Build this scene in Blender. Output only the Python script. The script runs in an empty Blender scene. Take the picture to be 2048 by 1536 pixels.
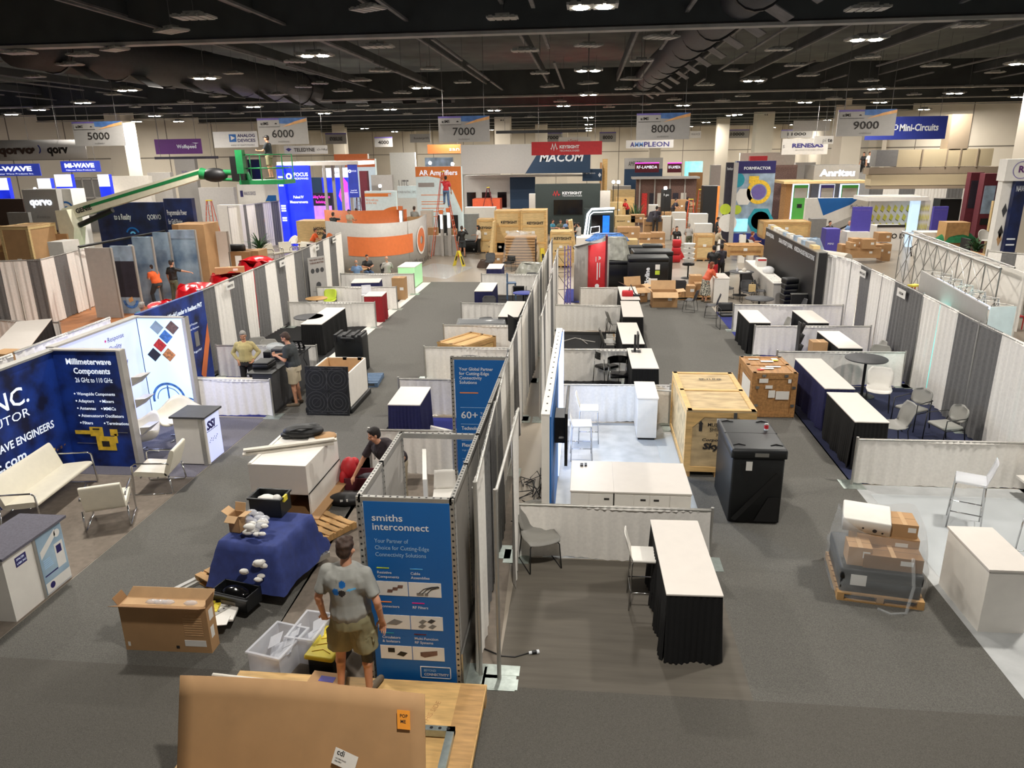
import bpy, math, random
import numpy as np
from mathutils import Vector, Matrix, noise
random.seed(7)
D = bpy.data; SC = bpy.context.scene; COL = SC.collection
PI = math.pi
# ---------------- camera, world, exposure ----------------
FPX, CAMH = 1460.0, 6.0                      # focal length in pixels of the 2048 x 1536 frame, eye height in metres
PITCH, ROLL = math.atan(462/FPX), -math.radians(0.82)
YAW = -math.atan(159*math.cos(math.atan(462/FPX))/FPX)
def _basis():
    cy, sy = math.cos(YAW), math.sin(YAW); cp, sp = math.cos(PITCH), math.sin(PITCH)
    f = Vector((sy*cp, cy*cp, -sp)); r = Vector((cy, -sy, 0)); u = r.cross(f)
    c, s = math.cos(ROLL), math.sin(ROLL)
    return c*r + s*u, -s*r + c*u, f
CR, CU, CF = _basis()
cam = D.objects.new('camera', D.cameras.new('camera')); COL.objects.link(cam)
cam.matrix_world = Matrix.Translation((0, 0, CAMH)) @ Matrix((CR, CU, -CF)).transposed().to_4x4()
cam.data.sensor_width = 36; cam.data.lens = 36*FPX/2048; cam.data.clip_end = 400
SC.camera = cam
w = D.worlds.new('world'); SC.world = w; w.use_nodes = True
w.node_tree.nodes['Background'].inputs[0].default_value = (.9, .88, .85, 1)
w.node_tree.nodes['Background'].inputs[1].default_value = .15  # weak grey fill light added through the open side behind the camera
SC.view_settings.view_transform = 'Standard'; SC.view_settings.look = 'None'
SC.view_settings.gamma = 1; SC.view_settings.exposure = 0; SC.view_settings.use_curve_mapping = False
LAMP_W, LAMP_C = 590, (1, .95, .88)
# disk-shaped area light, parented to a thing if one is given
def area_light(name, loc, size, power, col, par=None, rot=(0, 0, 0), spread=PI):
    l = D.lights.new(name, 'AREA'); l.energy = power; l.size = size; l.color = col; l.spread = spread; l.shape = 'DISK'
    o = D.objects.new(name, l); COL.objects.link(o); o.location = loc; o.rotation_euler = rot
    if par: o.parent = par
    return o
# ---------------- helpers ----------------
def at(px, py, z=0):                          # the point of the plane at height z seen at a pixel of the photograph
    d = CF + (px-1024)/FPX*CR - (py-768)/FPX*CU; t = (z-CAMH)/d.z
    return Vector((d.x*t, d.y*t, z))
def dep(px, py, Y):                           # the point at depth Y
    d = CF + (px-1024)/FPX*CR - (py-768)/FPX*CU; t = Y/d.y
    return Vector((d.x*t, Y, CAMH + d.z*t))
def lin(c): return tuple(((v/255)/12.92 if v/255 <= .04045 else ((v/255+.055)/1.055)**2.4) for v in c)
MATS = {}
def mat(name, c, rough=.6, metal=0, var=.08, sc=6, bump=0, emit=0, alpha=1, stretch=None, spec=.5, c2=None, trans=0, hard=0):
    m = D.materials.new(name); MATS[name] = m; m.use_nodes = True
    nt = m.node_tree; n = nt.nodes; p = n['Principled BSDF']; L = nt.links.new
    col = lin(c) + (1,)
    p.inputs['Roughness'].default_value = rough; p.inputs['Metallic'].default_value = metal
    p.inputs['Specular IOR Level'].default_value = spec
    p.inputs['Base Color'].default_value = col
    if alpha < 1: p.inputs['Alpha'].default_value = alpha
    if trans: p.inputs['Transmission Weight'].default_value = trans
    if emit: p.inputs['Emission Color'].default_value = col; p.inputs['Emission Strength'].default_value = emit
    if var or bump:
        tc = n.new('ShaderNodeTexCoord'); mp = n.new('ShaderNodeMapping'); L(tc.outputs['Object'], mp.inputs[0])
        if stretch: mp.inputs['Scale'].default_value = stretch
        nz = n.new('ShaderNodeTexNoise'); nz.inputs['Scale'].default_value = sc; nz.inputs['Detail'].default_value = 4
        L(mp.outputs[0], nz.inputs[0])
        rp = n.new('ShaderNodeValToRGB'); L(nz.outputs[0], rp.inputs[0])
        rp.color_ramp.elements[0].position = .3+hard; rp.color_ramp.elements[1].position = .7-hard
        a = tuple(max(0, v*(1-var)) for v in col[:3]) + (1,)
        b = (lin(c2) + (1,)) if c2 else tuple(min(1, v*(1+var)) for v in col[:3]) + (1,)
        rp.color_ramp.elements[0].color = a; rp.color_ramp.elements[1].color = b
        L(rp.outputs[0], p.inputs['Base Color'])
        if emit: L(rp.outputs[0], p.inputs['Emission Color'])
        if bump:
            bp = n.new('ShaderNodeBump'); bp.inputs['Strength'].default_value = bump; bp.inputs['Distance'].default_value = .01
            L(nz.outputs[0], bp.inputs['Height']); L(bp.outputs[0], p.inputs['Normal'])
    return m
class B:                                       # collects shapes with materials, then becomes ONE mesh object
    def __init__(s, m='white'): s.v = []; s.f = []; s.mi = []; s.ms = []; s.sm = []; s.M = Matrix.Identity(4); s.smooth = False; s.m = m
    def idx(s):
        if s.m not in s.ms: s.ms.append(s.m)
        return s.ms.index(s.m)
    def add(s, vs, fs, smooth=None):
        b = len(s.v); M = s.M; s.v += [M @ Vector(v) for v in vs]; k = s.idx()
        for f in fs: s.f.append([b+i for i in f]); s.mi.append(k); s.sm.append(s.smooth if smooth is None else smooth)
        return s
    def on(s, m): s.m = m; return s
    def bx(s, x0, x1, y0, y1, z0, z1):
        x0, x1 = min(x0, x1), max(x0, x1); y0, y1 = min(y0, y1), max(y0, y1); z0, z1 = min(z0, z1), max(z0, z1)
        v = [(x0,y0,z0),(x1,y0,z0),(x1,y1,z0),(x0,y1,z0),(x0,y0,z1),(x1,y0,z1),(x1,y1,z1),(x0,y1,z1)]
        return s.add(v, [(0,3,2,1),(4,5,6,7),(0,1,5,4),(1,2,6,5),(2,3,7,6),(3,0,4,7)], False)
    def rb(s, x0, x1, y0, y1, z0, z1, r=.02, n=3):       # box with rounded vertical and top edges
        cx, cy = (x0+x1)/2, (y0+y1)/2; P = []
        def ring(ins):
            out = []; rr = max(r-ins, .001)
            for qx, qy, a0 in ((x1-r, y1-r, 0), (x0+r, y1-r, 90), (x0+r, y0+r, 180), (x1-r, y0+r, 270)):
                for i in range(n+1):
                    a = math.radians(a0+90*i/n); out.append((qx+rr*math.cos(a), qy+rr*math.sin(a)))
            return out
        L = [(ring(0), z0)] + [(ring(r*(1-math.cos(t*PI/2))), z1-r+r*math.sin(t*PI/2)) for t in (0, .35, .7, 1)]
        k = len(L[0][0]); vs = [(x, y, z) for rg, z in L for x, y in rg]; fs = []
        for j in range(len(L)-1):
            for i in range(k): fs.append((j*k+i, j*k+(i+1)%k, (j+1)*k+(i+1)%k, (j+1)*k+i))
        fs.append(tuple(range((len(L)-1)*k, len(L)*k))); fs.append(tuple(range(k-1, -1, -1)))
        return s.add(vs, fs, True)
    def cyl(s, p, q, r, r2=None, n=10, cap=True, smooth=True):
        p, q = Vector(p), Vector(q); d = (q-p)
        if d.length < 1e-6: return s
        d.normalize(); a = d.orthogonal().normalized(); b = d.cross(a); r2 = r if r2 is None else r2
        vs = [p+r*(math.cos(2*PI*i/n)*a+math.sin(2*PI*i/n)*b) for i in range(n)]+[q+r2*(math.cos(2*PI*i/n)*a+math.sin(2*PI*i/n)*b) for i in range(n)]
        s.add(vs, [(i, (i+1)%n, n+(i+1)%n, n+i) for i in range(n)], smooth)
        if cap: s.add(vs[:n], [tuple(range(n-1, -1, -1))], False); s.add(vs[n:], [tuple(range(n))], False)
        return s
    def tube(s, pts, r, n=8, close=False):
        P = [Vector(p) for p in pts]; vs = []; N = len(P); a = None
        for i in range(N):
            d = (P[(i+1)%N]-P[i-1]) if close else (P[min(i+1, N-1)]-P[max(i-1, 0)])
            d.normalize()
            a = d.orthogonal() if a is None else a-d*a.dot(d)
            if a.length < 1e-5: a = d.orthogonal()
            a.normalize(); b = d.cross(a)
            vs += [P[i]+r*(math.cos(2*PI*k/n)*a+math.sin(2*PI*k/n)*b) for k in range(n)]
        fs = [(i*n+k, i*n+(k+1)%n, ((i+1)%N)*n+(k+1)%n, ((i+1)%N)*n+k) for i in range(N if close else N-1) for k in range(n)]
        if not close: fs += [tuple(range(n-1, -1, -1)), tuple(range((N-1)*n, N*n))]
        return s.add(vs, fs, True)
    def poly(s, pts, t=None):                  # flat polygon, or a plate of thickness vector t
        n = len(pts)
        if t is None: return s.add(pts, [tuple(range(n))], False)
        t = Vector(t); vs = [Vector(p) for p in pts]+[Vector(p)+t for p in pts]
        return s.add(vs, [tuple(range(n-1, -1, -1)), tuple(range(n, 2*n))]+[(i, (i+1)%n, n+(i+1)%n, n+i) for i in range(n)], False)
    def lathe(s, prof, c=(0, 0, 0), n=20):
        c = Vector(c); k = len(prof)
        vs = [c+Vector((r*math.cos(2*PI*i/n), r*math.sin(2*PI*i/n), z)) for r, z in prof for i in range(n)]
        fs = [(j*n+i, j*n+(i+1)%n, (j+1)*n+(i+1)%n, (j+1)*n+i) for j in range(k-1) for i in range(n)]
        return s.add(vs, fs, True)
    def ball(s, c, r, n=12, m=8, e=(1, 1, 1)):
        c = Vector(c)
        vs = [c+Vector((r*e[0]*math.sin(PI*j/m)*math.cos(2*PI*i/n), r*e[1]*math.sin(PI*j/m)*math.sin(2*PI*i/n), r*e[2]*math.cos(PI*j/m))) for j in range(m+1) for i in range(n)]
        return s.add(vs, [(j*n+i, (j+1)*n+i, (j+1)*n+(i+1)%n, j*n+(i+1)%n) for j in range(m) for i in range(n)], True)
    def grid(s, fn, nu, nv, smooth=True, t=None):        # fn(u,v) in 0..1
        vs = [Vector(fn(i/nu, j/nv)) for j in range(nv+1) for i in range(nu+1)]
        fs = [(j*(nu+1)+i, j*(nu+1)+i+1, (j+1)*(nu+1)+i+1, (j+1)*(nu+1)+i) for j in range(nv) for i in range(nu)]
        if t:
            k = len(vs); t = Vector(t); vs += [v+t for v in vs]; fs += [tuple(k+i for i in reversed(f)) for f in fs]
            ring = [i for i in range(nu+1)]+[j*(nu+1)+nu for j in range(1, nv+1)]+[nv*(nu+1)+i for i in range(nu-1, -1, -1)]+[j*(nu+1) for j in range(nv-1, 0, -1)]
            fs += [(ring[(i+1)%len(ring)], ring[i], k+ring[i], k+ring[(i+1)%len(ring)]) for i in range(len(ring))]
        return s.add(vs, fs, smooth)
    def text(s, txt, o, h, u=(1, 0, 0), v=(0, 0, 1), al='L', bold=0, sx=1, shear=0, space=1):
        key = (txt, bold, round(shear, 2), space)
        if key not in TXT:
            c = D.curves.new('t', 'FONT'); c.body = txt; c.size = 1; c.resolution_u = 2; c.offset = bold; c.shear = shear; c.space_character = space
            ob = D.objects.new('t', c); TSC.collection.objects.link(ob)
            TVL.update(); me = D.meshes.new_from_object(ob.evaluated_get(TVL.depsgraph))
            TXT[key] = ([tuple(q.co) for q in me.vertices], [tuple(p.vertices) for p in me.polygons])
            D.objects.remove(ob); D.curves.remove(c); D.meshes.remove(me)
        vs, fs = TXT[key]
        if not vs: return s
        o, u, v = Vector(o), Vector(u).normalized(), Vector(v).normalized(); k = h/.72
        mx = max(q[0] for q in vs); mn = min(q[0] for q in vs); off = {'L': -mn, 'C': -(mx+mn)/2, 'R': -mx}[al]
        return s.add([o+u*((q[0]+off)*k*sx)+v*(q[1]*k) for q in vs], fs, False)
    def textw(s, txt, o, h, w, **k):           # lettering stretched or squeezed to a given width
        s.text(txt, o, h, **k); vs = TXT[(txt, k.get('bold', 0), round(k.get('shear', 0), 2), k.get('space', 1))][0]
        n = len(vs); del s.v[-n:]
        while s.f and max(s.f[-1]) >= len(s.v): s.f.pop(); s.mi.pop(); s.sm.pop()
        nat = (max(q[0] for q in vs)-min(q[0] for q in vs))*h/.72
        return s.text(txt, o, h, sx=w/nat, **k)
    def disc(s, o, r, u=(1, 0, 0), v=(0, 0, 1), n=20, a0=0, a1=360, r0=0):
        o, u, v = Vector(o), Vector(u), Vector(v); A = [math.radians(a0+(a1-a0)*i/n) for i in range(n+1)]
        if r0: return s.add([o+r0*(math.cos(a)*u+math.sin(a)*v) for a in A]+[o+r*(math.cos(a)*u+math.sin(a)*v) for a in A], [(i, i+1, n+2+i, n+1+i) for i in range(n)], False)
        return s.add([o]+[o+r*(math.cos(a)*u+math.sin(a)*v) for a in A], [(0, i+1, i+2) for i in range(n)], False)
    def make(s, name, par=None, world=False, bev=0, mods=None):
        off = Vector((0, 0, 0))
        if world and par is not None:
            q = par
            while q is not None: off += q.location; q = q.parent
        me = D.meshes.new(name); me.from_pydata([tuple(v-off) for v in s.v], [], s.f)
        for n in s.ms: me.materials.append(MATS[n])
        me.polygons.foreach_set('material_index', s.mi); me.polygons.foreach_set('use_smooth', s.sm); me.update()
        o = D.objects.new(name, me); COL.objects.link(o)
        if par is not None: o.parent = par
        if bev: q = o.modifiers.new('b', 'BEVEL'); q.width = bev; q.segments = 2; q.limit_method = 'ANGLE'
        return o
TXT = {}
TSC = D.scenes.new('workbench'); TVL = TSC.view_layers[0]   # a scratch scene for turning letters and body shapes into meshes
def tag(o, label=None, cat=None, group=None, kind=None):
    if label: o['label'] = label
    if cat: o['category'] = cat
    if group: o['group'] = group
    if kind: o['kind'] = kind
    return o
def thing(name, label, cat, loc=(0, 0, 0), rot=0, group=None):
    o = D.objects.new(name, None); COL.objects.link(o); o.empty_display_size = .1
    o.location = loc; o.rotation_euler = (0, 0, rot)
    return tag(o, label, cat, group)
def copy_tree(o, par=None):
    c = o.copy(); COL.objects.link(c)
    if par is not None: c.parent = par
    for ch in list(o.children): copy_tree(ch, c)
    return c
PROTO = {}
def put(kind, loc, rot, label, group=None, scale=1):   # first use moves the built thing itself, later ones copy it
    fn, used = PROTO[kind]
    if used is None:
        o = fn(); PROTO[kind] = (fn, o)
    else: o = copy_tree(used)
    o.location = loc; o.rotation_euler = (0, 0, rot); o.scale = (scale,)*3; o['label'] = label
    if group: o['group'] = group
    elif 'group' in o: del o['group']
    return o
def edge(a, b, z=0):                           # two pixels of a front bottom edge -> centre, angle, width
    p, q = at(*a, z), at(*b, z); d = q-p
    return (p+q)/2, math.atan2(d.y, d.x), d.length
def rect(x0, y0, x1, y1, Y):                   # pixel rectangle at depth Y -> metres
    m, n = (y0+y1)/2, (x0+x1)/2
    return dep(x0, m, Y).x, dep(x1, m, Y).x, dep(n, y1, Y).z, dep(n, y0, Y).z
# ---------------- materials ----------------
mat('concrete', (150,140,126), .32, var=.12, sc=.6, bump=.02)
mat('aisle_carpet', (95,93,88), .95, var=.34, sc=90, bump=.5)
mat('aisle_carpet_b', (86,83,77), .95, var=.32, sc=110, bump=.5)
mat('grey_carpet', (120,110,99), .95, var=.14, sc=9, bump=.15)
mat('blue_grey_carpet', (96,94,104), .95, var=.16, sc=40, bump=.2)
mat('vinyl_floor', (94,88,79), .8, var=.14, sc=3, stretch=(.35, 3, 1), bump=.03)
mat('pale_carpet', (178,180,180), .85, var=.12, sc=3, bump=.05)
mat('navy_carpet', (27,33,64), .95, var=.3, sc=60)
mat('black_carpet', (14,14,16), .95, var=.2, sc=60)
mat('blue_carpet', (34,42,118), .95, var=.3, sc=60)
mat('orange_floor', (180,118,72), .6, var=.12, sc=3)
mat('ceiling_black', (84,88,86), .95, var=.25, sc=.5)
mat('beam_black', (60,63,62), .9, var=.2, sc=1)
mat('strut_grey', (104,103,102), .7, var=.3, sc=2)
mat('beam_edge', (150,148,142), .6, var=.2, sc=2)
mat('wall_white', (218,208,190), .8, var=.05, sc=.4)
mat('wall_beige', (192,176,142), .8, var=.06, sc=.4)
mat('wall_tan', (150,134,112), .8, var=.08, sc=.5)
mat('joint', (120,112,100), .8, var=0)
mat('white', (226,222,214), .5, var=.03)
mat('white_top', (216,209,201), .35, var=.02)
mat('offwhite', (206,200,188), .6, var=.05)
mat('cloth_white', (240,236,229), .9, var=.05, sc=20, bump=.05)
mat('cloth_grey', (112,111,110), .9, var=.12, sc=20, bump=.05)
mat('cloth_black', (11,11,12), .95, var=.2, sc=20)
mat('cloth_navy', (28,30,74), .9, var=.15, sc=20)
mat('cloth_red', (142,26,34), .9, var=.12, sc=20)
mat('cloth_blue', (44,58,118), .85, var=.18, sc=9, bump=.1)
mat('steel', (170,170,166), .3, .85, var=.05)
mat('alu', (178,176,170), .38, .6, var=.06, sc=10)
mat('alu_hole', (30,30,30), .8, var=0)
mat('galv', (176,186,180), .35, .7, var=.14, sc=14)
mat('chrome', (205,205,205), .12, 1, var=0)
mat('black', (20,20,21), .5, var=.1)
mat('black_gloss', (12,12,13), .12, var=0)
mat('black_plastic', (22,24,26), .45, var=.15, sc=8, bump=.05)
mat('dark_grey', (62,62,64), .6, var=.1)
mat('grey', (128,126,122), .6, var=.06)
mat('chair_grey', (142,140,134), .5, var=.04)
mat('light_grey', (172,168,162), .6, var=.05)
mat('ply', (206,168,108), .6, var=.2, sc=3, stretch=(1, 6, 6), bump=.05)
mat('ply_dark', (166,122,74), .65, var=.28, sc=3, stretch=(6, 1, 6), bump=.05)
mat('ply_pale', (206,178,126), .65, var=.14, sc=3, stretch=(1, 5, 5))
mat('ply_weathered', (186,162,122), .8, var=.3, sc=2.2, stretch=(1, 3, 3), bump=.08)
mat('wood', (184,144,92), .7, var=.2, sc=4, stretch=(1, 6, 1))
mat('card', (176,138,96), .8, var=.07, sc=3)
mat('card_dark', (140,104,66), .8, var=.1, sc=3)
mat('card_in', (196,160,118), .8, var=.06)
mat('paper', (228,226,220), .7, var=.03)
mat('ink', (40,36,34), .7, var=0)
mat('print_white', (228,232,236), .6, var=0)
mat('orange_note', (250,160,50), .7, var=.05)
mat('smiths_blue', (14,98,172), .55, var=.03, sc=2)
mat('smiths_light', (168,206,236), .6, var=0)
mat('sky_blue', (90,170,220), .6, var=.05)
mat('led_panel_white', (206,214,255), .5, var=.05, sc=.8, emit=.55)
mat('led_panel_bright', (198,226,255), .5, var=.04, sc=.8, emit=.75)
mat('led_white', (240,246,255), .5, var=0, emit=5)
mat('led_edge', (196,214,255), .5, var=0, emit=1.5)
mat('navy_graphic', (16,24,70), .5, var=.45, sc=2.2, c2=(24, 60, 150), hard=.05)
mat('navy_graphic2', (10,18,52), .5, var=.3, sc=1.5, c2=(20,40,92))
mat('navy_ink', (36,30,96), .6, var=0)
mat('magenta', (226,40,140), .6, var=0)
mat('lit_blue', (30,50,220), .5, var=.3, sc=1.2, emit=.85)
mat('lit_blue2', (50,66,170), .5, var=.12, sc=1.5, emit=.4)
mat('lit_text', (240,246,255), .5, var=0, emit=1.0)
mat('lit_sign_text', (225,235,250), .5, var=0, emit=.55)
mat('lit_pink', (255,60,220), .5, var=0, emit=1.4)
mat('lit_lilac', (190,130,240), .5, var=.2, sc=2, emit=.8)
mat('lit_teal', (120,226,220), .5, var=.3, sc=1.5, emit=1.0)
mat('lit_green', (70,150,60), .5, var=.05, emit=.25)
mat('screen_blue', (30,120,240), .3, var=.2, sc=3, emit=.7)
mat('screen_light', (150,220,240), .3, var=.15, sc=4, emit=.8)
mat('screen_off', (16,18,22), .12, var=0)
mat('yellow', (226,206,60), .5, var=.08)
mat('gold', (238,196,60), .4, var=.2, sc=10)
mat('orange', (242,140,66), .55, var=.04)
mat('orange_dark', (222,118,62), .6, var=.05)
mat('red', (196,36,44), .55, var=.08)
mat('ladder_orange', (206,88,52), .5, var=.08)
mat('keysight_dark', (48,58,56), .7, var=.06)
mat('macom_navy', (28,56,84), .6, var=.04)
mat('banner_grey', (168,165,161), .7, var=.03)
mat('banner_blue', (40,54,140), .6, var=.05)
mat('purple', (92,40,108), .6, var=.05)
mat('stroke_blue', (74,112,170), .6, var=.3, sc=3)
mat('stroke_orange', (226,170,110), .6, var=.2, sc=3)
mat('lilac_edge', (112,98,170), .6, var=.1)
mat('teal', (30,150,170), .6, var=.1)
mat('lime', (190,210,60), .6, var=.15, sc=2)
mat('shelf_yellow', (214,206,84), .6, var=.08)
mat('violet', (76,68,160), .6, var=.05)
mat('green_machine', (34,128,72), .4, var=.1)
mat('cream_machine', (222,220,196), .5, var=.05)
mat('green_cloth', (30,110,66), .85, var=.25, sc=6, bump=.1)
mat('plant', (48,84,44), .7, var=.5, sc=8)
mat('tyre', (24,24,24), .8, var=.1)
mat('wrap', (225,230,232), .12, var=0, alpha=.2, spec=.9)
mat('wrap_red', (200,26,36), .22, var=.25, sc=5, bump=.5)
mat('wrap_grey', (150,150,140), .25, var=.35, sc=4, bump=.5)
mat('clear_plastic', (225,232,236), .1, var=0, alpha=.35)
mat('frost', (232,234,240), .15, var=0, alpha=.45)
mat('lens', (255,246,228), .5, var=0, emit=60)
mat('tray_white', (170,168,160), .5, var=.06)
mat('skin', (196,142,112), .55, var=.08, sc=12)
mat('skin_tan', (170,112,82), .55, var=.08, sc=12)
mat('skin_dark', (96,62,48), .55, var=.08, sc=12)
mat('lips', (150,84,76), .5, var=0)
mat('eye', (40,34,32), .4, var=0)
mat('hair_black', (28,22,20), .7, var=.3, sc=40, bump=.4)
mat('hair_brown', (62,44,34), .7, var=.3, sc=40, bump=.4)
mat('hair_grey', (150,146,140), .7, var=.3, sc=40, bump=.4)
mat('hair_red', (120,62,36), .7, var=.3, sc=40, bump=.4)
mat('tee_grey', (146,146,140), .9, var=.14, sc=5, bump=.15)
mat('khaki', (136,130,98), .9, var=.16, sc=6, bump=.15)
mat('beige_cloth', (176,164,140), .9, var=.1, sc=6)
mat('tan_shirt', (190,174,122), .85, var=.1, sc=8)
mat('dark_tee', (54,58,60), .9, var=.1, sc=8)
mat('brown_tee', (48,38,42), .9, var=.15, sc=30)
mat('orange_tee', (226,98,44), .85, var=.08)
mat('blue_shirt', (120,150,190), .85, var=.08)
mat('teal_shirt', (60,128,150), .85, var=.08)
mat('jeans', (84,110,146), .9, var=.15)
mat('olive', (92,94,74), .9, var=.1)
mat('maroon', (96,34,44), .85, var=.1)
mat('shoe', (104,92,76), .8, var=.1)
mat('pattern_skirt', (40,42,40), .9, var=.5, sc=25, c2=(190,186,170), hard=.12)
mat('leather_white', (222,216,198), .42, var=.03, sc=10)
mat('blue_wood', (84,110,140), .6, var=.1)
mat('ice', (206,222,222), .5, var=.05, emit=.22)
mat('lit_mint', (176,232,176), .5, var=.05, emit=.3)
mat('photo_sky', (150,170,190), .6, var=.4, sc=1.6)
mat('photo_blue', (56,104,150), .55, var=.45, sc=.9, c2=(170,196,214))
mat('photo_dark', (40,36,48), .6, var=.3, sc=3)
mat('photo_warm', (196,128,72), .6, var=.5, sc=20)
mat('photo_red', (206,50,44), .6, var=.4, sc=14)
mat('photo_brown', (110,82,72), .6, var=.4, sc=14)
mat('photo_mid_blue', (70,120,190), .6, var=.5, sc=12)
# ---------------- pipe and drape ----------------
def sheet(b, p, q, z0, z1, amp=.035, wl=.16, seed=0, hem=.0, nv=5, swag=0):
    p, q = Vector(p), Vector(q); d = q-p; L = d.length; d.normalize(); n = Vector((-d.y, d.x, 0)); rs = random.Random(seed)
    ph = [rs.uniform(0, 6.28) for _ in range(6)]; nu = max(4, int(L/.035))
    def fn(u, v):
        s = u*L; g = .35+.65*(1-v)
        o = amp*g*(math.sin(2*PI*s/wl+ph[0]+1.3*math.sin(s*2.1+ph[1]))+.5*math.sin(2*PI*s/(wl*.53)+ph[2]+v*1.5))+.03*(1-v)*math.sin(s*1.7+ph[3])
        z = z0+(z1-z0)*v+hem*(1-v)*math.sin(s*5+ph[4])
        w = p+d*s+n*o
        return (w.x, w.y, z)
    return b.grid(fn, nu, nv, True)
def upright(par, p, h, name='upright', base=True):
    b = B('alu'); b.cyl((p[0], p[1], 0), (p[0], p[1], h), .025, n=8); b.make(name, par, True)
    if base: B('galv').bx(p[0]-.2, p[0]+.2, p[1]-.2, p[1]+.2, .0, .012).make('base_plate', par, True)
def back_drape(p, q, h, cols, label, group='tall pipe and drape backdrops', gap=None, sign=None, ends=(1, 0)):
    p, q = Vector((p[0], p[1], 0)), Vector((q[0], q[1], 0)); d = q-p; L = d.length; n = len(cols); u = d.normalized()
    t = thing('pipe_and_drape', label, 'drape', p, 0, group)
    for i, c in enumerate(cols):
        if c is None: continue
        a, e = p+d*(i/n), p+d*((i+1)/n)
        b = B('cloth_'+c); sheet(b, a, e, .03, h-.02, .026, .24, seed=int(abs(p.x*97+p.y*31))+i*7, nv=6)
        sheet(b, a, e, h-.03, h+.035, .012, .06, seed=i, nv=1)
        b.make('drape_panel', t, True)
    B('alu').cyl(p+Vector((0, 0, h)), q+Vector((0, 0, h)), .02, n=8).make('crossbar', t, True)
    if ends[0]: upright(t, p, h+.06)
    if ends[1]: upright(t, q, h+.06)
    if sign:                                    # a small white name card hung on the drape
        k, txt, side, z = sign
        m = p+d*k+Vector((0, 0, z)); nn = Vector((u.y, -u.x, 0))*side; uu = u if side > 0 else -u
        b = B('paper'); W = .62; o = m+nn*.10
        b.poly([o-uu*W/2-Vector((0, 0, .11)), o+uu*W/2-Vector((0, 0, .11)), o+uu*W/2+Vector((0, 0, .11)), o-uu*W/2+Vector((0, 0, .11))], -nn*.006)
        b.on('ink').text(txt, o+nn*.004-Vector((0, 0, .035)), .07, uu, al='C', bold=.02)
        b.make('name_card', t, True)
    return t
def side_rail(p, q, label, h=.91, col='white', posts=(1, 1), bare=None):
    p, q = Vector((p[0], p[1], 0)), Vector((q[0], q[1], 0))
    t = thing('side_rail', label, 'drape', p, 0, 'low drape rails between booths')
    a, e = (p, q) if not bare else (p+(q-p)*bare[0], p+(q-p)*bare[1])
    b = B('cloth_'+col); sheet(b, a, e, .02, h-.02, .014, .22, seed=int(abs(p.x*53+p.y*77)), nv=4, hem=.012)
    sheet(b, a, e, h-.03, h+.03, .01, .05, nv=1)
    b.make('drape', t, True)
    B('alu').cyl(p+Vector((0, 0, h)), q+Vector((0, 0, h)), .019, n=8).make('crossbar', t, True)
    if posts[0]: upright(t, p, h+.05)
    if posts[1]: upright(t, q, h+.05)
    return t
# ---------------- tables and counters ----------------
def pleats(b, w, d, h, x0=0, y0=0, amp=.018, wl=.07, flare=.05, open_back=False):
    P = [(-w/2, 0), (w/2, 0), (w/2, d), (-w/2, d)]
    if not open_back: P.append(P[0])
    path = []
    for i in range(len(P)-1):
        a, c = Vector(P[i]), Vector(P[i+1]); L = (c-a).length; n = max(2, int(L/(wl/4)))
        nn = Vector(((c-a).y, -(c-a).x)).normalized()
        path += [(a+(c-a)*k/n, nn) for k in range(n)]
    path.append((Vector(P[-1]), path[-1][1])); N = len(path)-1
    def fn(u, v):
        i = min(N, int(round(u*N))); p, nn = path[i]; k = 1-v
        o = amp*(.3+.7*k)*math.sin(i*PI/2+math.sin(i*.13))+flare*k*(.5+.5*math.sin(i*.21))
        return (p.x+nn.x*o+x0, p.y+nn.y*o+y0, .015+.012*math.sin(i*.37)*k+(h-.02)*v)
    return b.grid(fn, N, 4, True)
def draped_table(a, c, depth, h, skirt, label, top='white_top', z=None, group='draped tables', off=0):
    """a, c: pixels of the two front corners (of the top when z='top')"""
    m, r, wd = edge(a, c, h if z == 'top' else 0); m.z = 0
    t = thing('draped_table', label, 'table', m, r, group)
    B(top).bx(-wd/2-.01, wd/2+.01, -.01, depth+.01, h-.025, h).make('tabletop', t, bev=.006)
    b = B('cloth_'+skirt); pleats(b, wd, depth, h-.02); b.make('skirt', t)
    return t
def quad_table(pts, h, skirt, label, group='draped tables', cat='table', top='white_top'):
    """four pixels of the table top, front-left first, counter-clockwise seen from above: its own angle is averaged"""
    P = [at(x, y, h) for x, y in pts]; m = (P[0]+P[1])/2; back = (P[2]+P[3])/2
    dv = back-m; d = dv.length; r = math.atan2(-dv.x, dv.y); wd = ((P[1]-P[0]).length+(P[2]-P[3]).length)/2; m.z = 0
    t = thing('draped_table', label, cat, m, r, group)
    B(top).bx(-wd/2-.01, wd/2+.01, -.01, d+.01, h-.025, h).make('tabletop', t, bev=.006)
    b = B('cloth_'+skirt); pleats(b, wd, d, h-.02); b.make('skirt', t)
    return t
def counter(name, m, r, w, d, h, body, top, label, cat='counter', toe=.06, group=None, over=.02, doors=0):
    t = thing(name, label, cat, m, r, group)
    b = B(body); b.bx(-w/2, w/2, 0, d, toe, h-.03)
    if toe: b.on('black').bx(-w/2+.03, w/2-.03, .03, d-.03, 0, toe)
    b.make('body', t, bev=.004)
    B(top).bx(-w/2-over, w/2+over, -over, d+over, h-.03, h).make('countertop', t, bev=.004)
    for i in range(doors):
        dw = w/doors; b = B(body).bx(-w/2+i*dw+.006, -w/2+(i+1)*dw-.006, -.018, 0, toe+.03, h-.05); o = b.make('door', t, bev=.003)
    return t
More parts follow.
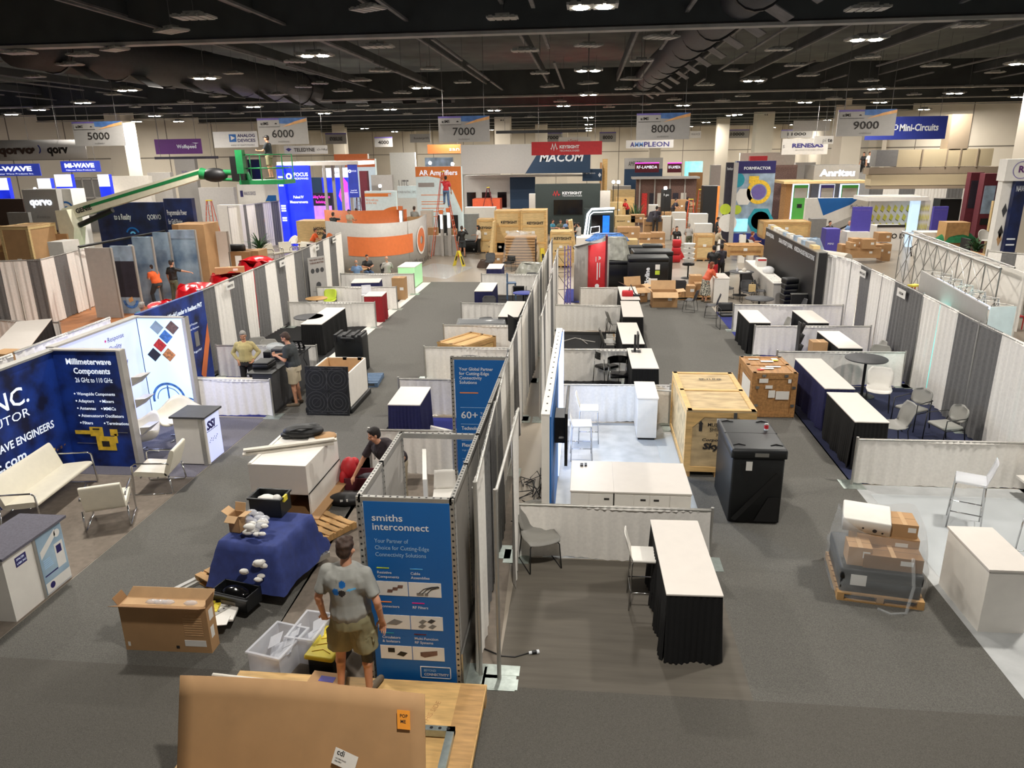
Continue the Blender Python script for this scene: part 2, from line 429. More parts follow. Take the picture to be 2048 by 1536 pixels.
def crate(m, r, w, d, h, label, mt='ply', bt='wood', n=2, skid=.1, name='shipping_crate', txt=None, cat='crate', group=None, lid=True, tag_=True, diag=False):
    t = thing(name, label, cat, m, r, group); s = skid
    b = B(mt).bx(-w/2, w/2, 0, d, s, h-.03)
    b.on(bt); q = .022; bw = min(.1, w*.1)
    for sx in (-1, 1):                         # battens on the front and both sides
        b.bx(sx*(w/2+q), sx*(w/2-bw), -q, 0, s, h-.03)
        b.bx(sx*(w/2+q), sx*w/2, 0, bw, s, h-.03); b.bx(sx*(w/2+q), sx*w/2, d-bw, d, s, h-.03)
        for z in ([s, h-.03-bw]+[s+(h-s)*k/n for k in range(1, n)]): b.bx(sx*(w/2+q*.9), sx*w/2, bw, d-bw, z, z+bw)
    for z in ([s, h-.03-bw]+[s+(h-s)*k/n for k in range(1, n)]): b.bx(-w/2+bw, w/2-bw, -q*.9, 0, z, z+bw)
    if txt:
        b.on('ink')
        for s_, x, z, hh in txt: b.text(s_, (x, -q-.003, z), hh, al='C', bold=.03)
    if tag_: b.on('paper').bx(-.1, .08, -q-.004, -.002, h*.55, h*.55+.14)
    b.make('body', t)
    if lid:
        b = B(mt).bx(-w/2-q, w/2+q, -q, d+q, h-.03, h)
        b.on(bt)
        for x in (-w/2-q, w/2+q-bw): b.bx(x, x+bw, -q, d+q, h, h+.018)
        for y in (-q, d/2-bw/2, d+q-bw): b.bx(-w/2, w/2, y, y+bw, h, h+.018)
        b.make('lid', t)
    if s > .01:
        for x in (-w/2+.06, 0, w/2-.06): B('wood').bx(x-.05, x+.05, 0, d, 0, s).make('skid', t)
    return t
def carton(m, r, w, d, h, label, mt='card', group='cardboard cartons', open_=False, txt=None, z=0, name='cardboard_box', lbl=True, flaps=.25):
    m = Vector(m); m.z = z
    t = thing(name, label, 'box', m, r, group); b = B(mt)
    if open_:
        k = .008
        b.bx(-w/2, w/2, 0, k, 0, h); b.bx(-w/2, w/2, d-k, d, 0, h); b.bx(-w/2, -w/2+k, 0, d, 0, h); b.bx(w/2-k, w/2, 0, d, 0, h); b.bx(-w/2, w/2, 0, d, 0, k)
    else:
        b.bx(-w/2, w/2, 0, d, 0, h); b.on('card_in').bx(-.03, .03, -.002, d+.002, h-.001, h+.002)
        b.on('ink').bx(-w/2, w/2, d/2-.002, d/2+.002, h-.001, h+.001)
    if lbl: b.on('paper').bx(w*.12, w*.12+min(.16, w*.3), -.003, 0, h*.45, h*.45+min(.12, h*.35))
    if txt: b.on('ink').text(txt, (-w*.2, -.004, h*.5), min(.09, h*.18), al='C', bold=.03)
    b.make('body', t)
    if open_:
        f = flaps
        B('card_in').poly([(-w/2, 0, h), (w/2, 0, h), (w/2, -f*.8, h-f*.5), (-w/2, -f*.8, h-f*.5)], (0, 0, .006)).make('flap', t)
        B('card_in').poly([(-w/2, d, h), (w/2, d, h), (w/2, d+f*.3, h+f), (-w/2, d+f*.3, h+f)], (0, .006, 0)).make('flap', t)
        B('card_in').poly([(-w/2, 0, h), (-w/2, d, h), (-w/2-f*.8, d, h+f*.5), (-w/2-f*.8, 0, h+f*.5)], (0, 0, .006)).make('flap', t)
        B('card_in').poly([(w/2, 0, h), (w/2, d, h), (w/2+f*.9, d, h+f*.1), (w/2+f*.9, 0, h+f*.1)], (0, 0, .006)).make('flap', t)
    return t
# ---------------- seats: origin on the floor under the seat centre, the sitter faces local -y ----------------
def shell(b, w, sz, sh, bz, dseat=.42, lean=.12, flat=False):
    """one bent shell: seat then back"""
    prof = [(-dseat/2, sz-.03), (-dseat/2+.05, sz+.005), (0, sz-.012), (dseat/2-.08, sz), (dseat/2, sz+.05), (dseat/2+lean*.35, sz+(bz-sz)*.45), (dseat/2+lean*.8, sz+(bz-sz)*.8), (dseat/2+lean, bz)]
    wd = [.86, .96, 1, .95, .86, 1, 1, .74]
    n = len(prof)-1
    def fn(u, v):
        k = v*n; i = min(n-1, int(k)); f = k-i
        y = prof[i][0]*(1-f)+prof[i+1][0]*f; z = prof[i][1]*(1-f)+prof[i+1][1]*f; ww = (wd[i]*(1-f)+wd[i+1]*f)*w/2
        x = (2*u-1); c = x*x
        return (x*ww, y-(.05*c if v > .55 else 0), z+(.03*c if v <= .55 else 0))
    return b.grid(fn, 8, 21, True, t=(0, .004, -.012))
def sled(t, mt, w=.44, z=.43, d=.42, r=.009, arms=0):
    for s in (-1, 1):
        x = s*w/2
        pts = [(x*.86, -d/2+.06, z), (x, -d/2+.02, z-.04), (x*1.08, -d/2-.02, .02), (x*1.08, -d/2, .009), (x*1.08, d/2+.03, .009), (x*1.08, d/2+.05, .03), (x, d/2-.02, z), (x, d/2+.03, z+.14)]
        B(mt).tube(pts, r, 6).make('sled_leg', t)
    B(mt).tube([(-w*.43, -d/2+.07, z-.02), (w*.43, -d/2+.07, z-.02)], r, 6).tube([(-w*.43, d/2-.1, z-.02), (w*.43, d/2-.1, z-.02)], r, 6).make('stretcher', t)
def mk_shell_chair(col, leg):
    def f():
        t = thing('shell_chair', '', 'chair'); shell(B(col), .52, .45, 0, .88).make('seat_shell', t); sled(t, leg); return t
    return f
PROTO['grey_chair'] = (mk_shell_chair('chair_grey', 'black'), None)
PROTO['black_chair'] = (mk_shell_chair('dark_grey', 'black'), None)
PROTO['white_chair'] = (mk_shell_chair('white', 'black'), None)
def legs4(t, mt, w, d, z, r=.011, spread=1.12, rest=None, name='leg'):
    for sx in (-1, 1):
        for sy in (-1, 1):
            B(mt).tube([(sx*w/2*.9, sy*d/2*.9, z), (sx*w/2*.95, sy*d/2*.95, z-.03), (sx*w/2*spread, sy*d/2*spread, 0)], r, 6).make(name, t)
    if rest:
        k = .95+(spread-.95)*(1-rest/z); X, Y = w/2*k, d/2*k
        B(mt).tube([(-X, -Y, rest), (X, -Y, rest), (X, Y, rest), (-X, Y, rest)], r*.9, 6, True).make('footrest', t)
def mk_stool(col, clear=False):
    def f():
        t = thing('bar_stool', '', 'stool'); b = B(col)
        b.rb(-.2, .2, -.2, .2, .74, .775, .015, 2).make('seat', t)
        b = B(col); b.grid(lambda u, v: ((2*u-1)*(.2-.02*v), .2+.02*math.sin(v*2)+.07*v+.02*(2*u-1)**2*-1, .76+.33*v), 6, 6, True, t=(0, .012, 0)); b.make('backrest', t)
        legs4(t, 'chrome', .4, .4, .74, .011, 1.08, .28); return t
    return f
PROTO['white_stool'] = (mk_stool('white'), None)
PROTO['clear_stool'] = (mk_stool('frost'), None)
def mk_arm_chair():
    t = thing('arm_chair', '', 'chair')
    B('chair_grey').rb(-.25, .25, -.24, .22, .42, .475, .03).make('seat', t)
    B('chair_grey').grid(lambda u, v: ((2*u-1)*.24*math.sqrt(max(.05, 1-(2*v-1)**4)), .24+.1*v-.04*(2*u-1)**2, .5+.36*v), 8, 8, True, t=(0, .03, 0)).make('backrest', t)
    for s in (-1, 1):
        B('black').tube([(s*.29, -.25, 0), (s*.29, -.23, .64), (s*.29, .24, .66), (s*.24, .27, .66)], .012, 6).make('armrest', t)
        B('black').tube([(s*.27, .3, 0), (s*.27, .22, .45), (s*.24, .28, .62)], .012, 6).make('rear_leg', t)
    B('black').tube([(-.28, -.2, .41), (.28, -.2, .41), (.28, .2, .41), (-.28, .2, .41)], .011, 6, True).make('seat_frame', t)
    return t
PROTO['arm_chair'] = (mk_arm_chair, None)
def mk_mesh_chair():                            # black cafe arm chair with open wire frame
    t = thing('arm_chair', '', 'chair')
    B('black').rb(-.24, .24, -.22, .22, .42, .49, .03).make('seat_cushion', t)
    B('black').grid(lambda u, v: ((2*u-1)*.23, .23+.05*v, .5+.28*v), 4, 4, True, t=(0, .05, 0)).make('backrest', t)
    for s in (-1, 1):
        B('black').tube([(s*.28, -.22, .42), (s*.28, -.24, .68), (s*.28, .2, .7), (s*.28, .26, .5), (s*.26, .24, .02), (s*.26, -.22, .012), (s*.28, -.22, .42)], .01, 6).make('side_frame', t)
    return t
PROTO['mesh_chair'] = (mk_mesh_chair, None)
def mk_tub_chair():                             # black leather, chrome legs, curved back band
    t = thing('tub_chair', '', 'chair')
    B('black_gloss').rb(-.24, .24, -.22, .2, .43, .5, .03).make('seat', t)
    def fn(u, v):
        a = math.radians(-20+220*u); return (.29*math.cos(a), .02+.27*math.sin(a), .68+.16*v)
    B('black_gloss').grid(fn, 16, 3, True, t=(0, 0, .03)).make('backrest', t)
    for s in (-1, 1):
        B('chrome').tube([(s*.24, -.22, 0), (s*.27, -.2, .72)], .012, 6).make('leg', t)
        B('chrome').tube([(s*.24, .24, 0), (s*.22, .2, .78)], .012, 6).make('leg', t)
    return t
PROTO['tub_chair'] = (mk_tub_chair, None)
def mk_swan():
    t = thing('swan_chair', '', 'chair')
    def fn(u, v):                              # a curved egg-like shell with wings
        a = (u-.5)*2*2.3; r = .16+.2*math.sin(v*PI/2); wing = .12*math.exp(-((abs(a)-1.5)/.5)**2)
        zz = .38+.05*v+(.42*v**2*math.exp(-(a/1.0)**2))+(.2*v**2*math.exp(-((abs(a)-1.75)/.55)**2))
        return ((r+wing*v)*math.sin(a)*1.25, (r+.06*v)*math.cos(a), zz)
    B('leather_white').grid(fn, 26, 9, True, t=(0, .0, -.05)).ball((0, -.02, .4), .2, e=(1.3, 1.05, .3)).make('seat_shell', t)
    B('chrome').cyl((0, 0, .06), (0, 0, .36), .022).make('column', t)
    b = B('chrome')
    for k in range(4): a = PI/4+k*PI/2; b.tube([(0, 0, .09), (.18*math.cos(a), .18*math.sin(a), .05), (.33*math.cos(a), .33*math.sin(a), .012)], .014, 6)
    b.make('star_base', t); return t
PROTO['swan'] = (mk_swan, None)
def mk_lounge(w=.62):
    def f():
        t = thing('lounge_chair' if w < 1 else 'sofa', '', 'chair' if w < 1 else 'sofa')
        def pad(y0, z0, y1, z1, th):
            d = Vector((0, y1-y0, z1-z0)); n = Vector((0, -d.z, d.y)).normalized()*th
            b = B('leather_white'); k = 8
            def fn(u, v):
                a = 2*PI*v; return ((2*u-1)*w/2, y0+d.y*(.5+.5*math.copysign(abs(math.cos(a))**.35, math.cos(a)))+n.y*.5*math.copysign(abs(math.sin(a))**.6, math.sin(a)), z0+d.z*(.5+.5*math.copysign(abs(math.cos(a))**.35, math.cos(a)))+n.z*.5*math.copysign(abs(math.sin(a))**.6, math.sin(a)))
            b.grid(fn, 4, 28, True)
            for u in (0, 1): b.add([fn(u, i/28) for i in range(28)], [tuple(range(28)) if u == 0 else tuple(reversed(range(28)))], False)
            return b
        pad(-.34, .43, .26, .37, .1).make('seat', t); pad(.24, .36, .42, .86, .09).make('backrest', t)
        for s in (-1, 1):
            x = s*(w/2+.03)
            B('chrome').tube([(x, .34, .6), (x, .3, .62), (x, -.27, .64), (x, -.33, .6), (x, -.36, .05), (x, -.34, .014), (x, .3, .014), (x, .34, .05), (x, .3, .38)], .016, 8).make('armrest', t)
        B('chrome').tube([(-w/2-.03, .1, .34), (w/2+.03, .1, .34)], .014).tube([(-w/2-.03, -.2, .36), (w/2+.03, -.2, .36)], .014).make('crossbar', t)
        return t
    return f
PROTO['lounge'] = (mk_lounge(.62), None); PROTO['sofa'] = (mk_lounge(1.75), None)
def mk_eames():
    t = thing('shell_chair', '', 'chair')
    def fn(u, v):
        a = (u-.5)*PI*1.15; r = .2+.05*v
        return (r*math.sin(a)*1.15, .08+r*math.cos(a)*.95-.1*(1-v), .42+.42*v*max(0, math.cos(a*.75))**1.3)
    B('white').grid(fn, 16, 8, True, t=(0, 0, -.012)).ball((0, 0, .44), .22, e=(1, .95, .13)).make('seat_shell', t)
    legs4(t, 'chrome', .28, .28, .42, .009, 1.5); return t
PROTO['eames'] = (mk_eames, None)
def round_table(m, r, h, top, leg, label, base=.3, group=None):
    t = thing('pedestal_table', label, 'table', (m[0], m[1], 0), 0, group)
    B(top).lathe([(0, h-.03), (r-.01, h-.03), (r, h-.02), (r, h-.006), (r-.006, h), (0, h)], n=40).make('tabletop', t)
    B(leg).cyl((0, 0, .03), (0, 0, h-.03), .035, n=14).make('pedestal', t)
    B(leg).lathe([(0, .0), (base, .0), (base, .015), (.06, .05), (0, .05)], n=28).make('base', t)
    return t
# ---------------- ladders, pallets, black moulded cases ----------------
def step_ladder(m, r, h, label, mt='ladder_orange', spread=.32, w0=.5, n=None):
    t = thing('step_ladder', label, 'ladder', m, r, 'step ladders'); n = n or int(h/.3)
    for s in (-1, 1):
        B(mt).cyl((s*w0/2, -spread*h/2, 0), (s*.13, -.04, h), .028, n=6).make('front_rail', t)
        B(mt).cyl((s*w0/2, spread*h/2, 0), (s*.13, .06, h), .022, n=6).make('rear_rail', t)
    for k in range(1, n):
        f = k/n; x = w0/2*(1-f)+.13*f; y = -spread*h/2*(1-f)-.04*f
        B('alu').bx(-x, x, y-.04, y+.04, h*f-.012, h*f+.012).make('step', t)
    b = B('alu')
    for k in range(1, n, 2):
        f = k/n; x = w0/2*(1-f)+.13*f; y = spread*h/2*(1-f)+.06*f; b.cyl((-x, y, h*f), (x, y, h*f), .012, n=5)
    b.make('rear_bracing', t)
    B('yellow').bx(-.16, .16, -.1, .1, h-.03, h+.02).make('top_cap', t)
    return t
def pallet(m, r, w, d, label, h=.13, mt='wood'):
    t = thing('pallet', label, 'pallet', m, r, 'wooden pallets')
    n = max(3, int(d/.14))
    for k in range(n): B(mt).bx(-w/2, w/2, d*k/n, d*k/n+d/n*.72, h-.02, h).make('deck_board', t)
    for x in (-w/2, -.045, w/2-.09): B(mt).bx(x, x+.09, 0, d, .02, h-.02).make('stringer', t)
    for y in (0, d/2-.05, d-.1): B(mt).bx(-w/2, w/2, y, y+.1, 0, .02).make('bottom_board', t)
    return t
def folded_chair(): pass
def light_panel(b, W, H, bands, y=0): pass
def board(name, label, cat, x0, y0, x1, y1, Y, mt, t=.06, group=None, draw=None, frame=None, par=None, legs=None):
    """an upright board facing the gallery: pixel rectangle at depth Y, local origin at its lower left front corner"""
    X0, X1, Z0, Z1 = rect(x0, y0, x1, y1, Y); W, H = X1-X0, Z1-Z0
    T = thing(name, label, cat, (X0, Y, Z0), 0, group)
    b = B(mt).bx(0, W, 0, t, 0, H)
    if draw: draw(b, W, H)
    b.make('panel', T)
    if frame: B(frame).bx(-.04, 0, -.01, t+.01, 0, H).bx(W, W+.04, -.01, t+.01, 0, H).bx(-.04, W+.04, -.01, t+.01, H, H+.05).make('frame', T)
    return T, W, H
def block(name, label, cat, x0, y0, x1, y1, Y, d, mt, group=None, draw=None, part='body', bev=0):
    """a box whose front face fills a pixel rectangle at depth Y"""
    X0, X1, Z0, Z1 = rect(x0, y0, x1, y1, Y); W, H = X1-X0, Z1-Z0
    T = thing(name, label, cat, (X0, Y, Z0), 0, group); b = B(mt).bx(0, W, 0, d, 0, H)
    if draw: draw(b, W, H)
    b.make(part, T, bev=bev); return T, W, H
def hang(T, W, H, ztop=9.0, xs=(.1, .9)):
    for k in xs: B('strut_grey').cyl((W*k, 0, H), (W*k, 0, ztop-T.location.z), .012, n=5).make('suspension_cable', T)
# ---------------- people ----------------
def remesh(b, vox, name, par, loc_mat=None, mt=None, puff=0, smooth=2, paint=None):
    me = D.meshes.new('t'); me.from_pydata([tuple(v) for v in b.v], [], b.f); me.update()
    o = D.objects.new('t', me); TSC.collection.objects.link(o)
    m = o.modifiers.new('r', 'REMESH'); m.mode = 'VOXEL'; m.voxel_size = vox
    s = o.modifiers.new('s', 'SMOOTH'); s.factor = .5; s.iterations = smooth
    TVL.update(); e = D.meshes.new_from_object(o.evaluated_get(TVL.depsgraph))
    D.objects.remove(o); D.meshes.remove(me)
    for n in mt: e.materials.append(MATS[n])
    if puff or paint:
        for v in e.vertices:
            if puff: v.co += v.normal*puff*noise.noise(Vector((v.co.x*9, v.co.y*9, v.co.z*5)))
    if paint:
        for p in e.polygons: p.material_index = paint(p.center)
    e.polygons.foreach_set('use_smooth', [True]*len(e.polygons)); e.name = name
    q = D.objects.new(name, e); COL.objects.link(q); q.parent = par
    return q
def cap(b, p, q, r1, r2=None, n=10):
    r2 = r1 if r2 is None else r2
    b.cyl(p, q, r1, r2, n=n); b.ball(p, r1, n, 6); b.ball(q, r2, n, 6); return b
def limb(b, pts, rs, n=10):
    for i in range(len(pts)-1): cap(b, pts[i], pts[i+1], rs[i], rs[i+1], n)
def person(label, loc, rot, H=1.75, pose=None, skin='skin', hair='hair_brown', shirt='dark_tee', pants='jeans', shoes='shoe', sleeve='short', legs='long',
           vox=.016, hairstyle='short', cap_=None, badge=False, near=False, stout=1.0, group=None, extra=None, hand='relax'):
    """faces local -y.  pose: lean (chest offset), head offset, el/wl left elbow and wrist, er/wr right, kl/al, kr/ar knees and ankles, hip height"""
    P = dict(lean=(0, 0, 0), head=(0, 0, 0), el=(.27, .02, 1.12), wl=(.29, -.06, .87), er=(-.27, .02, 1.12), wr=(-.29, -.06, .87),
             kl=(.11, -.01, .5), al=(.13, .03, .09), kr=(-.11, -.01, .5), ar=(-.13, .03, .09), hip=0)
    P.update(pose or {}); k = H/1.75
    t = thing('person', label, 'person', loc, rot, group); t.scale = (k, k, k)
    V = Vector; ln = V(P['lean']); hp = V((0, 0, P['hip']))
    pel = V((0, 0, .93))+hp; bel = V((0, 0, 1.08))+hp+ln*.35; che = V((0, 0, 1.3))+hp+ln*.8; nb = V((0, .01, 1.45))+hp+ln; hd = V((0, -.02, 1.635))+hp+ln+V(P['head'])
    fw = V((0, -1, 0)); side = V((1, 0, 0)); hh = (hd-nb); hh.normalize()
    ga = P.get('gaze', 0); fw = V((math.sin(ga), -math.cos(ga), P.get('nod', 0))).normalized(); side = V((math.cos(ga), math.sin(ga), 0)); up = side.cross(-fw).normalized()
    if up.z < 0: up = -up
    st = stout; n = 12 if near else 9
    sh = {'l': nb+V((.175*(.5+.5*st), .0, -.05)), 'r': nb+V((-.175*(.5+.5*st), .0, -.05))}
    J = {}
    for s, q in (('l', 1), ('r', -1)):
        J[s] = (sh[s], V(P['e'+s])+hp*0, V(P['w'+s]), pel+V((q*.09, 0, -.02)), V(P['k'+s]), V(P['a'+s]))
    b = B('skin')
    limb(b, [pel, bel, che], [.135*st, .125*st, .14*st], n); b.ball(che+V((.07*st, 0, -.02)), .11*st, n); b.ball(che+V((-.07*st, 0, -.02)), .11*st, n)
    b.ball(pel+V((.06, .02, 0)), .11*st, n); b.ball(pel+V((-.06, .02, 0)), .11*st, n)
    limb(b, [nb+V((0, 0, -.05)), hd+V((0, .015, -.07))], [.065, .052], n)
    for s in 'lr':
        S_, E_, W_, Hp, K_, A_ = J[s]; q = 1 if s == 'l' else -1
        limb(b, [nb+V((0, 0, -.06)), S_], [.06, .058], n); limb(b, [S_, E_, W_], [.055, .04, .027], n)
        b.ball(E_+(W_-E_)*.3, .041, n, 6)
        limb(b, [Hp, K_, A_], [.088*st, .058, .036], n); b.ball(K_+(A_-K_)*.32+V((0, .012, 0)), .055, n, 6)
        # foot
        fd = V(P.get('toe'+s, (q*.05, -.2, -.055))); cap(b, A_+V((0, .015, -.035)), A_+fd, .038, .028, n)
        # hand: palm, four fingers, a thumb from the side of the palm
        fr = .0095 if near else .011
        d = (W_-E_).normalized(); d = (d+V(P.get('hd'+s, (0, -.25, -.1)))).normalized(); c = d.cross(V((0, 0, 1))); c = c.normalized() if c.length > .2 else V((0, 1, 0))
        if P.get('flat'+s): c = V(P['flat'+s]).normalized()
        nrm = d.cross(c).normalized(); pc = W_+d*.055
        for a in (-.026, -.009, .009, .026): cap(b, W_+c*a*.7+d*.01, W_+d*.085+c*a, .016, .013, 6)
        for i, (a, L) in enumerate(((-.03, .06), (-.01, .075), (.011, .07), (.031, .055))):
            k0 = W_+d*.085+c*a; curl = nrm*(.012+.006*i)*(-q)
            k1 = k0+d*L*.5+curl+c*a*.12; k2 = k1+d*L*.42+curl*1.7
            cap(b, k0, k1, fr, fr*.95, 6); cap(b, k1, k2, fr*.95, fr*.8, 6)
        tb = W_+d*.03-c*.03; cap(b, tb, tb+d*.035-c*.028-nrm*.008*q, .013, .011, 6); cap(b, tb+d*.035-c*.028-nrm*.008*q, tb+d*.065-c*.032-nrm*.016*q, .011, .009, 6)
    # head: skull, jaw, nose, ears, brow, lips
    def hv(x, f, z): return hd+side*x+fw*f+up*z
    def blob(c, r, e): 
        m = 10; vs = []; 
        for j in range(m+1):
            for i in range(n): 
                a, th = 2*PI*i/n, PI*j/m; vs.append(c+side*(r*e[0]*math.sin(th)*math.cos(a))+fw*(r*e[1]*math.sin(th)*math.sin(a))+up*(r*e[2]*math.cos(th)))
        b.add(vs, [(j*n+i, (j+1)*n+i, (j+1)*n+(i+1)%n, j*n+(i+1)%n) for j in range(m) for i in range(n)], True)
    blob(hv(0, -.01, .03), .1, (.78, .98, .92)); blob(hv(0, .012, -.045), .075, (.82, .95, .95)); blob(hv(0, .04, -.09), .035, (.9, .8, .8))
    blob(hv(0, .098, -.02), .018, (.75, .95, 1.3)); blob(hv(0, .085, .0), .018, (.6, .7, 1.6)); blob(hv(0, .082, -.058), .02, (1.25, .6, .45))
    for s in (-1, 1):
        blob(hv(s*.079, -.005, -.01), .028, (.35, .7, 1.1)); blob(hv(s*.033, .078, .025), .02, (1.2, .5, .4)); blob(hv(s*.045, .06, -.035), .026, (.9, .8, .9))
    eyes = [hv(s*.032, .085, .006) for s in (-1, 1)]; mouth = hv(0, .092, -.06)
    def paint(c):
        if min((c-e).length for e in eyes) < (.0125 if near else .014): return 1
        v = c-mouth
        if abs(v.dot(side)) < .024 and abs(v.dot(up)) < .006 and v.dot(fw) > -.02: return 2
        return 0
    remesh(b, vox, 'body', t, mt=[skin, 'eye', 'lips'], paint=paint, smooth=1)
    # shirt
    b = B('x'); g = .014
    z0 = bel+(pel-bel)*.75
    limb(b, [z0+V((0, 0, .03)), bel+V((0, 0, .03)), che], [.152*st+g, .138*st+g, .148*st+g], 14)
    for s in (-1, 1): b.ball(che+V((s*.075*st, 0, -.0)), .115*st+g, 12); b.ball(pel+V((s*.05, .0, .07)), .12*st+g, 12)
    cap(b, nb+V((.09, 0, -.035)), nb+V((-.09, 0, -.035)), .07)
    for s in 'lr':
        S_, E_, W_ = J[s][:3]; limb(b, [nb+V((0, 0, -.07)), S_], [.075, .07], 12)
        if sleeve == 'long': limb(b, [S_, E_], [.068, .054], 10); b.cyl(E_, E_+(W_-E_)*.93, .054, .037, n=10); b.ball(E_, .054)
        else: b.cyl(S_, S_+(E_-S_)*.78, .068, .066, n=12); b.ball(S_, .068)
    remesh(b, max(vox*.9, .011), 'shirt', t, mt=[shirt], puff=.02 if near else .008)
    # trousers or shorts
    b = B('x'); top = pel+V((0, 0, .06))
    b.cyl(pel+V((0, 0, -.09)), top, .13*st+.035, .125*st+.028, n=16)
    for s, q in (('l', 1), ('r', -1)):
        Hp, K_, A_ = J[s][3:]; b.ball(Hp+V((0, .01, 0)), .105*st, 12)
        if legs == 'shorts':
            e = Hp+(K_-Hp)*(.92 if near else .88); b.cyl(Hp, e, .105*st, .1*st, n=14)
            if near: b.bx(e.x+q*.07, e.x+q*.118, e.y-.06, e.y+.07, e.z+.07, e.z+.23)
        elif legs == 'skirt': pass
        else: limb(b, [Hp, K_], [.102*st, .074], 12); b.cyl(K_, A_+V((0, 0, .0)), .074, .062, n=12)
    if legs == 'skirt': b.cyl(pel, pel+V((0, 0, -.62)), .16, .24, n=18)
    remesh(b, max(vox*.9, .011), {'shorts': 'shorts', 'skirt': 'skirt'}.get(legs, 'trousers'), t, mt=[pants], puff=.022 if near else .01)
    for s, q in (('l', 1), ('r', -1)):
        A_ = J[s][5]; fd = V(P.get('toe'+s, (q*.05, -.2, -.055))); b = B('x')
        cap(b, A_+V((0, .03, -.045)), A_+fd+V((0, 0, .0)), .046, .037, 12); b.ball(A_+fd*.5+V((0, 0, -.022)), .043)
        o = remesh(b, max(.011, vox*.8), 'shoe', t, mt=[shoes])
    # hair
    b = B('x')
    def blobh(x, f, z, r, e): 
        c = hv(x, f, z); m, nn = 8, 12; vs = [c+side*(r*e[0]*math.sin(PI*j/m)*math.cos(2*PI*i/nn))+fw*(r*e[1]*math.sin(PI*j/m)*math.sin(2*PI*i/nn))+up*(r*e[2]*math.cos(PI*j/m)) for j in range(m+1) for i in range(nn)]
        b.add(vs, [(j*nn+i, (j+1)*nn+i, (j+1)*nn+(i+1)%nn, j*nn+(i+1)%nn) for j in range(m) for i in range(nn)], True)
    if hairstyle != 'bald':
        blobh(0, -.022, .048, .1, (.86, .98, .9)); blobh(0, -.045, .0, .085, (.93, .85, 1.05)); blobh(0, .055, .1, .035, (1.5, .9, .6))
        if hairstyle == 'long': blobh(0, -.06, -.09, .085, (1.0, .6, 1.5)); blobh(.05, -.03, -.08, .045, (.8, .8, 1.9)); blobh(-.05, -.03, -.08, .045, (.8, .8, 1.9))
        if near:
            rs = random.Random(3)
            for _ in range(26): a, c = rs.uniform(0, 6.28), rs.uniform(.2, 1.5); blobh(.08*math.cos(a)*math.sin(c), -.03+.09*math.sin(a)*math.sin(c)*.8, .05+.085*math.cos(c), .022, (1, 1, .8))
        remesh(b, max(.011, vox*.8), 'hair', t, mt=[hair], smooth=1, puff=.006)
    else:
        blobh(0, -.06, -.02, .07, (1.08, .55, .7)); remesh(b, .011, 'hair', t, mt=[hair], smooth=1)
    if cap_:
        b = B('x'); blobh(0, -.015, .065, .1, (.92, 1.03, .78)); q = hv(0, .08, .06)
        cap(b, q+side*.05, q-side*.05, .012); cap(b, q+fw*.06+side*.035, q+fw*.06-side*.035, .012); cap(b, q+side*.02, q+fw*.07+side*.02, .018); cap(b, q-side*.02, q+fw*.07-side*.02, .018)
        remesh(b, max(.011, vox*.8), 'cap', t, mt=[cap_])
    if badge:
        b = B('paper'); c = che+V((0, -.165*st-.03, -.17)); b.bx(c.x-.045, c.x+.045, c.y-.004, c.y, c.z-.06, c.z+.06)
        b.on('black').tube([c+V((0, 0, .06)), che+V((.05, -.14*st, .1)), nb+V((.07, 0, .0))], .004, 4).tube([c+V((0, 0, .06)), che+V((-.05, -.14*st, .1)), nb+V((-.07, 0, .0))], .004, 4)
        b.make('name_badge', t)
    return t
SIT = dict(hip=-.42, kl=(.13, -.42, .5), al=(.14, -.36, .09), kr=(-.13, -.42, .5), ar=(-.14, -.36, .09), el=(.26, -.06, .78), wl=(.16, -.3, .72), er=(-.26, -.06, .78), wr=(-.16, -.3, .72))
# ================= THE HALL =================
def struct(name, b, par=None):
    o = b.make(name, par); o['kind'] = 'structure'; return o
struct('floor', B('concrete').bx(-75, 60, -8, 128, -.2, 0))
def carpet(pts, m, label, z=.006, name='carpet', group=None):
    o = B(m).poly([(p[0], p[1], 0) for p in pts], (0, 0, z)).make(name); return tag(o, label, 'carpet', group)
carpet([(-12, -4), (12, -4), (12, 7.08), (-12, 7.08)], 'aisle_carpet_b', 'dark speckled grey carpet across the front aisle below the gallery')
carpet([(-7.58, 7.08), (-4.0, 7.08), (-4.3, 35.2), (-7.58, 35.2)], 'aisle_carpet', 'speckled grey aisle carpet running away beside the white strip of the left booths')
carpet([(1.98, 7.08), (5.03, 7.08), (5.03, 31.6), (1.98, 31.6)], 'aisle_carpet', 'speckled grey aisle carpet between the skirted tables, under the wooden crates')
carpet([(-4.0, 7.08), (-.98, 7.08), (-1.2, 12.9), (-4.15, 12.9)], 'grey_carpet', 'plain grey brown carpet under the blue panelled booth')
carpet([(-.98, 7.08), (1.98, 7.08), (1.98, 9.97), (-.98, 9.97)], 'vinyl_floor', 'brown grey plank-like carpet under the nearest empty booth with one table')
carpet([(-.6, 10.0), (1.98, 10.0), (1.98, 16.0), (-.6, 16.0)], 'pale_carpet', 'pale grey carpet under the white cabinets and two white bar stools')
carpet([(5.03, 7.08), (8.6, 7.08), (8.6, 13.0), (5.03, 13.0)], 'pale_carpet', 'pale grey plastic-covered carpet in front of the clear bar stool', group=None)
carpet([(5.0, 13.05), (8.3, 13.05), (8.6, 19.1), (5.0, 19.1)], 'navy_carpet', 'navy carpet under the two long skirted tables and armchairs')
carpet([(5.0, 19.2), (8.6, 19.2), (9, 28.5), (5.0, 28.5)], 'blue_carpet', 'bright blue carpet edge showing beside black skirted tables', z=.005)
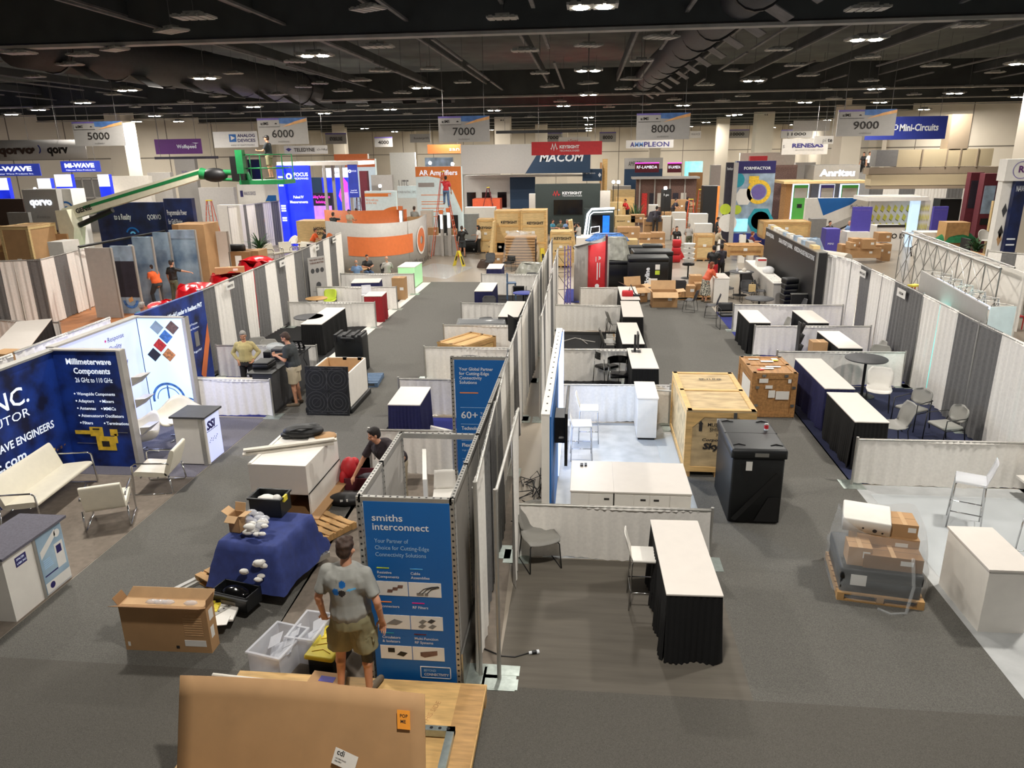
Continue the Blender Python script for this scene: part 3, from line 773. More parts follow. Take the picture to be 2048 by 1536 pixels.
carpet([(-11.2, 7.08), (-7.6, 7.08), (-7.6, 12.4), (-11.2, 12.4)], 'grey_carpet', 'plain brown carpet under the white sofa and chrome armchairs')
carpet([(-10.6, 12.45), (-7.6, 12.45), (-7.6, 15.8), (-10.6, 15.8)], 'blue_grey_carpet', 'blue grey carpet under the white swan chair booth')
carpet([(-10.8, 15.9), (-7.6, 15.9), (-7.6, 19.1), (-10.8, 19.1)], 'blue_carpet', 'blue carpet behind the standing man in the beige shirt')
carpet([(-11.4, 19.2), (-7.6, 19.2), (-7.6, 31.9), (-11.8, 31.9)], 'black_carpet', 'black carpet under the long black skirted table')
tag(B('white').poly([(-7.95, 19.3, .006), (-7.56, 19.3, .006), (-7.56, 35.0, .006), (-7.95, 35.0, .006)], (0, 0, .004)).make('floor_strip'), 'white strip laid along the edge of the left booths', 'floor strip')
carpet([(-4.5, 12.95), (-1.5, 12.95), (-1.5, 16.1), (-4.5, 16.1)], 'blue_carpet', 'blue carpet behind the navy skirted table')
carpet([(-4.5, 19.3), (-1.5, 19.3), (-1.5, 31.8), (-4.5, 31.8)], 'black_carpet', 'black carpet in the booths with the crate and blue stool', z=.005)
carpet([(-.9, 16.1), (1.98, 16.1), (1.98, 25.0), (-.9, 25.0)], 'black_carpet', 'black carpet under the two leather tub chairs')
carpet([(-21, 17), (-11.6, 17), (-12.6, 31), (-22, 31)], 'orange_floor', 'bare orange brown floor where two workers put up blue panels')
# ---- walls: mostly white panels, seen far away
def wall(name, p, q, z0, z1, m, joints=0, extra=None):
    p, q = Vector((p[0], p[1], 0)), Vector((q[0], q[1], 0)); d = (q-p); n = Vector((-d.y, d.x, 0)).normalized()
    b = B(m); b.poly([p+Vector((0, 0, z0)), q+Vector((0, 0, z0)), q+Vector((0, 0, z1)), p+Vector((0, 0, z1))], n*.4)
    b.on('joint')
    for k in range(1, joints):
        c = p+d*k/joints-n*.01; u = d.normalized()*.04; b.poly([c-u+Vector((0, 0, z0)), c+u+Vector((0, 0, z0)), c+u+Vector((0, 0, z1)), c-u+Vector((0, 0, z1))])
    if joints: 
        for z in (z0+(z1-z0)*.5,): b.poly([p-n*.012+Vector((0, 0, z-.05)), q-n*.012+Vector((0, 0, z-.05)), q-n*.012+Vector((0, 0, z+.05)), p-n*.012+Vector((0, 0, z+.05))])
    return struct(name, b)
wall('wall_left', (-62, 50), (-34, 76), 0, 12, 'wall_white', 9)
wall('wall_side', (-34, 76), (-40, 118), 0, 12, 'wall_white', 5)
wall('wall_back', (-44, 120), (34, 120), 0, 12, 'wall_white', 16)
wall('wall_right', (30, 120), (27, 74), 0, 12, 'wall_white', 6)
wall('wall_corner', (26.5, 76), (44, 46), 0, 12, 'wall_white', 7)
wall('wall_left_end', (-62, -8), (-62, 50), 0, 12, 'wall_white', 0)
wall('wall_right_end', (44, 50), (44, -8), 0, 12, 'wall_white', 0)
struct('ceiling', B('ceiling_black').bx(-75, 60, -8, 128, 12, 12.2))
# ceiling steel: cross beams with a pale lower edge, long purlins, struts
k = 0
for y in (22, 45.8, 55, 63.3, 72.5, 82.3, 91, 100, 109):
    b = B('beam_black').bx(-60, 44, y-.14, y+.14, 9.25, 10.6); b.on('beam_edge').bx(-60, 44, y-.2, y+.2, 9.12, 9.2 if y < 50 else 9.17)
    tag(b.make('ceiling_beam'), kind='structure')
for i, x in enumerate([-40, -34, -28, -23, -18.5, -13.2, -9.5, -6, -2.4, 1.6, 5, 8.5, 12, 16, 21, 26, 32]):
    b = B('beam_black').bx(x-.07, x+.07, 2, 118, 9.9, 10.25); b.on('strut_grey').bx(x-.05, x+.05, 2, 118, 9.85, 9.9)
    for j in range(5):
        y0 = 4+random.random()*4+j*9; b.bx(x+.9, x+1.0, y0, y0+5+random.random()*3, 9.5, 9.56)
    tag(b.make('ceiling_beam'), kind='structure')
# columns
def column(x, y, s=.95, ch=0, code=None, h=9.3, rot=0):
    b = B('wall_white').bx(-s/2, s/2, -s/2, s/2, 0, h)
    if code: b.on('ink').text(code, (0, -s/2-.01, h-.75), .16, al='C', bold=.02)
    o = b.make('column'); o.location = (x, y, 0); o.rotation_euler.z = rot; o['kind'] = 'structure'; return o
column(-39.5, 62, 1.6, code='N-10', rot=-.15, h=10.2); column(-35.2, 80, 1.5, code='N-8', h=10.05); column(-30, 91, 1.4, h=9.8); column(-56, 70, 1.6, rot=-.3, h=10)
column(-8.3, 75, 1.5, code='M-8', h=9.7); column(20.6, 64, 1.6, code='K-10', rot=.15, h=10.1); column(17.5, 80, 1.7, code='K-8', h=9.95); column(15.2, 90, 1.3, h=9.65)
column(-25.7, 110, 1.4, h=9.6); column(-5.6, 92, 1.4, h=9.7); column(-3.6, 110, 1.3, h=9.6); column(8.5, 100, 1.4, h=9.6); column(39, 62, 2.2, rot=.3, h=10)
column(dep(2030, 400, 30).x+1.2, 31, 1.4, h=10)
# ventilation ducts under the roof
def duct(pts, r, label, n=9):
    t = thing('ventilation_duct', label, 'duct', pts[0], 0); o = Vector(pts[0])
    b = B('dark_grey'); P = [Vector(p)-o for p in pts]; b.tube(P, r, 18); b.make('pipe', t)
    L = (P[-1]-P[0]); u = L.normalized()
    for k in range(n):
        c = P[0]+L*(k+.5)/n
        B('black').cyl(c-u*.06, c+u*.06, r+.05, n=18).make('joint_ring', t)
        sd = Vector((u.y, -u.x, 0))
        B('strut_grey').poly([c+sd*(r*.5)-Vector((0, 0, r*.7)), c+sd*(r*.5)+u*.9-Vector((0, 0, r*.7)), c+sd*(r*1.5)+u*.9-Vector((0, 0, r*1.3)), c+sd*(r*1.5)-Vector((0, 0, r*1.3))], (0, 0, .03)).make('air_outlet', t)
    return t
duct([(4.3, 14, 9.9), (3.9, 24, 9.9), (3.4, 37, 9.9), (3.0, 50, 9.9)], .62, 'black ringed ventilation duct above the hall, right of the brightest lamps', 14)
duct([(-18.4, 24, 9.7), (-17.4, 33, 9.7), (-16.4, 45, 9.7)], .85, 'large dark duct with purple sheen under the roof on the left side', 7)
duct([(-18, 50, 9.7), (-9, 52, 9.7)], .4, 'short dark cross duct under the roof far behind the left duct', 4)
# lamps: lit and unlit high-bay trays hanging under the steel
def mk_lamp(lit):
    def f():
        t = thing('high_bay_lamp', '', 'ceiling light')
        b = B('tray_white'); b.bx(-.55, .55, -.3, .3, .02, .07)
        for k in range(4): b.poly([(-.5+k*.26, -.34, 0), (-.3+k*.26, -.34, 0), (-.34+k*.26, -.3, .1), (-.46+k*.26, -.3, .1)], (0, .64, 0))
        b.bx(-.25, .25, -.12, .12, .07, .18); b.make('housing', t)
        B('strut_grey').cyl((0, 0, .15), (0, 0, 3.05), .012, n=5).make('hanger', t)
        if lit:
            for s in (-1, 1): B('lens').lathe([(0, -.03), (.15, -.025), (.21, .01), (.0, .02)], (s*.25, 0, 0), 14).make('lens', t)
            area_light('bulb', (0, 0, -.08), .55, LAMP_W, LAMP_C, t)
        return t
    return f
PROTO['lit_lamp'] = (mk_lamp(True), None); PROTO['dark_lamp'] = (mk_lamp(False), None)
LIT = [(1185,15),(1177,142),(1177,190),(1177,235),(630,112),(410,157),(255,181),(1733,80),(1507,162),(843,176),(507,214),(648,227),(780,219),(166,206),(77,220),(23,229),(309,232),(1366,211),(2044,128),(1909,187),(2037,194),(1753,178),(1610,205),(1127,212),(1463,231),(1760,205),(1848,219),(988,221),(357,243),(893,241)]
for i, (x, y) in enumerate(LIT):
    p = at(x, y, 8.95); big = i < 11
    put('lit_lamp', p, 0, 'lit high-bay lamp hanging in the black ceiling', 'lit high-bay lamps under the black ceiling')
for p in [(0, 4.6), (-8.4, 11.3), (8.2, 11.3), (-15, 17.5), (15.5, 17.5)]+[(x, y) for x in (-26, -13, 0, 13, 26) for y in (88, 102, 113)]+[(-13, 72), (13, 70), (-38, 62)]:
    put('lit_lamp', (p[0], p[1], 8.95), 0, 'lit high-bay lamp hanging in the black ceiling', 'lit high-bay lamps under the black ceiling')
OFF = [(388,37),(343,64),(1005,38),(737,20),(755,95),(760,143),(1050,103),(1177,93),(1323,77),(860,139),(925,166),(1080,148),(1099,174),(1283,123),(1262,160),(1247,179),(1735,20),(1940,53),(1557,101),(1467,143),(1736,116),(1616,152),(1870,133),(1990,146),(1737,163),(1411,171),(230,101),(590,125),(466,148),(165,112),(140,131),(38,108),(70,155),(226,190),(721,162),(607,175),(436,194),(555,190),(805,187),(1176,168),(1120,204),(1348,200),(1485,193),(1590,132),(1648,180),(1585,203),(371,205),(372,231),(474,228),(418,216),(559,224),(614,218),(678,223),(725,212),(742,221),(857,202),(1828,190),(1745,186),(1668,198),(1890,196),(1938,175),(2000,181),(1218,215),(1291,210),(1445,202),(1530,208),(640,168),(685,183),(515,190),(330,217),(270,215),(815,228),(1060,235)]
for i, (x, y) in enumerate(OFF):
    put('dark_lamp', at(x, y, 9.0), random.choice((0, 0, .4, -.5)), 'unlit pale lamp tray hanging in the black ceiling', 'unlit lamp trays under the black ceiling', scale=random.uniform(.62, .85))
# ================= NEAREST BOOTHS =================
# --- blue panelled booth of perforated aluminium frames
SX0, SX1, SY0, SY1, SY2 = -2.42, -1.39, 6.98, 8.86, 12.68
HB = 2.48
def holes(b, p, q, step=.075, r=.014, nrm=(0, -1, 0), u=None):
    p, q, nrm = Vector(p), Vector(q), Vector(nrm); d = q-p; n = int(d.length/step); a = d.normalized(); c = a.cross(nrm).normalized()
    for k in range(n):
        m = p+d*(k+.5)/n+nrm*.0015; b.add([m+r*(math.cos(2*PI*i/6)*a+math.sin(2*PI*i/6)*c) for i in range(6)], [tuple(range(6))], False)
def post(t, x, y, h=HB, s=.05):
    b = B('alu').bx(x-s/2, x+s/2, y-s/2, y+s/2, 0, h); b.on('alu_hole')
    holes(b, (x, y-s/2, .1), (x, y-s/2, h), nrm=(0, -1, 0)); holes(b, (x+s/2, y, .1), (x+s/2, y, h), nrm=(1, 0, 0)); b.make('frame_post', t, True)
def beam(t, p, q, z=HB, s=.05):
    p, q = Vector((p[0], p[1], z)), Vector((q[0], q[1], z)); d = (q-p).normalized(); n = Vector((-d.y, d.x, 0))*s/2
    b = B('alu').poly([p-n, q-n, q+n, p+n], (0, 0, -s*1.4)); b.on('alu_hole'); holes(b, p, q, nrm=(0, 0, 1)); b.make('frame_beam', t, True)
T = thing('exhibition_booth', 'blue and aluminium booth frame with product graphics, beside the man in the grey t-shirt', 'booth', (SX0, SY0, 0))
for x, y in ((SX0, SY0), (SX1, SY0), (SX0, SY1), (SX1, SY1), (SX1, 10.1), (SX1, 11.4), (SX1, SY2), (SX0, SY2), (SX0, 7.9), (SX1, 7.9)): post(T, x, y)
for a in (((SX0, SY0), (SX1, SY0)), ((SX0, SY0), (SX0, SY1)), ((SX1, SY0), (SX1, SY2)), ((SX0, SY1), (SX1, SY1)), ((SX0, SY2), (SX1, SY2))): beam(T, *a)
b = B('light_grey')
for y0, y1 in ((SY0, 7.9), (7.9, SY1), (SY1, 10.1), (10.1, 11.4), (11.4, SY2)): b.bx(SX1-.012, SX1+.012, y0+.03, y1-.03, .05, HB-.08)
b.make('side_wall', T, True)
B('light_grey').bx(SX0-.01, SX0+.01, SY0+.03, 7.87, .05, HB-.08).bx(SX0-.01, SX0+.01, 7.93, SY1-.03, .05, HB-.08).make('side_wall', T, True)
B('steel').bx(SX1+.03, SX1+.05, SY0, SY2, 0, .5).make('kick_plate', T, True)
# open door of the little store room
t = B('light_grey').bx(-.02, .02, 0, .9, 0, 2.0); t.M = Matrix.Translation((-1.85, 7.95, .2)) @ Matrix.Rotation(.12, 4, 'Z')
b = B('white'); b.M = Matrix.Translation((-1.86, 7.75, 0)) @ Matrix.Rotation(.22, 4, 'Z'); b.bx(-.025, .025, 0, .95, .05, 2.33); b.make('door', T, True)
def front_graphic():
    W = SX1-SX0-.05; x0 = SX0+.025+.03; y = SY0-.028; b = B('smiths_blue').bx(x0, x0+W-.03, y, y+.015, 0, HB-.05)
    W -= .03; f = y-.003
    def X(u): return x0+u*W
    def Z(v): return (HB-.05)*(1-v)
    b.on('print_white').textw('smiths', (X(.09), f, Z(.095)), .085, W*.36, bold=.012).textw('interconnect', (X(.09), f, Z(.14)), .085, W*.66, bold=.012)
    b.on('smiths_light')
    for i, s in enumerate(('Your Partner of', 'Choice for Cutting-Edge', 'Connectivity Solutions')): b.textw(s, (X(.1), f, Z(.205+.035*i)), .052, W*(.40, .64, .6)[i])
    rows = [(.385, ('Resistive', 'Components'), ('Cable', 'Assemblies'), 'lime', 'sky_blue'), (.565, ('Connectors',), ('RF Filters',), 'orange', 'magenta'), (.735, ('Circulators', '& Isolators'), ('Multi-Function', 'RF Systems'), 'teal', 'maroon')]
    for j, (v, a, c, m1, m2) in enumerate(rows):
        for k, (tx, mm) in enumerate(((a, m1), (c, m2))):
            u0 = .1+.4*k
            b.on(mm).bx(X(u0), X(u0+.15), f, y, Z(v-.052), Z(v-.047)); b.on('print_white')
            for i, s in enumerate(tx): b.text(s, (X(u0+.005), f, Z(v-.02+.022*i)), .034, bold=.01)
            zt, zb = v+.02+.0*j, v+.095; b.on('paper').bx(X(u0-.03), X(u0+.36), f, y, Z(zb), Z(zt)); cx, cz = X(u0+.17), Z((zt+zb)/2); g = f-.002
            if k == 1 and j == 0:
                for s in (0, .04, .09): b.on('black').tube([(cx-.08+s, g, cz-.05), (cx-.02+s, g, cz+.01), (cx+.07+s, g, cz+.04), (cx+.15, g, cz+.05)], .004, 4); b.on('grey').bx(cx-.1+s, cx-.06+s, g-.002, g, cz-.07, cz-.04)
            elif k == 1 and j == 1:
                for sx, sz, mm in ((-.05, .02, 'grey'), (.05, .03, 'dark_grey'), (-.06, -.04, 'grey'), (.06, -.04, 'grey')): b.on(mm).poly([(cx+sx-.05, g, cz+sz-.01), (cx+sx+.0, g, cz+sz-.03), (cx+sx+.05, g, cz+sz+.01), (cx+sx, g, cz+sz+.03)])
            elif k == 1: b.on('photo_brown').poly([(cx-.1, g, cz-.03), (cx-.05, g, cz-.05), (cx+.1, g, cz-.01), (cx+.1, g, cz+.05), (cx-.1, g, cz+.02)])
            elif j == 2: b.on('black').poly([(cx-.1, g, cz+.0), (cx-.02, g, cz+.0), (cx-.02, g, cz+.06), (cx-.1, g, cz+.06)]).poly([(cx, g, cz-.03), (cx+.08, g, cz-.05), (cx+.13, g, cz), (cx+.05, g, cz+.02)])
            elif j == 1: b.on('grey').poly([(cx-.1, g, cz-.03), (cx+.02, g, cz-.04), (cx+.1, g, cz+.01), (cx, g, cz+.04)])
            else:
                for q in range(3): b.on('photo_brown').poly([(cx-.06+q*.06, g, cz-.05+q*.03), (cx+.0+q*.06, g, cz-.05+q*.03), (cx+.01+q*.06, g, cz-.01+q*.03), (cx-.05+q*.06, g, cz-.01+q*.03)])
    b.on('print_white')
    xa, xb, za, zb = X(.55), X(.93), Z(.93), Z(.868)
    for q in ((xa, xb, za, za+.01), (xa, xb, zb, zb+.01), (xa, xa+.01, za, zb), (xb-.01, xb, za, zb+.01)): b.bx(q[0], q[1], f, y, q[2], q[3])
    b.on('smiths_light').textw('BEYOND', (xa+.045, f, za+.09), .034, .14); b.on('print_white').textw('CONNECTIVITY', (xa+.045, f, za+.035), .036, .29, bold=.02)
    b.make('front_graphic', T, True)
front_graphic()
def back_graphic():
    x0, x1, y = SX0+.05, SX1-.03, SY2-.03; W = x1-x0; b = B('smiths_blue').bx(x0, x1, y, y+.015, .02, HB-.06); f = y-.003; top = HB-.06
    b.on('print_white')
    for i, (s, ww) in enumerate((('Your Global Partner', .66), ('for Cutting-Edge', .58), ('Connectivity', .44), ('Solutions', .34))): b.textw(s, (x0+W*.09, f, top-.2-.085*i), .062, W*ww, bold=.01)
    b.on('orange').bx(x0+W*.09, x0+W*.45, f, y, top-.64, top-.62)
    b.on('smiths_light')
    for z in (.92, 1.25, 1.58, 1.95): b.bx(x0+W*.09, x0+W*.95, f, y, top-z, top-z+.006)
    b.on('print_white').textw('60+', (x0+W*.1, f, top-1.13), .14, W*.33, bold=.01).text('Years', (x0+W*.48, f, top-1.05), .05).text('Experience', (x0+W*.48, f, top-1.13), .05)
    b.textw('Technology', (x0+W*.1, f, top-1.36), .07, W*.4, bold=.02).textw('Flexibility', (x0+W*.1, f, top-1.7), .07, W*.38, bold=.02).textw('Service', (x0+W*.1, f, top-2.06), .07, W*.3, bold=.02)
    b.on('smiths_light')
    for i, s in enumerate(('Broad Range of Advanced', 'Interconnect Technologies')): b.text(s, (x0+W*.1, f, top-1.45-.06*i), .032)
    b.text('High Volume Production', (x0+W*.1, f, top-1.79), .032).text('Global Support', (x0+W*.1, f, top-2.15), .032).text('Local Experts', (x0+W*.1, f, top-2.21), .032)
    b.make('back_graphic', T, True)
back_graphic()
put('white_stool', at(893, 1068), .15, 'white seat stool standing inside the aluminium framed store room', scale=.95)
round_table(at(842, 1120)+Vector((0, 0.25, 0)), .3, .74, 'white', 'white', 'small white round table inside the aluminium framed booth')
put('eames', (-1.8, 7.9, 0), .4, 'low white shell seat inside the booth behind the front graphic')
# --- drape line on the booth's right, with near double base plates
gry = ['white', 'grey', 'white']
Lx = [(-1.18, 7.25), (-1.3, 10.1), (-1.42, 13.1), (-1.45, 16.1), (-1.46, 19.2), (-1.47, 22.2), (-1.48, 25.4), (-1.48, 28.6), (-1.48, 31.9)]
for i in range(8):
    back_drape(Lx[i], Lx[i+1], 2.5 if i == 0 else 2.45, [('white', 'grey', 'grey'), ('grey', 'white', 'grey'), ('white', 'grey', 'white'), ('white', 'white', 'grey'), ('grey', 'white', 'white'), ('white', 'grey', 'white'), ('white', 'white', 'grey'), ('white', 'white', 'grey')][i],
        'tall drape section %s, left face of the centre line' % ('nearest the gallery', 'second from the gallery', 'third from the gallery', 'fourth from the gallery', 'fifth from the gallery', 'sixth from the gallery', 'seventh from the gallery', 'farthest from the gallery')[i], ends=(1, 1 if i == 7 else 0))
Rx = [(-.95, 7.2), (-.95, 10), (-.97, 13), (-1.0, 16.1), (-1.02, 19.2), (-1.05, 22.2), (-1.08, 25.2), (-1.1, 28.5)]
for i in range(7):
    if i in (1, 2): continue
    back_drape(Rx[i], Rx[i+1], 2.44, [('grey',), 0, 0, ('white', 'grey', 'white'), ('white', 'white', 'grey'), ('grey', 'white', 'white'), ('white', 'grey', 'white')][i] if i else (None, None, 'white'),
        'tall drape section %s, right face of the centre line' % ('nearest the gallery', '', '', 'behind the black leather tub chairs', 'behind the folding chairs', 'behind the red curved tower', 'behind the purple lattice tower')[i], ends=(1, 1 if i == 6 else 0))
b = B('galv').bx(-1.12, -.72, 7.02, 7.2, 0, .014).bx(-1.12, -.72, 7.26, 7.44, 0, .014); tag(b.make('base_plate'), 'steel slotted base plate under the nearest drape upright', 'base plate')
t = thing('power_cable', 'black power cable with white plug lying on the brown booth floor', 'cable', at(1000, 1310), 0)
B('black').tube([at(975, 1300)+Vector((-.05, 0, .02)), at(1003, 1312, .012), at(1030, 1314, .012), at(1058, 1306, .012)], .009, 6).make('cord', t, True)
b = B('print_white').cyl(at(1058, 1306, .02), at(1064, 1305, .025), .02).on('black').cyl(at(1064, 1305, .025), at(1073, 1304, .025), .026).on('print_white').cyl(at(1073, 1304, .025), at(1078, 1303, .025), .027); b.make('plug', t, True)
# --- first booth on the right of the drape
side_rail((-1.0, 9.98), (1.92, 9.98), 'low white drape rail behind the grey sled chair, nearest rail of the centre row')
put('grey_chair', at(1072, 1135)+Vector((.06, .1, 0)), .42, 'grey sled chair alone in front of the nearest white low drape', scale=1.05)
quad_table([(1333, 1188), (1447, 1190), (1393, 1041), (1303, 1040)], .97, 'black', 'nearest tall table with black skirt and white top beside the right aisle')
put('white_stool', at(1287, 1205), PI/2, 'white bar stool with chrome legs pulled up to the nearest black table')
# --- second booth: display wall, stools, cabinets
T = thing('exhibition_wall', 'light aluminium display wall with blue edge, seen edge-on, holding a black monitor', 'display wall', (-.62, 9.85, 0))
B('white').bx(-.62, -.5, 10.08, 12.8, 0, 2.33).bx(-.61, -.51, 12.8, 15.6, 0, 2.31).make('panel', T, True, bev=.01)
b = B('alu_hole')
for k in range(16): b.bx(-.57, -.545, 10.2+k*.33, 10.24+k*.33, 2.34, 2.345)
b.on('white').bx(-.625, -.495, 10.07, 15.6, 2.32, 2.34); b.make('top_cap', T, True)
B('smiths_blue').bx(-.498, -.475, 10.12, 15.5, .05, 2.28).make('blue_face', T, True)
B('led_edge').bx(-.475, -.46, 12.9, 15.6, .05, 2.3).make('light_edge', T, True)
t = thing('television', 'black wall monitor seen edge-on on the light display wall', 'television', (-.45, 11.5, 0))
B('black_gloss').bx(-.30, -.25, 10.9, 12.4, 1.15, 2.05).make('screen', t, True, bev=.005)
B('black').bx(-.475, -.30, 11.4, 11.9, 1.35, 1.8).bx(-.4, -.3, 11.1, 12.2, 1.5, 1.55).make('wall_mount', t, True)
area_light('bulb', (-.1, 13.8, 1.9), .5, 46, (.5, .7, 1), None, (0, -PI/2.4, 0))
put('white_stool', at(1157, 925)+Vector((.05, .25, 0)), PI/2+.05, 'white bar stool nearest the cabinets in the blue-lit booth')
put('white_stool', at(1172, 893)+Vector((.05, .35, 0)), PI/2, 'white bar stool nearest the blue-lit low drape')
side_rail((-.55, 16.0), (1.95, 16.05), 'low drape rail glowing pale blue behind the two white bar stools')
T = thing('base_cabinet', 'white two-door base cabinet left of its neighbour in the front booth', 'cabinet', (0, 10.35, 0)); X0 = at(1140, 985, .95).x
def cab(T, x0, x1, y0, y1, h, doors, handles):
    B('white').bx(x0, x1, y0, y1, .04, h-.025).make('body', T, True); B('white_top').bx(x0-.01, x1+.01, y0-.02, y1, h-.025, h).make('countertop', T, True, bev=.004)
    for i in range(len(doors)-1):
        d = B('white').bx(doors[i]+.006, doors[i+1]-.006, y0-.018, y0, .08, h-.05).make('door', T, True, bev=.003)
        if handles[i]: B('ink').bx(doors[i+1 if handles[i] > 0 else i]-.14*(handles[i] > 0)+.06*(handles[i] < 0), doors[i+1 if handles[i] > 0 else i]-.06*(handles[i] > 0)+.14*(handles[i] < 0), y0-.024, y0-.018, h-.14, h-.11).make('lock', d, True)
ya = 10.22; yb = 11.35
cab(T, -.18, .47, ya, yb, 1.06, [-.18, .1, .47], [0, 1])
T = thing('base_cabinet', 'white three-door base cabinet right of its neighbour in the front booth', 'cabinet', (1, 10.35, 0))
cab(T, .49, 1.64, ya, yb, 1.06, [.49, .78, 1.02, 1.32, 1.64], [0, 1, -1, 0])
t = thing('remote_control', 'small black remote control lying on the white cabinet', 'remote control', at(1163, 930, 1.065)); B('black').bx(-.02, .03, -.05, .05, 0, .018).bx(.05, .09, -.04, .06, 0, .018).make('body', t, bev=.003)
m, r, wd = edge((1267, 880), (1318, 882)); counter('tall_cabinet', m, 0, .42, 1.15, .98, 'white', 'white_top', 'white narrow cabinet at the aisle end of the blue-lit booth', 'cabinet', .06)
o = B('clear_plastic').poly([(1.62, 11.4, .012), (2.02, 11.3, .012), (1.98, 15.3, .012), (1.55, 15.5, .012)], (0, 0, .004)).make('plastic_film'); tag(o, 'loose clear plastic film on pale carpet by the white cabinets', 'plastic film')
t = thing('rail_upright', 'bare low drape upright and rail stub beside the white narrow cabinet', 'upright', (1.98, 15.7, 0)); upright(t, (1.98, 15.7), .92); B('alu').cyl((1.6, 15.75, .9), (1.98, 15.7, .9), .02).make('crossbar', t, True)
# third booth: tub chairs, black skirted table with computer
side_rail((-.9, 19.15), (1.2, 19.2), 'plain low white drape rail behind the leather tub chairs')
put('tub_chair', Vector((*at(1238, 750, .47).xy, 0)), .15, 'black leather tub chair with chrome legs nearest the black table', scale=1.05)
put('tub_chair', Vector((*at(1213, 733, .47).xy, 0)), .7, 'black leather tub chair turned sideways behind its twin', scale=1.05)
quad_table([(1265, 736), (1317, 736), (1303, 697), (1254, 696)], 1.0, 'black', 'black skirted table carrying a monitor, beyond the white narrow cabinet')
quad_table([(1249, 687), (1285, 687), (1276, 645), (1231, 645)], 1.0, 'black', 'black skirted table beside the black floored booth with loose cables')
quad_table([(1247, 633), (1286, 633), (1278, 602), (1241, 602)], 1.0, 'black', 'black skirted table third from the cabinet along the right aisle')
quad_table([(1243, 599), (1280, 599), (1270, 573), (1236, 573)], 1.0, 'black', 'black skirted table with a red bag, beside the low white drape')
t = thing('monitor', 'black monitor on stand seen from the side on a white table top', 'monitor', at(1275, 703, 1.0))
B('black').bx(-.02, .02, -.2, .2, .12, .5).make('screen', t); B('black').bx(-.1, -.04, -.03, .03, 0, .45).bx(-.16, .08, -.1, .1, 0, .015).make('stand', t)
t = thing('tool_bag', 'red bag with black strap lying on a white table top', 'bag', at(1255, 592, 1.0)); B('red').rb(-.2, .2, -.1, .14, 0, .2, .05).make('body', t); B('black').tube([(.05, 0, .2), (.1, 0, .42), (.25, .05, .1), (.35, .0, .03)], .02, 6).make('strap', t); B('black').rb(.2, .45, -.08, .1, 0, .06, .02).make('pouch', t)
put('grey_chair', Vector((*at(1229, 646, .45).xy, 0)), PI/2+.2, 'grey folding style chair behind the third black table of the right aisle')
put('grey_chair', Vector((*at(1218, 684, .45).xy, 0)), PI/2+.1, 'grey curved back chair on black carpet beside loose cables')
for i, p in enumerate(((1228, 681), (1228, 691))): carton(at(*p), .0, .5, .45, .12, 'flat white box on black carpet behind the black skirted tables, %s one' % ('far', 'near')[i], 'white', lbl=False)
o = B('light_grey').tube([at(1125, 683, .02), at(1150, 676, .02), at(1170, 681, .02), at(1190, 684, .02)], .02, 5).tube([at(1160, 677, .02), at(1175, 688, .02)], .015, 5).make('loose_cable'); tag(o, 'loose pale cables on the black carpet between two low drapes', 'cable')
side_rail(at(1103, 610, .91), at(1243, 612, .91), 'low white gathered drape rail nearer than the red curved tower')
side_rail(at(1160, 576, .91), at(1238, 576, .91), 'short low white drape rail right of the red curved tower')
# cable tangle behind the wall
b = B('black'); rs = random.Random(5)
for k in range(7):
    x, y = -1.0+rs.uniform(-.1, .15), 11.6+rs.uniform(-.6, 1.6); b.tube([(x+rs.uniform(-.2, .2), y+rs.uniform(-.6, .6), rs.uniform(.01, .12)) for _ in range(7)], .009, 5)
tag(b.make('cable_tangle'), 'tangle of black cables on the floor behind the light display wall', 'cable', kind='stuff')
# ================= LEFT FRONT =================
def S4(x, y, ang): return Matrix.Translation((x, y, 0)) @ Matrix.Rotation(ang, 4, 'Z')
# --- navy lit booth wall: back wall along x = -10.4, divider towards the aisle
T = thing('exhibition_wall', 'navy lit booth wall with white lettering and a yellow component picture, behind the white sofa', 'display wall', (-10.45, 10.6, 0))
b = B('navy_graphic').bx(-10.5, -10.38, 9.7, 12.9, .0, 2.42); b.on('lit_sign_text'); f = -10.376
U = (0, 1, 0)
b.textw('SPACEK INC.'[-4:], (f, 11.05, 1.68), .34, .98, u=U, bold=.01).textw('DISTRIBUTOR', (f, 10.02, 1.42), .17, 1.95, u=U).textw('TO MICROWAVE ENGINEERS', (f, 9.95, .98), .15, 2.55, u=U, bold=.02)
b.textw('-inc.com', (f, 10.62, .66), .2, 1.05, u=U, bold=.02).textw('on In-Stock Items', (f, 10.45, .46), .09, 1.15, u=U).textw('Technical Support', (f, 10.5, .28), .09, 1.1, u=U)
b.on('lit_sign_text')
rs = random.Random(2)
for k in range(26):
    y = 9.9+k*.11; z = .06+.018*k+rs.uniform(0, .08); b.on(rs.choice(['lit_sign_text', 'gold', 'photo_brown'])).bx(-10.378, -10.372, y, y+rs.uniform(.03, .09), z, z+rs.uniform(.02, .05))
b.make('back_panel', T, True)
B('alu').bx(-10.52, -10.34, 9.7, 12.95, 2.42, 2.46).make('top_rail', T, True)
b = B('navy_graphic').bx(-10.38, -9.0, 12.84, 12.94, 0, 2.44); fy = 12.836; x0 = -10.36; W = 1.34
b.on('lit_sign_text').textw('Millimeterwave', (x0+W*.18, fy, 2.17), .12, W*.7, bold=.03).textw('Components', (x0+W*.27, fy, 1.98), .12, W*.57, bold=.03).textw('26 GHz to 110 GHz', (x0+W*.27, fy, 1.8), .1, W*.58, bold=.01)
b.disc((x0+W*.215, fy, 1.56), .017).textw('Waveguide Components', (x0+W*.25, fy, 1.53), .065, W*.6, bold=.02)
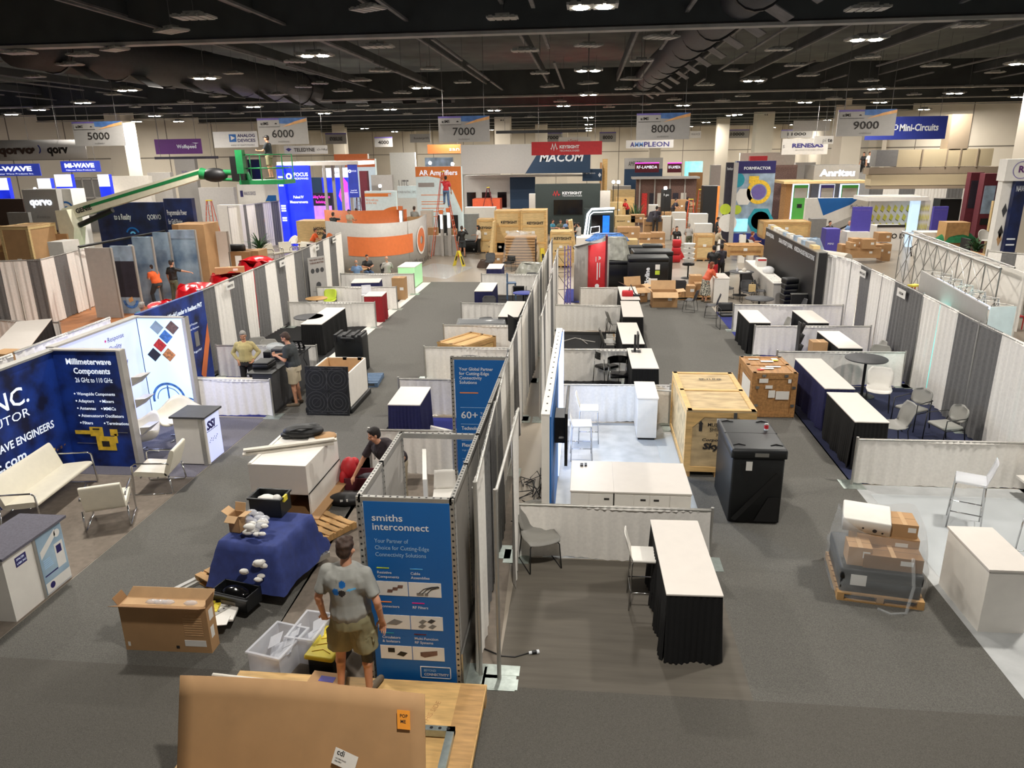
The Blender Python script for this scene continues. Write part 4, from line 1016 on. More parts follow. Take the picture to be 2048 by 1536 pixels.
for i, (l, r_) in enumerate((('Adapters', 'Mixers'), ('Antennas', 'MMICs'), ('Attenuators', 'Oscillators'), ('Filters', 'Terminations'))):
    z = 1.38-.155*i; b.disc((x0+W*.22, fy, z+.03), .017).text(l, (x0+W*.25, fy, z), .065, bold=.02).disc((x0+W*.6, fy, z+.03), .017).text(r_, (x0+W*.63, fy, z), .065, bold=.02)
b.on('gold'); g = fy-.003
b.bx(x0+W*.1, x0+W*.34, g, fy, .70, .78).bx(x0+W*.34, x0+W*.55, g, fy, .66, .86).bx(x0+W*.42, x0+W*.72, g-.001, fy, .36, .66).bx(x0+W*.66, x0+W*.78, g, fy, .68, .82).bx(x0+W*.72, x0+W*.76, g, fy, .52, .72)
b.on('ink').bx(x0+W*.39, x0+W*.5, g-.003, fy, .8, .83).bx(x0+W*.5, x0+W*.62, g-.003, fy, .44, .56).on('grey').bx(x0+W*.78, x0+W*.94, g, fy, .745, .755).bx(x0+W*.1, x0+W*.42, g, fy, .5, .508)
b.make('divider_panel', T, True)
B('light_grey').bx(-9.02, -8.94, 12.8, 12.98, 0, 2.46).bx(-10.4, -8.95, 12.82, 12.96, 2.44, 2.47).make('edge_profile', T, True)
# --- white lit booth (inner walls) with picture diamonds
T = thing('exhibition_wall', 'bright backlit white booth wall with red dotted list and diamond pictures, behind the swan chairs', 'display wall', (-10.45, 13, 0))
b = B('led_panel_white').bx(-10.56, -10.44, 12.98, 15.75, 0, 2.44); f = -10.436
b.on('navy_ink').textw('SSi', (f, 13.25, 1.72), .42, .82, u=U, bold=.05, shear=.2)
for i, s in enumerate(('Response', 'Quality', 'Delivery', 'Reliability')):
    y, z = 14.62+.0*i, 2.14-.2*i; b.on('magenta').disc((f, y-.08, z+.05), .035, (0, 1, 0), n=4); b.on('navy_ink').text(s, (f, y, z), .11, u=U)
b.make('back_panel', T, True)
b = B('led_panel_bright').bx(-10.44, -9.3, 15.78, 15.88, 0, 2.44); fy = 15.776
def diam(cx, cz, m, r=.17):
    b.on(m).poly([(cx-r, fy, cz), (cx, fy, cz-r), (cx+r, fy, cz), (cx, fy, cz+r)])
for cx, cz, m in ((-9.98, 2.22, 'photo_sky'), (-9.6, 2.22, 'photo_brown'), (-9.79, 2.0, 'photo_mid_blue'), (-9.97, 1.79, 'photo_red'), (-10.15, 1.56, 'photo_dark'), (-9.78, 1.56, 'photo_warm')): diam(cx, cz, m)
b.on('photo_mid_blue').disc((-9.95, fy, .45), .42, n=30, a0=-10, a1=190, r0=.36).disc((-9.95, fy, .45), .3, n=20, a0=0, a1=180, r0=.28).bx(-9.97, -9.93, fy-.002, fy, .2, .8).disc((-9.45, fy, .3), .2, n=16, a0=0, a1=180, r0=.16)
b.make('side_panel', T, True)
B('light_grey').bx(-9.32, -9.24, 15.74, 15.92, 0, 2.47).bx(-10.5, -9.25, 15.76, 15.9, 2.44, 2.47).bx(-10.6, -10.42, 12.98, 15.9, 2.44, 2.48).make('edge_profile', T, True)
area_light('bulb', (-9.9, 14.4, 1.6), 1.0, 46, (.55, .62, 1), None, (0, -PI/2, 0))
for i, z in enumerate((1.68, 1.22, .62)):
    t = thing('literature_shelf', 'grey wedge shelf on the edge of the navy divider, %s of three' % ('top', 'middle', 'lowest')[i], 'shelf', (-8.94, 13, z), 0)
    B('light_grey').poly([(0, 0, 0), (.0, 0, .18), (.22, 0, .2)], (0, .35, 0)).make('bracket', t)
back_drape((-10.75, 9.3), (-10.75, 12.3), 2.5, ('white', 'white'), 'white drape crest behind the navy lit booth wall', ends=(0, 0))
back_drape((-10.8, 12.4), (-10.9, 15.5), 2.5, ('white', 'white'), 'white drape crest behind the white lit booth wall', ends=(0, 0))
put('sofa', ((-9.62), 11.15, .0), math.radians(-62)+PI, 'white sofa with chrome tube arms in front of the navy lit wall', scale=1)
D.objects['sofa'].rotation_euler.z = math.radians(97)
put('lounge', (-8.0, 11.98, 0), math.radians(-80), 'white cushioned armchair with chrome tube frame beside the grey topped counter')
put('lounge', (-8.12, 10.62, 0), math.radians(205), 'white cushioned armchair with chrome frame seen from behind, near the dark topped counter')
put('swan', (-8.95, 14.45, 0), math.radians(28), 'white swan chair in front of the bright lit diamond wall', scale=1.05)
put('swan', (-9.35, 13.55, 0), math.radians(-30), 'white swan chair mostly hidden behind the navy divider', scale=1.0)
# counters
T = thing('reception_counter', 'white counter with dark grey top and lit white front, beside the swan chair', 'counter', (-7.9, 13.05, 0)); M_ = S4(-7.9, 13.05, 0)
B('white').bx(-8.22, -7.62, 13.02, 13.66, .03, 1.02).bx(-7.62, -7.56, 13.02, 13.06, .03, 1.02).make('body', T, True)
B('dark_grey').bx(-8.27, -7.52, 12.97, 13.7, 1.02, 1.06).make('countertop', T, True, bev=.004)
b = B('alu').bx(-7.68, -7.6, 13.0, 13.04, 0, 1.02); b.make('edge_profile', T, True)
b = B('led_panel_white').bx(-7.62, -7.585, 13.04, 13.66, .03, 1.0); b.on('navy_ink').textw('SSi', (-7.582, 13.12, .72), .17, .36, u=U, bold=.05, shear=.2).bx(-7.583, -7.58, 13.1, 13.55, .68, .69)
for k in range(9): b.bx(-7.583, -7.58, 13.16+k*.04, 13.18+k*.04, .44+.03*(k % 3), .46+.03*(k % 3))
b.make('lit_panel', T, True)
T = thing('reception_counter', 'white counter with blue grey top and graphic panel in the lower left corner', 'counter', (-7.9, 7.8, 0))
b = B('white').bx(-8.15, -7.63, 7.78, 8.34, 0, .97).bx(-8.15, -7.63, 8.34, 8.9, 0, .97); b.on('navy_ink').bx(-7.63, -7.626, 7.98, 8.18, .72, .86); b.on('lit_sign_text').text('SPACEK', (-7.622, 8.0, .81), .03, u=U).text('LABS INC', (-7.622, 8.0, .75), .03, u=U); b.make('body', T, True)
B('alu').bx(-7.65, -7.61, 8.32, 8.36, 0, .97).make('edge_profile', T, True)
B('blue_grey_carpet').bx(-8.3, -7.56, 7.72, 8.96, .97, 1.01).make('countertop', T, True, bev=.004)
b = B('photo_blue').bx(-7.628, -7.615, 8.37, 8.88, .03, .95); g = -7.612
b.on('paper').poly([(g, 8.4, .58), (g, 8.74, .8), (g, 8.74, .9), (g, 8.4, .7)]).bx(g-.001, g, 8.67, 8.84, .3, .68).bx(g-.001, g, 8.38, 8.88, .04, .2).disc((g, 8.77, .82), .06, U, n=16)
b.on('navy_ink').disc((g+.002, 8.5, .13), .05, U, n=16).bx(g, g+.002, 8.7, 8.8, .52, .64).bx(g, g+.002, 8.4, 8.66, .3, .32)
for k in range(5): b.on('smiths_light').bx(g, g+.002, 8.42, 8.6-.01*k, .42+.03*k, .43+.03*k)
b.make('graphic_panel', T, True)
# --- the low drape and standing men's booth
side_rail((-10.1, 15.95), (-7.45, 15.93), 'low white drape rail glowing lilac behind the grey topped counter')
side_rail((-10.4, 19.1), (-7.5, 19.2), 'low white drape rail behind the two talking men')
T = thing('exhibition_wall', 'deep blue display wall with one long white headline, behind the tan shirted man', 'display wall', (-10.4, 16, 0))
b = B('navy_graphic').bx(-10.6, -10.5, 15.95, 19.0, 0, 2.5); f = -10.496
b.on('lit_sign_text').textw('The World Leader in Resilient PNT', (f, 16.9, 2.1), .12, 1.95, u=U, bold=.03).disc((f, 16.3, 2.15), .1, U, n=16, r0=.07)
for y, z, s in ((18.0, 1.7, 'High Precision'), (18.0, 1.58, 'Reset Receivers'), (17.3, 1.32, 'Highly Reliable'), (18.1, .95, 'Rugged PNT')): b.text(s, (f, y, z), .06, u=U)
b.on('grey').bx(f-.001, f+.003, 18.25, 18.45, 1.1, 1.5).bx(f-.001, f+.003, 17.4, 17.7, .8, 1.1); b.on('orange_dark').poly([(f+.004, 18.3, .3), (f+.004, 18.98, 1.6), (f+.004, 18.98, 1.1), (f+.004, 18.5, .1)])
b.make('panel', T, True)
T = thing('reception_counter', 'dark grey counter between the two talking men', 'counter', (-8.1, 16.2, 0)); B('dark_grey').bx(-7.98, -7.5, 16.15, 18.6, 0, 1.0).make('body', T, True); B('black').bx(-8.1, -7.46, 16.1, 18.7, 1.0, 1.03).make('countertop', T, True)
for i, (x, y, z, sz, m, nm, lb) in enumerate(((-7.9, 16.7, 1.03, (.4, .5, .16), 'black', 'equipment_case', 'open black equipment case on the dark counter'), (-7.85, 17.5, 1.03, (.3, .35, .28), 'dark_grey', 'equipment_case', 'tall black case behind the open one on the dark counter'), (-8.4, 18.6, 0, (.6, .5, .95), 'black', 'equipment_case', 'large black case on the floor by the low drape'))):
    t = thing(nm, lb, 'case', (x, y, z)); B(m).rb(-sz[0]/2, sz[0]/2, -sz[1]/2, sz[1]/2, 0, sz[2]*.7, .02).make('base', t); B(m).rb(-sz[0]/2+.01, sz[0]/2-.01, -sz[1]/2+.01, sz[1]/2-.01, sz[2]*.7, sz[2], .02).make('lid', t)
t = thing('plastic_bag', 'clear crumpled plastic bag on the case by the low drape', 'bag', (-8.4, 18.55, .95)); B('clear_plastic').ball((0, 0, .1), .2, 14, 8, (1.3, 1, .6)).make('bag', t)
for i, (x, y) in enumerate(((-10.0, 17.1), (-9.6, 17.35))):
    t = thing('duffel_bag', ('red duffel bag lying in the blue carpeted booth', 'black and red duffel bag next to its all red neighbour')[i], 'bag', (x, y, 0)); B(('red', 'black')[i]).rb(-.3, .3, -.16, .16, .02, .36, .12, 4).make('body', t); B('black').tube([(-.15, -.1, .3), (-.1, -.12, .45), (.1, -.12, .45), (.15, -.1, .3)], .015, 5).make('handle', t)
t = thing('folding_table', 'low table with papers behind the lilac lit low drape', 'table', (-9.0, 16.5, 0)); B('offwhite').bx(-.75, .75, -.3, .3, .68, .71).make('tabletop', t); legs4(t, 'grey', 1.2, .5, .68, .012, 1.0)
t = thing('paper_sheet', 'white paper sheet on the low table behind the lilac drape', 'paper', (-8.85, 16.45, .71)); B('paper').bx(-.15, .15, -.1, .1, 0, .004).make('sheet', t)
t = thing('literature_rack', 'black zigzag folding brochure rack beside the low white drape', 'rack', (-7.62, 18.3, 0))
for k in range(5):
    z0 = .12+k*.24; s = -1 if k % 2 else 1
    B('black').poly([(-.13, s*.1, z0), (.13, s*.1, z0), (.13, -s*.1, z0+.24), (-.13, -s*.1, z0+.24)], (0, .012, 0)).make('pocket_frame', t)
    b = B('light_grey')
    for i in range(2):
        for j in range(3): b.disc((-.06+.12*i, (-.03+.03*j)*s*-1-.012, z0+.05+.07*j), .035, n=10)
    b.make('holes', t)
B('black').rb(-.18, .18, -.16, .16, 0, .12, .03).make('base', t)
# bulk container, its black lid leaning, black case, blue pallet
T = thing('bulk_container', 'open white bulk container with cardboard lining on the aisle carpet', 'container', (-5.72, 16.25, 0)); x0, x1, y0, y1 = -6.72, -5.66, 16.3, 17.85
b = B('white').bx(x0, x1, y0, y0+.04, .14, .98).bx(x0, x1, y1-.04, y1, .14, .98).bx(x0, x0+.04, y0, y1, .14, .98).bx(x1-.04, x1, y0, y1, .14, .98); b.on('card_in').bx(x0+.04, x1-.04, y1-.06, y1-.04, .2, .975).bx(x0+.04, x0+.06, y0+.04, y1-.05, .2, .975).bx(x0+.05, x1-.05, y0+.05, y1-.05, .15, .3); b.make('wall', T, True)
B('black_plastic').rb(x0-.06, x1+.06, y0-.06, y1+.06, 0, .14, .04).make('base', T, True)
for x in (x0+.5, x0+.9): B('black').bx(x-.05, x+.05, y1-.06, y1+.01, .92, .99).make('latch', T, True)
o = thing('container_lid', 'black plastic lid panel with star rib pattern leaning on the white container', 'lid', (-6.15, 16.1, 0))
b = B('black_plastic'); b.M = Matrix.Rotation(-.13, 4, 'X'); W_ = .6; H_ = 1.2
b.bx(-.53, .53, -.02, .02, 0, H_); b.on('dark_grey')
for r_ in (.12, .2, .28, .36, .44):
    for cz in (.32, .9):
        for cx in (-.27, .27): 
            if r_ < .3: b.disc((cx, -.026, cz), r_, n=16, a0=0, a1=360, r0=r_-.016)
for a in (0, 45, 90, 135):
    c, s_ = math.cos(math.radians(a)), math.sin(math.radians(a)); L_ = .5 if a != 90 else .57
    b.poly([(-c*L_-s_*.008, -.027, .6-s_*L_), (c*L_-s_*.008, -.027, .6+s_*L_), (c*L_+s_*.008, -.027, .6+s_*L_), (-c*L_+s_*.008, -.027, .6-s_*L_)])
for z in (.05, .1, 1.1, 1.15): b.bx(-.48, .48, -.028, -.02, z, z+.014)
b.make('panel', o)
b = B('black')
b.M = Matrix.Rotation(-.13, 4, 'X')
for x, z in ((0, .6), (0, 1.15), (0, .06), (.45, .6), (.45, 1.15), (-.45, 1.15)): b.cyl((x, -.035, z), (x, .0, z), .04, n=12)
b.make('socket', o)
t = thing('transport_case', 'black ribbed transport case behind the white bulk container', 'case', (-6.75, 20.0, 0)); B('black_plastic').rb(-.42, .42, -.3, .3, 0, 1.08, .05).make('body', t)
b = B('black')
for x in (-.36, -.1, .16, .34): b.bx(x-.04, x+.04, -.33, .33, .9, 1.12)
b.make('rib', t); B('dark_grey').tube([(-.2, -.32, 1.0), (-.15, -.42, 1.05), (.15, -.42, 1.05), (.2, -.32, 1.0)], .02, 6).make('handle', t)
pallet((-6.0, 18.3, 0), .1, .9, 1.0, 'blue painted pallet behind the white bulk container', mt='blue_wood')
# long black skirted table and others of the left row
quad_table([(602, 648), (642, 648), (691, 615), (652, 615)], 1.0, 'black', 'long black skirted table with white top beside the round grey table')
round_table(at(617, 633, 1.0), .48, 1.0, 'dark_grey', 'black', 'tall round grey table behind the long black skirted table')
put('grey_chair', (-9.6, 20.0, 0), .4, 'grey chair against the drapes behind the beige shirted man'); put('grey_chair', (-9.2, 19.75, 0), .2, 'grey chair nearer of the two behind the beige shirted man')
side_rail((-10.8, 25.35), (-7.58, 25.4), 'low white drape rail behind the long black skirted table')
side_rail((-10.9, 28.55), (-7.6, 28.6), 'low white drape rail beside the red skirted table'); side_rail((-11.0, 31.9), (-7.64, 31.9), 'low white drape rail beside the cartons and navy table')
quad_table([(727, 592), (764, 592), (772, 583), (740, 583)], 1.0, 'red', 'small table with bright red skirt by the white floor strip')
quad_table([(703, 565), (757, 565), (763, 557), (710, 557)], 1.0, 'navy', 'navy skirted table in front of the seated pair, farthest of the left row')
round_table(at(633, 596, .76), .42, .76, 'wood', 'black', 'round wooden topped table beside the green chair')
t = thing('shell_chair', 'lime green shell chair behind the round wooden table', 'chair', (-10.25, 28.2, 0), .2); shell(B('lime'), .5, .45, 0, .84).make('seat_shell', t); sled(t, 'black')
put('clear_stool', (-8.6, 27.8, 0), .3, 'clear backed stool beside the red skirted table'); put('black_chair', (-10.0, 30.3, 0), -PI/2, 'black chair at the end of the navy table')
carton(at(798, 600), 0, .55, .5, .95, 'tall brown carton behind the red table near the aisle', txt=None); carton(at(785, 590)+Vector((-.4, .6, 0)), 0, .6, .5, .8, 'brown carton left of the tall carton near the aisle')
t = thing('reception_counter', 'white counter glowing green beside the man in the grey hoodie', 'counter', (-8.4, 33.6, 0)); B('lit_mint').bx(-.4, .4, 0, 1.6, .02, .95).make('body', t); B('white').bx(-.42, .42, -.02, 1.62, .95, .98).make('countertop', t)
t = thing('roll_up_banner', 'white roll-up banner with grey product pictures against the drapes', 'banner', (-10.9, 28.8, 0), math.radians(62)); b = B('banner_grey').bx(-.45, .45, -.01, .01, .05, 2.1)
b.on('photo_brown').text('THE NEW VALUE', (0, -.016, 1.95), .07, al='C', bold=.03).text('THINGS MATTER', (0, -.016, 1.83), .07, al='C', bold=.03)
for k in range(3): b.on('dark_grey').disc((-.25+.25*k, -.015, 1.55), .1, n=12)
b.on('dark_grey').disc((0, -.015, .95), .14, n=8).on('ink').text('Your Partner for Test', (0, -.016, .7), .05, al='C'); b.make('banner', t); B('alu').bx(-.47, .47, -.08, .08, 0, .06).make('base', t)
# tall drape line of the left row (behind the booths)
LL = [((-10.7, 19.1), (-10.9, 22.2), ('grey', 'white', 'grey'), (.62, 'WENTEQ', 1, 2.28)), ((-10.9, 22.2), (-11.1, 25.3), ('white', 'grey', 'white'), None), ((-11.1, 25.3), (-11.3, 28.4), ('grey', 'white', 'grey'), (.15, 'SAGE', 1, 2.28)), ((-11.3, 28.4), (-11.6, 31.6), ('grey', 'white', 'grey'), (.6, 'METDA', 1, 2.28)), ((-11.6, 31.6), (-11.8, 34.8), ('white', 'grey', 'white'), (.5, 'WEINSCHEL', 1, 2.28))]
for i, (p, q, c, s) in enumerate(LL):
    back_drape(p, q, 2.44, c, 'tall drapes of the left row, %s from the tan shirted man' % ('first section', 'second section', 'third section', 'fourth section', 'last section')[i], sign=s, ends=(1, int(i == 4)))
# ================= LEFT OF THE CENTRE LINE =================
side_rail((-4.15, 12.9), (-2.45, 12.93), 'low white drape rail behind the smiling man in the dark t-shirt')
side_rail((-4.41, 16.25), (-1.5, 16.2), 'low white drape rail behind the navy skirted table')
side_rail((-4.42, 19.2), (-1.5, 19.2), 'low white drape rail with a lone upright before the long wooden crate')
side_rail((-4.4, 21.9), (-1.5, 21.9), 'low white drape rail between the wooden crate and the wrapped grey case')
side_rail((-4.43, 25.4), (-1.5, 25.3), 'low white drape rail beside the blue round table'); side_rail((-4.6, 31.9), (-1.6, 31.8), 'low white drape rail farthest along the left aisle')
quad_table([(778, 809), (837, 809), (863, 774), (800, 773)], 1.0, 'navy', 'navy skirted table with white top beside the grey speckled aisle')
quad_table([(996, 633), (1036, 633), (1050, 603), (1015, 602)], 1.0, 'black', 'black skirted table beside the wrapped grey case in the centre row')
quad_table([(948, 582), (985, 582), (994, 565), (962, 565)], 1.0, 'navy', 'navy skirted table beside the blue wooden stool')
quad_table([(973, 537), (1003, 537), (1007, 528), (980, 527)], 1.0, 'navy', 'small navy skirted table at the far end of the centre row')
t = thing('metal_bracket', 'pale metal bracket lying on a small box by the navy table', 'bracket', (-3.1, 14.3, 0)); B('light_grey').rb(-.12, .12, -.1, .1, 0, .35, .02).make('box', t); B('white').poly([(-.15, 0, .4), (.35, 0, .3), (.35, 0, .36), (-.15, 0, .47)], (0, .08, 0)).make('bar', t)
P_ = [at(875, 685, .72), at(925, 694, .72), at(990, 673, .72)]; m = (P_[1]+P_[2])/2; r = math.atan2((P_[2]-P_[1]).y, (P_[2]-P_[1]).x); wd = (P_[2]-P_[1]).length; m.z = 0
crate(m, r, wd, (P_[0]-P_[1]).length, .72, 'long plywood crate standing between two low drapes of the centre row', 'ply', 'wood', 1, .08)
t = thing('wrapped_case', 'dark grey case wrapped in clear film behind the low drape', 'case', (-3.3, 22.6, 0), .12); B('dark_grey').rb(-.75, .75, -.35, .35, .05, .9, .05).make('body', t); B('wrap').rb(-.79, .79, -.39, .39, .03, .94, .07).make('wrapping', t); B('paper').bx(.05, .3, -.36, -.352, .55, .75).make('label', t)
t = thing('plastic_bin', 'black plastic bin left of the wrapped grey case', 'bin', (-4.25, 22.5, 0)); B('black_plastic').lathe([(.2, 0), (.24, .5), (.26, .5), (.26, .53)], n=16).make('body', t)
t = thing('wrapped_drum', 'dark drum wrapped in film just left of the blue back graphic', 'drum', (-2.85, 17.0, 0)); B('dark_grey').lathe([(0, 0), (.42, 0), (.42, 1.15), (.4, 1.2), (0, 1.22)], n=24).make('body', t); B('wrap').lathe([(.44, 0), (.45, .6), (.44, 1.2), (.2, 1.27)], n=18).make('wrapping', t)
carton((-3.25, 16.55, 0), .1, .6, .4, .25, 'flat taped carton at the foot of the wrapped drum')
put('black_chair', at(958, 700)+Vector((.2, .6, 0)), .3, 'black chair beside the tilted monitor stand'); put('black_chair', at(965, 655)+Vector((.1, 1.2, 0)), .1, 'black chair behind its twin, beside the centre drape line')
t = thing('monitor_stand', 'tilted monitor on a black pole by the wooden crate', 'monitor', (-1.95, 19.8, 0), .2); B('black').cyl((0, 0, 0), (0, 0, 1.5), .025).make('pole', t); B('screen_off').poly([(-.2, -.05, 1.0), (.05, -.05, .85), (.05, -.05, 1.6), (-.2, -.05, 1.75)], (0, .03, 0)).make('screen', t); B('black').lathe([(.25, 0), (.25, .02), (0, .04)], n=14).make('base', t)
round_table(at(1047, 585, .75), .42, .75, 'banner_blue', 'black', 'round blue topped table beside the blue wooden stool')
put('black_chair', at(1057, 600)+Vector((0, 1.6, 0)), 0, 'black chair behind the round blue topped table'); put('mesh_chair', at(1035, 615)+Vector((0, .9, 0)), PI, 'black chair in front of the round blue topped table'); put('mesh_chair', at(1067, 620)+Vector((-.1, .8, 0)), -PI/2-.5, 'black chair right of the round blue topped table, by the drapes')
t = thing('bar_stool', 'blue wooden bar stool with slatted back beside the low drape', 'stool', at(1023, 600), PI/2+.2); B('blue_wood').rb(-.2, .2, -.2, .2, .72, .76, .01).make('seat', t)
for sx in (-1, 1):
    for sy in (-1, 1): B('blue_wood').cyl((sx*.18, sy*.18, 0), (sx*.17, sy*.17, .73 if sy < 0 else 1.15), .022, n=6).make('leg', t)
b = B('blue_wood')
for z in (.9, 1.0, 1.1): b.bx(-.17, .17, .16, .18, z, z+.05)
b.make('backrest', t)
put('mesh_chair', at(997, 545)+Vector((.5, .5, 0)), -.4, 'black mesh arm chair beside the smallest navy table'); put('black_chair', at(1010, 545)+Vector((-.9, .9, 0)), 0, 'black round backed chair behind the smallest navy table')
# ================= PALLETS AND BOXES, LEFT AISLE =================
m, r, wd = edge((525, 1047), (625, 1050)); 
pallet((-5.05, 10.72, 0), -.02, 1.15, 1.7, 'wooden pallet under the two white cabinets')
t = thing('cardboard_sheet', 'brown cardboard sheet lying on the pallet under the white cabinets', 'cardboard', (-5.05, 10.7, .13), -.02); B('card').bx(-.56, .62, 0, 1.72, 0, .02).make('sheet', t)
t = thing('storage_cabinet', 'white cabinet open at the front, lower of two on the pallet', 'cabinet', (-5.1, 10.85, .15), -.02)
b = B('white').bx(-.5, -.47, 0, 1.5, 0, .38).bx(.47, .5, 0, 1.5, 0, .38).bx(-.5, .5, 1.47, 1.5, 0, .38).bx(-.5, .5, 0, 1.5, .36, .38); b.on('card_dark').bx(-.47, .47, .0, 1.47, 0, .01).bx(-.04, 0, 0, 1.4, .01, .36).bx(-.47, .47, 1.4, 1.46, 0, .36); b.make('carcass', t)
t = thing('storage_cabinet', 'large white cabinet lying on top of the open one on the pallet', 'cabinet', (-5.12, 10.85, .53), -.02)
B('white').bx(-.46, .5, 0, 1.5, 0, .52).make('carcass', t, bev=.004); B('white').bx(-.52, -.465, .02, 1.48, .0, .53).make('side_panel', t, bev=.003); B('white_top').bx(-.52, .5, -.012, 0, .0, .52).make('door', t, bev=.003)
for i, (dx, dz) in enumerate(((0, 0), (.06, .035), (.02, .07))):
    t = thing('wooden_strip', 'long pale wooden strip lying across the white cabinets, %s of three' % ('lowest', 'middle', 'top')[i], 'strip', (-5.2, 11.5, 1.05+dz), math.radians(24)); B('offwhite').bx(-.75+dx, .8+dx, -.05+dx, .05+dx, 0, .034).make('strip', t)
t = thing('duffel_bag', 'black crumpled duffel bag on top of the white cabinets', 'bag', (-5.15, 12.15, 1.05), .15); B('black').ball((0, 0, .11), .3, 18, 10, (1.25, .75, .42)).ball((-.25, -.03, .06), .14, 12, 8, (1.2, 1, .5)).ball((.15, .05, .16), .15, 12, 8, (1, 1, .5)).make('body', t); B('dark_grey').tube([(-.2, -.15, .17), (0, -.2, .24), (.2, -.12, .2)], .016, 5).make('handle', t)
t = thing('plywood_scrap', 'round edged brown board scrap on the white cabinets beside the black bag', 'board', (-4.72, 12.1, 1.05), .3); B('card').lathe([(0, 0), (.2, 0), (.2, .05), (0, .05)], n=10).make('board', t); B('white').bx(-.3, -.1, -.1, .25, 0, .03).make('offcut', t)
# blue draped stack
pallet((-5.35, 8.72, 0), -math.radians(30), .75, 2.5, 'long pallet under the blue cloth with white panels on it')
def drapecloth():
    t = thing('moving_blanket', 'blue cloth draped over a stack of goods, a black bin on top', 'cloth', (-4.6, 9.15, 0), math.radians(-8))
    def fn(u, v):
        x, y = (u-.5)*2, (v-.5)*2; r = max(abs(x), abs(y)); X, Y = x*.56/max(.62, 1), y*.62
        if r < .62: z = .82; X, Y = x/.62*.46, y/.62*.52
        else:
            k = (r-.62)/.38; X = x/r*(.46+.16*k); Y = y/r*(.52+.2*k); z = .82-.62*k**.8
        z += .02*noise.noise(Vector((x*3, y*3, 1)))*(1 if r > .5 else .4); X += .05*noise.noise(Vector((x*2, y*4, z*3)))*(r > .6)
        return (X, Y, z)
    B('cloth_blue').grid(fn, 30, 30, True).make('cloth', t); B('card_dark').bx(-.42, .42, -.46, .46, .0, .8).make('stack', t); return t
drapecloth()
t = thing('plastic_bin', 'black open plastic bin with yellow handles on top of the blue cloth', 'bin', (-4.72, 9.62, .83), -.05)
b = B('black_plastic'); w_, d_, h_ = .25, .17, .3
for s in ((-w_, -w_+.012, -d_, d_), (w_-.012, w_, -d_, d_), (-w_, w_, -d_, -d_+.012), (-w_, w_, d_-.012, d_), ): b.bx(s[0], s[1], s[2], s[3], 0, h_)
b.bx(-w_, w_, -d_, d_, 0, .01).bx(-w_-.02, w_+.02, -d_-.02, -d_, h_-.03, h_).bx(-w_-.02, w_+.02, d_, d_+.02, h_-.03, h_).bx(-w_-.02, -w_, -d_, d_, h_-.03, h_).bx(w_, w_+.02, -d_, d_, h_-.03, h_); b.make('body', t, bev=.004)
B('yellow').bx(w_+.0, w_+.03, -.09, .02, h_-.08, h_+.005).make('handle', t); B('paper').ball((-.05, 0, .2), .13, 8, 6, (1.2, .9, .6)).ball((.1, .02, .2), .08, 7, 5).make('contents', t)
t = carton((-4.98, 8.95, 0), -.15, .17, .18, .26, 'small open cardboard box standing on the blue cloth', z=.83, open_=True, lbl=False, flaps=.12)
for i, (x, y) in enumerate(((-4.66, 9.0), (-4.6, 8.86), (-4.74, 9.12), (-4.52, 8.6))):
    t = thing('plastic_bag' if i != 1 else 'work_glove', ('crumpled clear bag beside the small open box', 'white work gloves hanging over the blue cloth edge', 'crumpled plastic bag nearest the black bin', 'lower white glove fingers hanging on the blue cloth')[i], 'bag' if i in (0, 2) else 'glove', (x, y, .84 if i != 3 else .66))
    b = B('frost' if i in (0, 2) else 'paper')
    for k in range(9): b.ball((random.uniform(-.13, .13), random.uniform(-.12, .12)+(-.1*k/5 if i == 3 else 0), .03+.02*k-(.05*k if i == 3 else 0)), .05+.03*random.random(), 7, 5, (1.2, .7, .6))
    b.make('bag' if i in (0, 2) else 'cloth', t)
t = thing('tote_tray', 'black tote with dark film inside, at the front foot of the blue cloth', 'bin', (-4.72, 8.28, .13), math.radians(-14)); b = B('black_plastic')
for s in ((-.3, -.285, -.16, .16), (.285, .3, -.16, .16), (-.3, .3, -.16, -.145), (-.3, .3, .145, .16)): b.bx(s[0], s[1], s[2], s[3], 0, .22)
b.bx(-.3, .3, -.16, .16, 0, .01).bx(-.34, .34, -.2, -.16, .18, .21); b.make('body', t); B('black_gloss').ball((0, 0, .15), .2, 10, 6, (1.2, .7, .5)).make('film', t); B('grey').bx(-.12, .12, -.168, -.16, .08, .13).make('label', t)
t = thing('perforated_panel', 'white perforated panel lying on the long pallet', 'panel', (-4.75, 8.7, .13), math.radians(-30)); B('white').bx(-.3, .3, -1.15, -.2, 0, .04).make('panel', t); b = B('alu').bx(.28, .36, -1.15, 1.2, 0, .08); b.on('alu_hole'); holes(b, (.32, -1.1, .081), (.32, 1.2, .081), nrm=(0, 0, 1)); b.make('edge_profile', t)  # a loose wall panel laid flat on the pallet, with its edge profile
t = thing('aluminium_profile', 'long pale aluminium profile on the carpet left of the blue cloth', 'profile', (-5.55, 9.1, 0), math.radians(-30)); B('alu').bx(-.08, .08, -1.0, .9, 0, .05).bx(-.02, .02, -1.0, .9, .05, .07).make('bar', t)
t = thing('paper_stack', 'white sheets on the long pallet beside the large brown box', 'paper', (-4.78, 7.95, .17), .2); B('paper').bx(-.22, .2, -.18, .2, 0, .03).bx(-.15, .15, -.3, -.1, .03, .04).make('sheet', t)
for i, (x, y) in enumerate(((-5.15, 8.1), (-4.95, 8.02))):
    t = thing('warning_tape', 'yellow taped flat box behind the large brown box' if i == 0 else 'yellow roll of tape beside the white sheets', 'box', (x, y, .17), .2); (B('card') if i == 0 else B('yellow')).bx(-.2+.1*i, .2-.1*i, -.1, .1, 0, .05).on('yellow').bx(-.2+.1*i, .2-.1*i, -.03, .03, .05, .055).make('body', t)
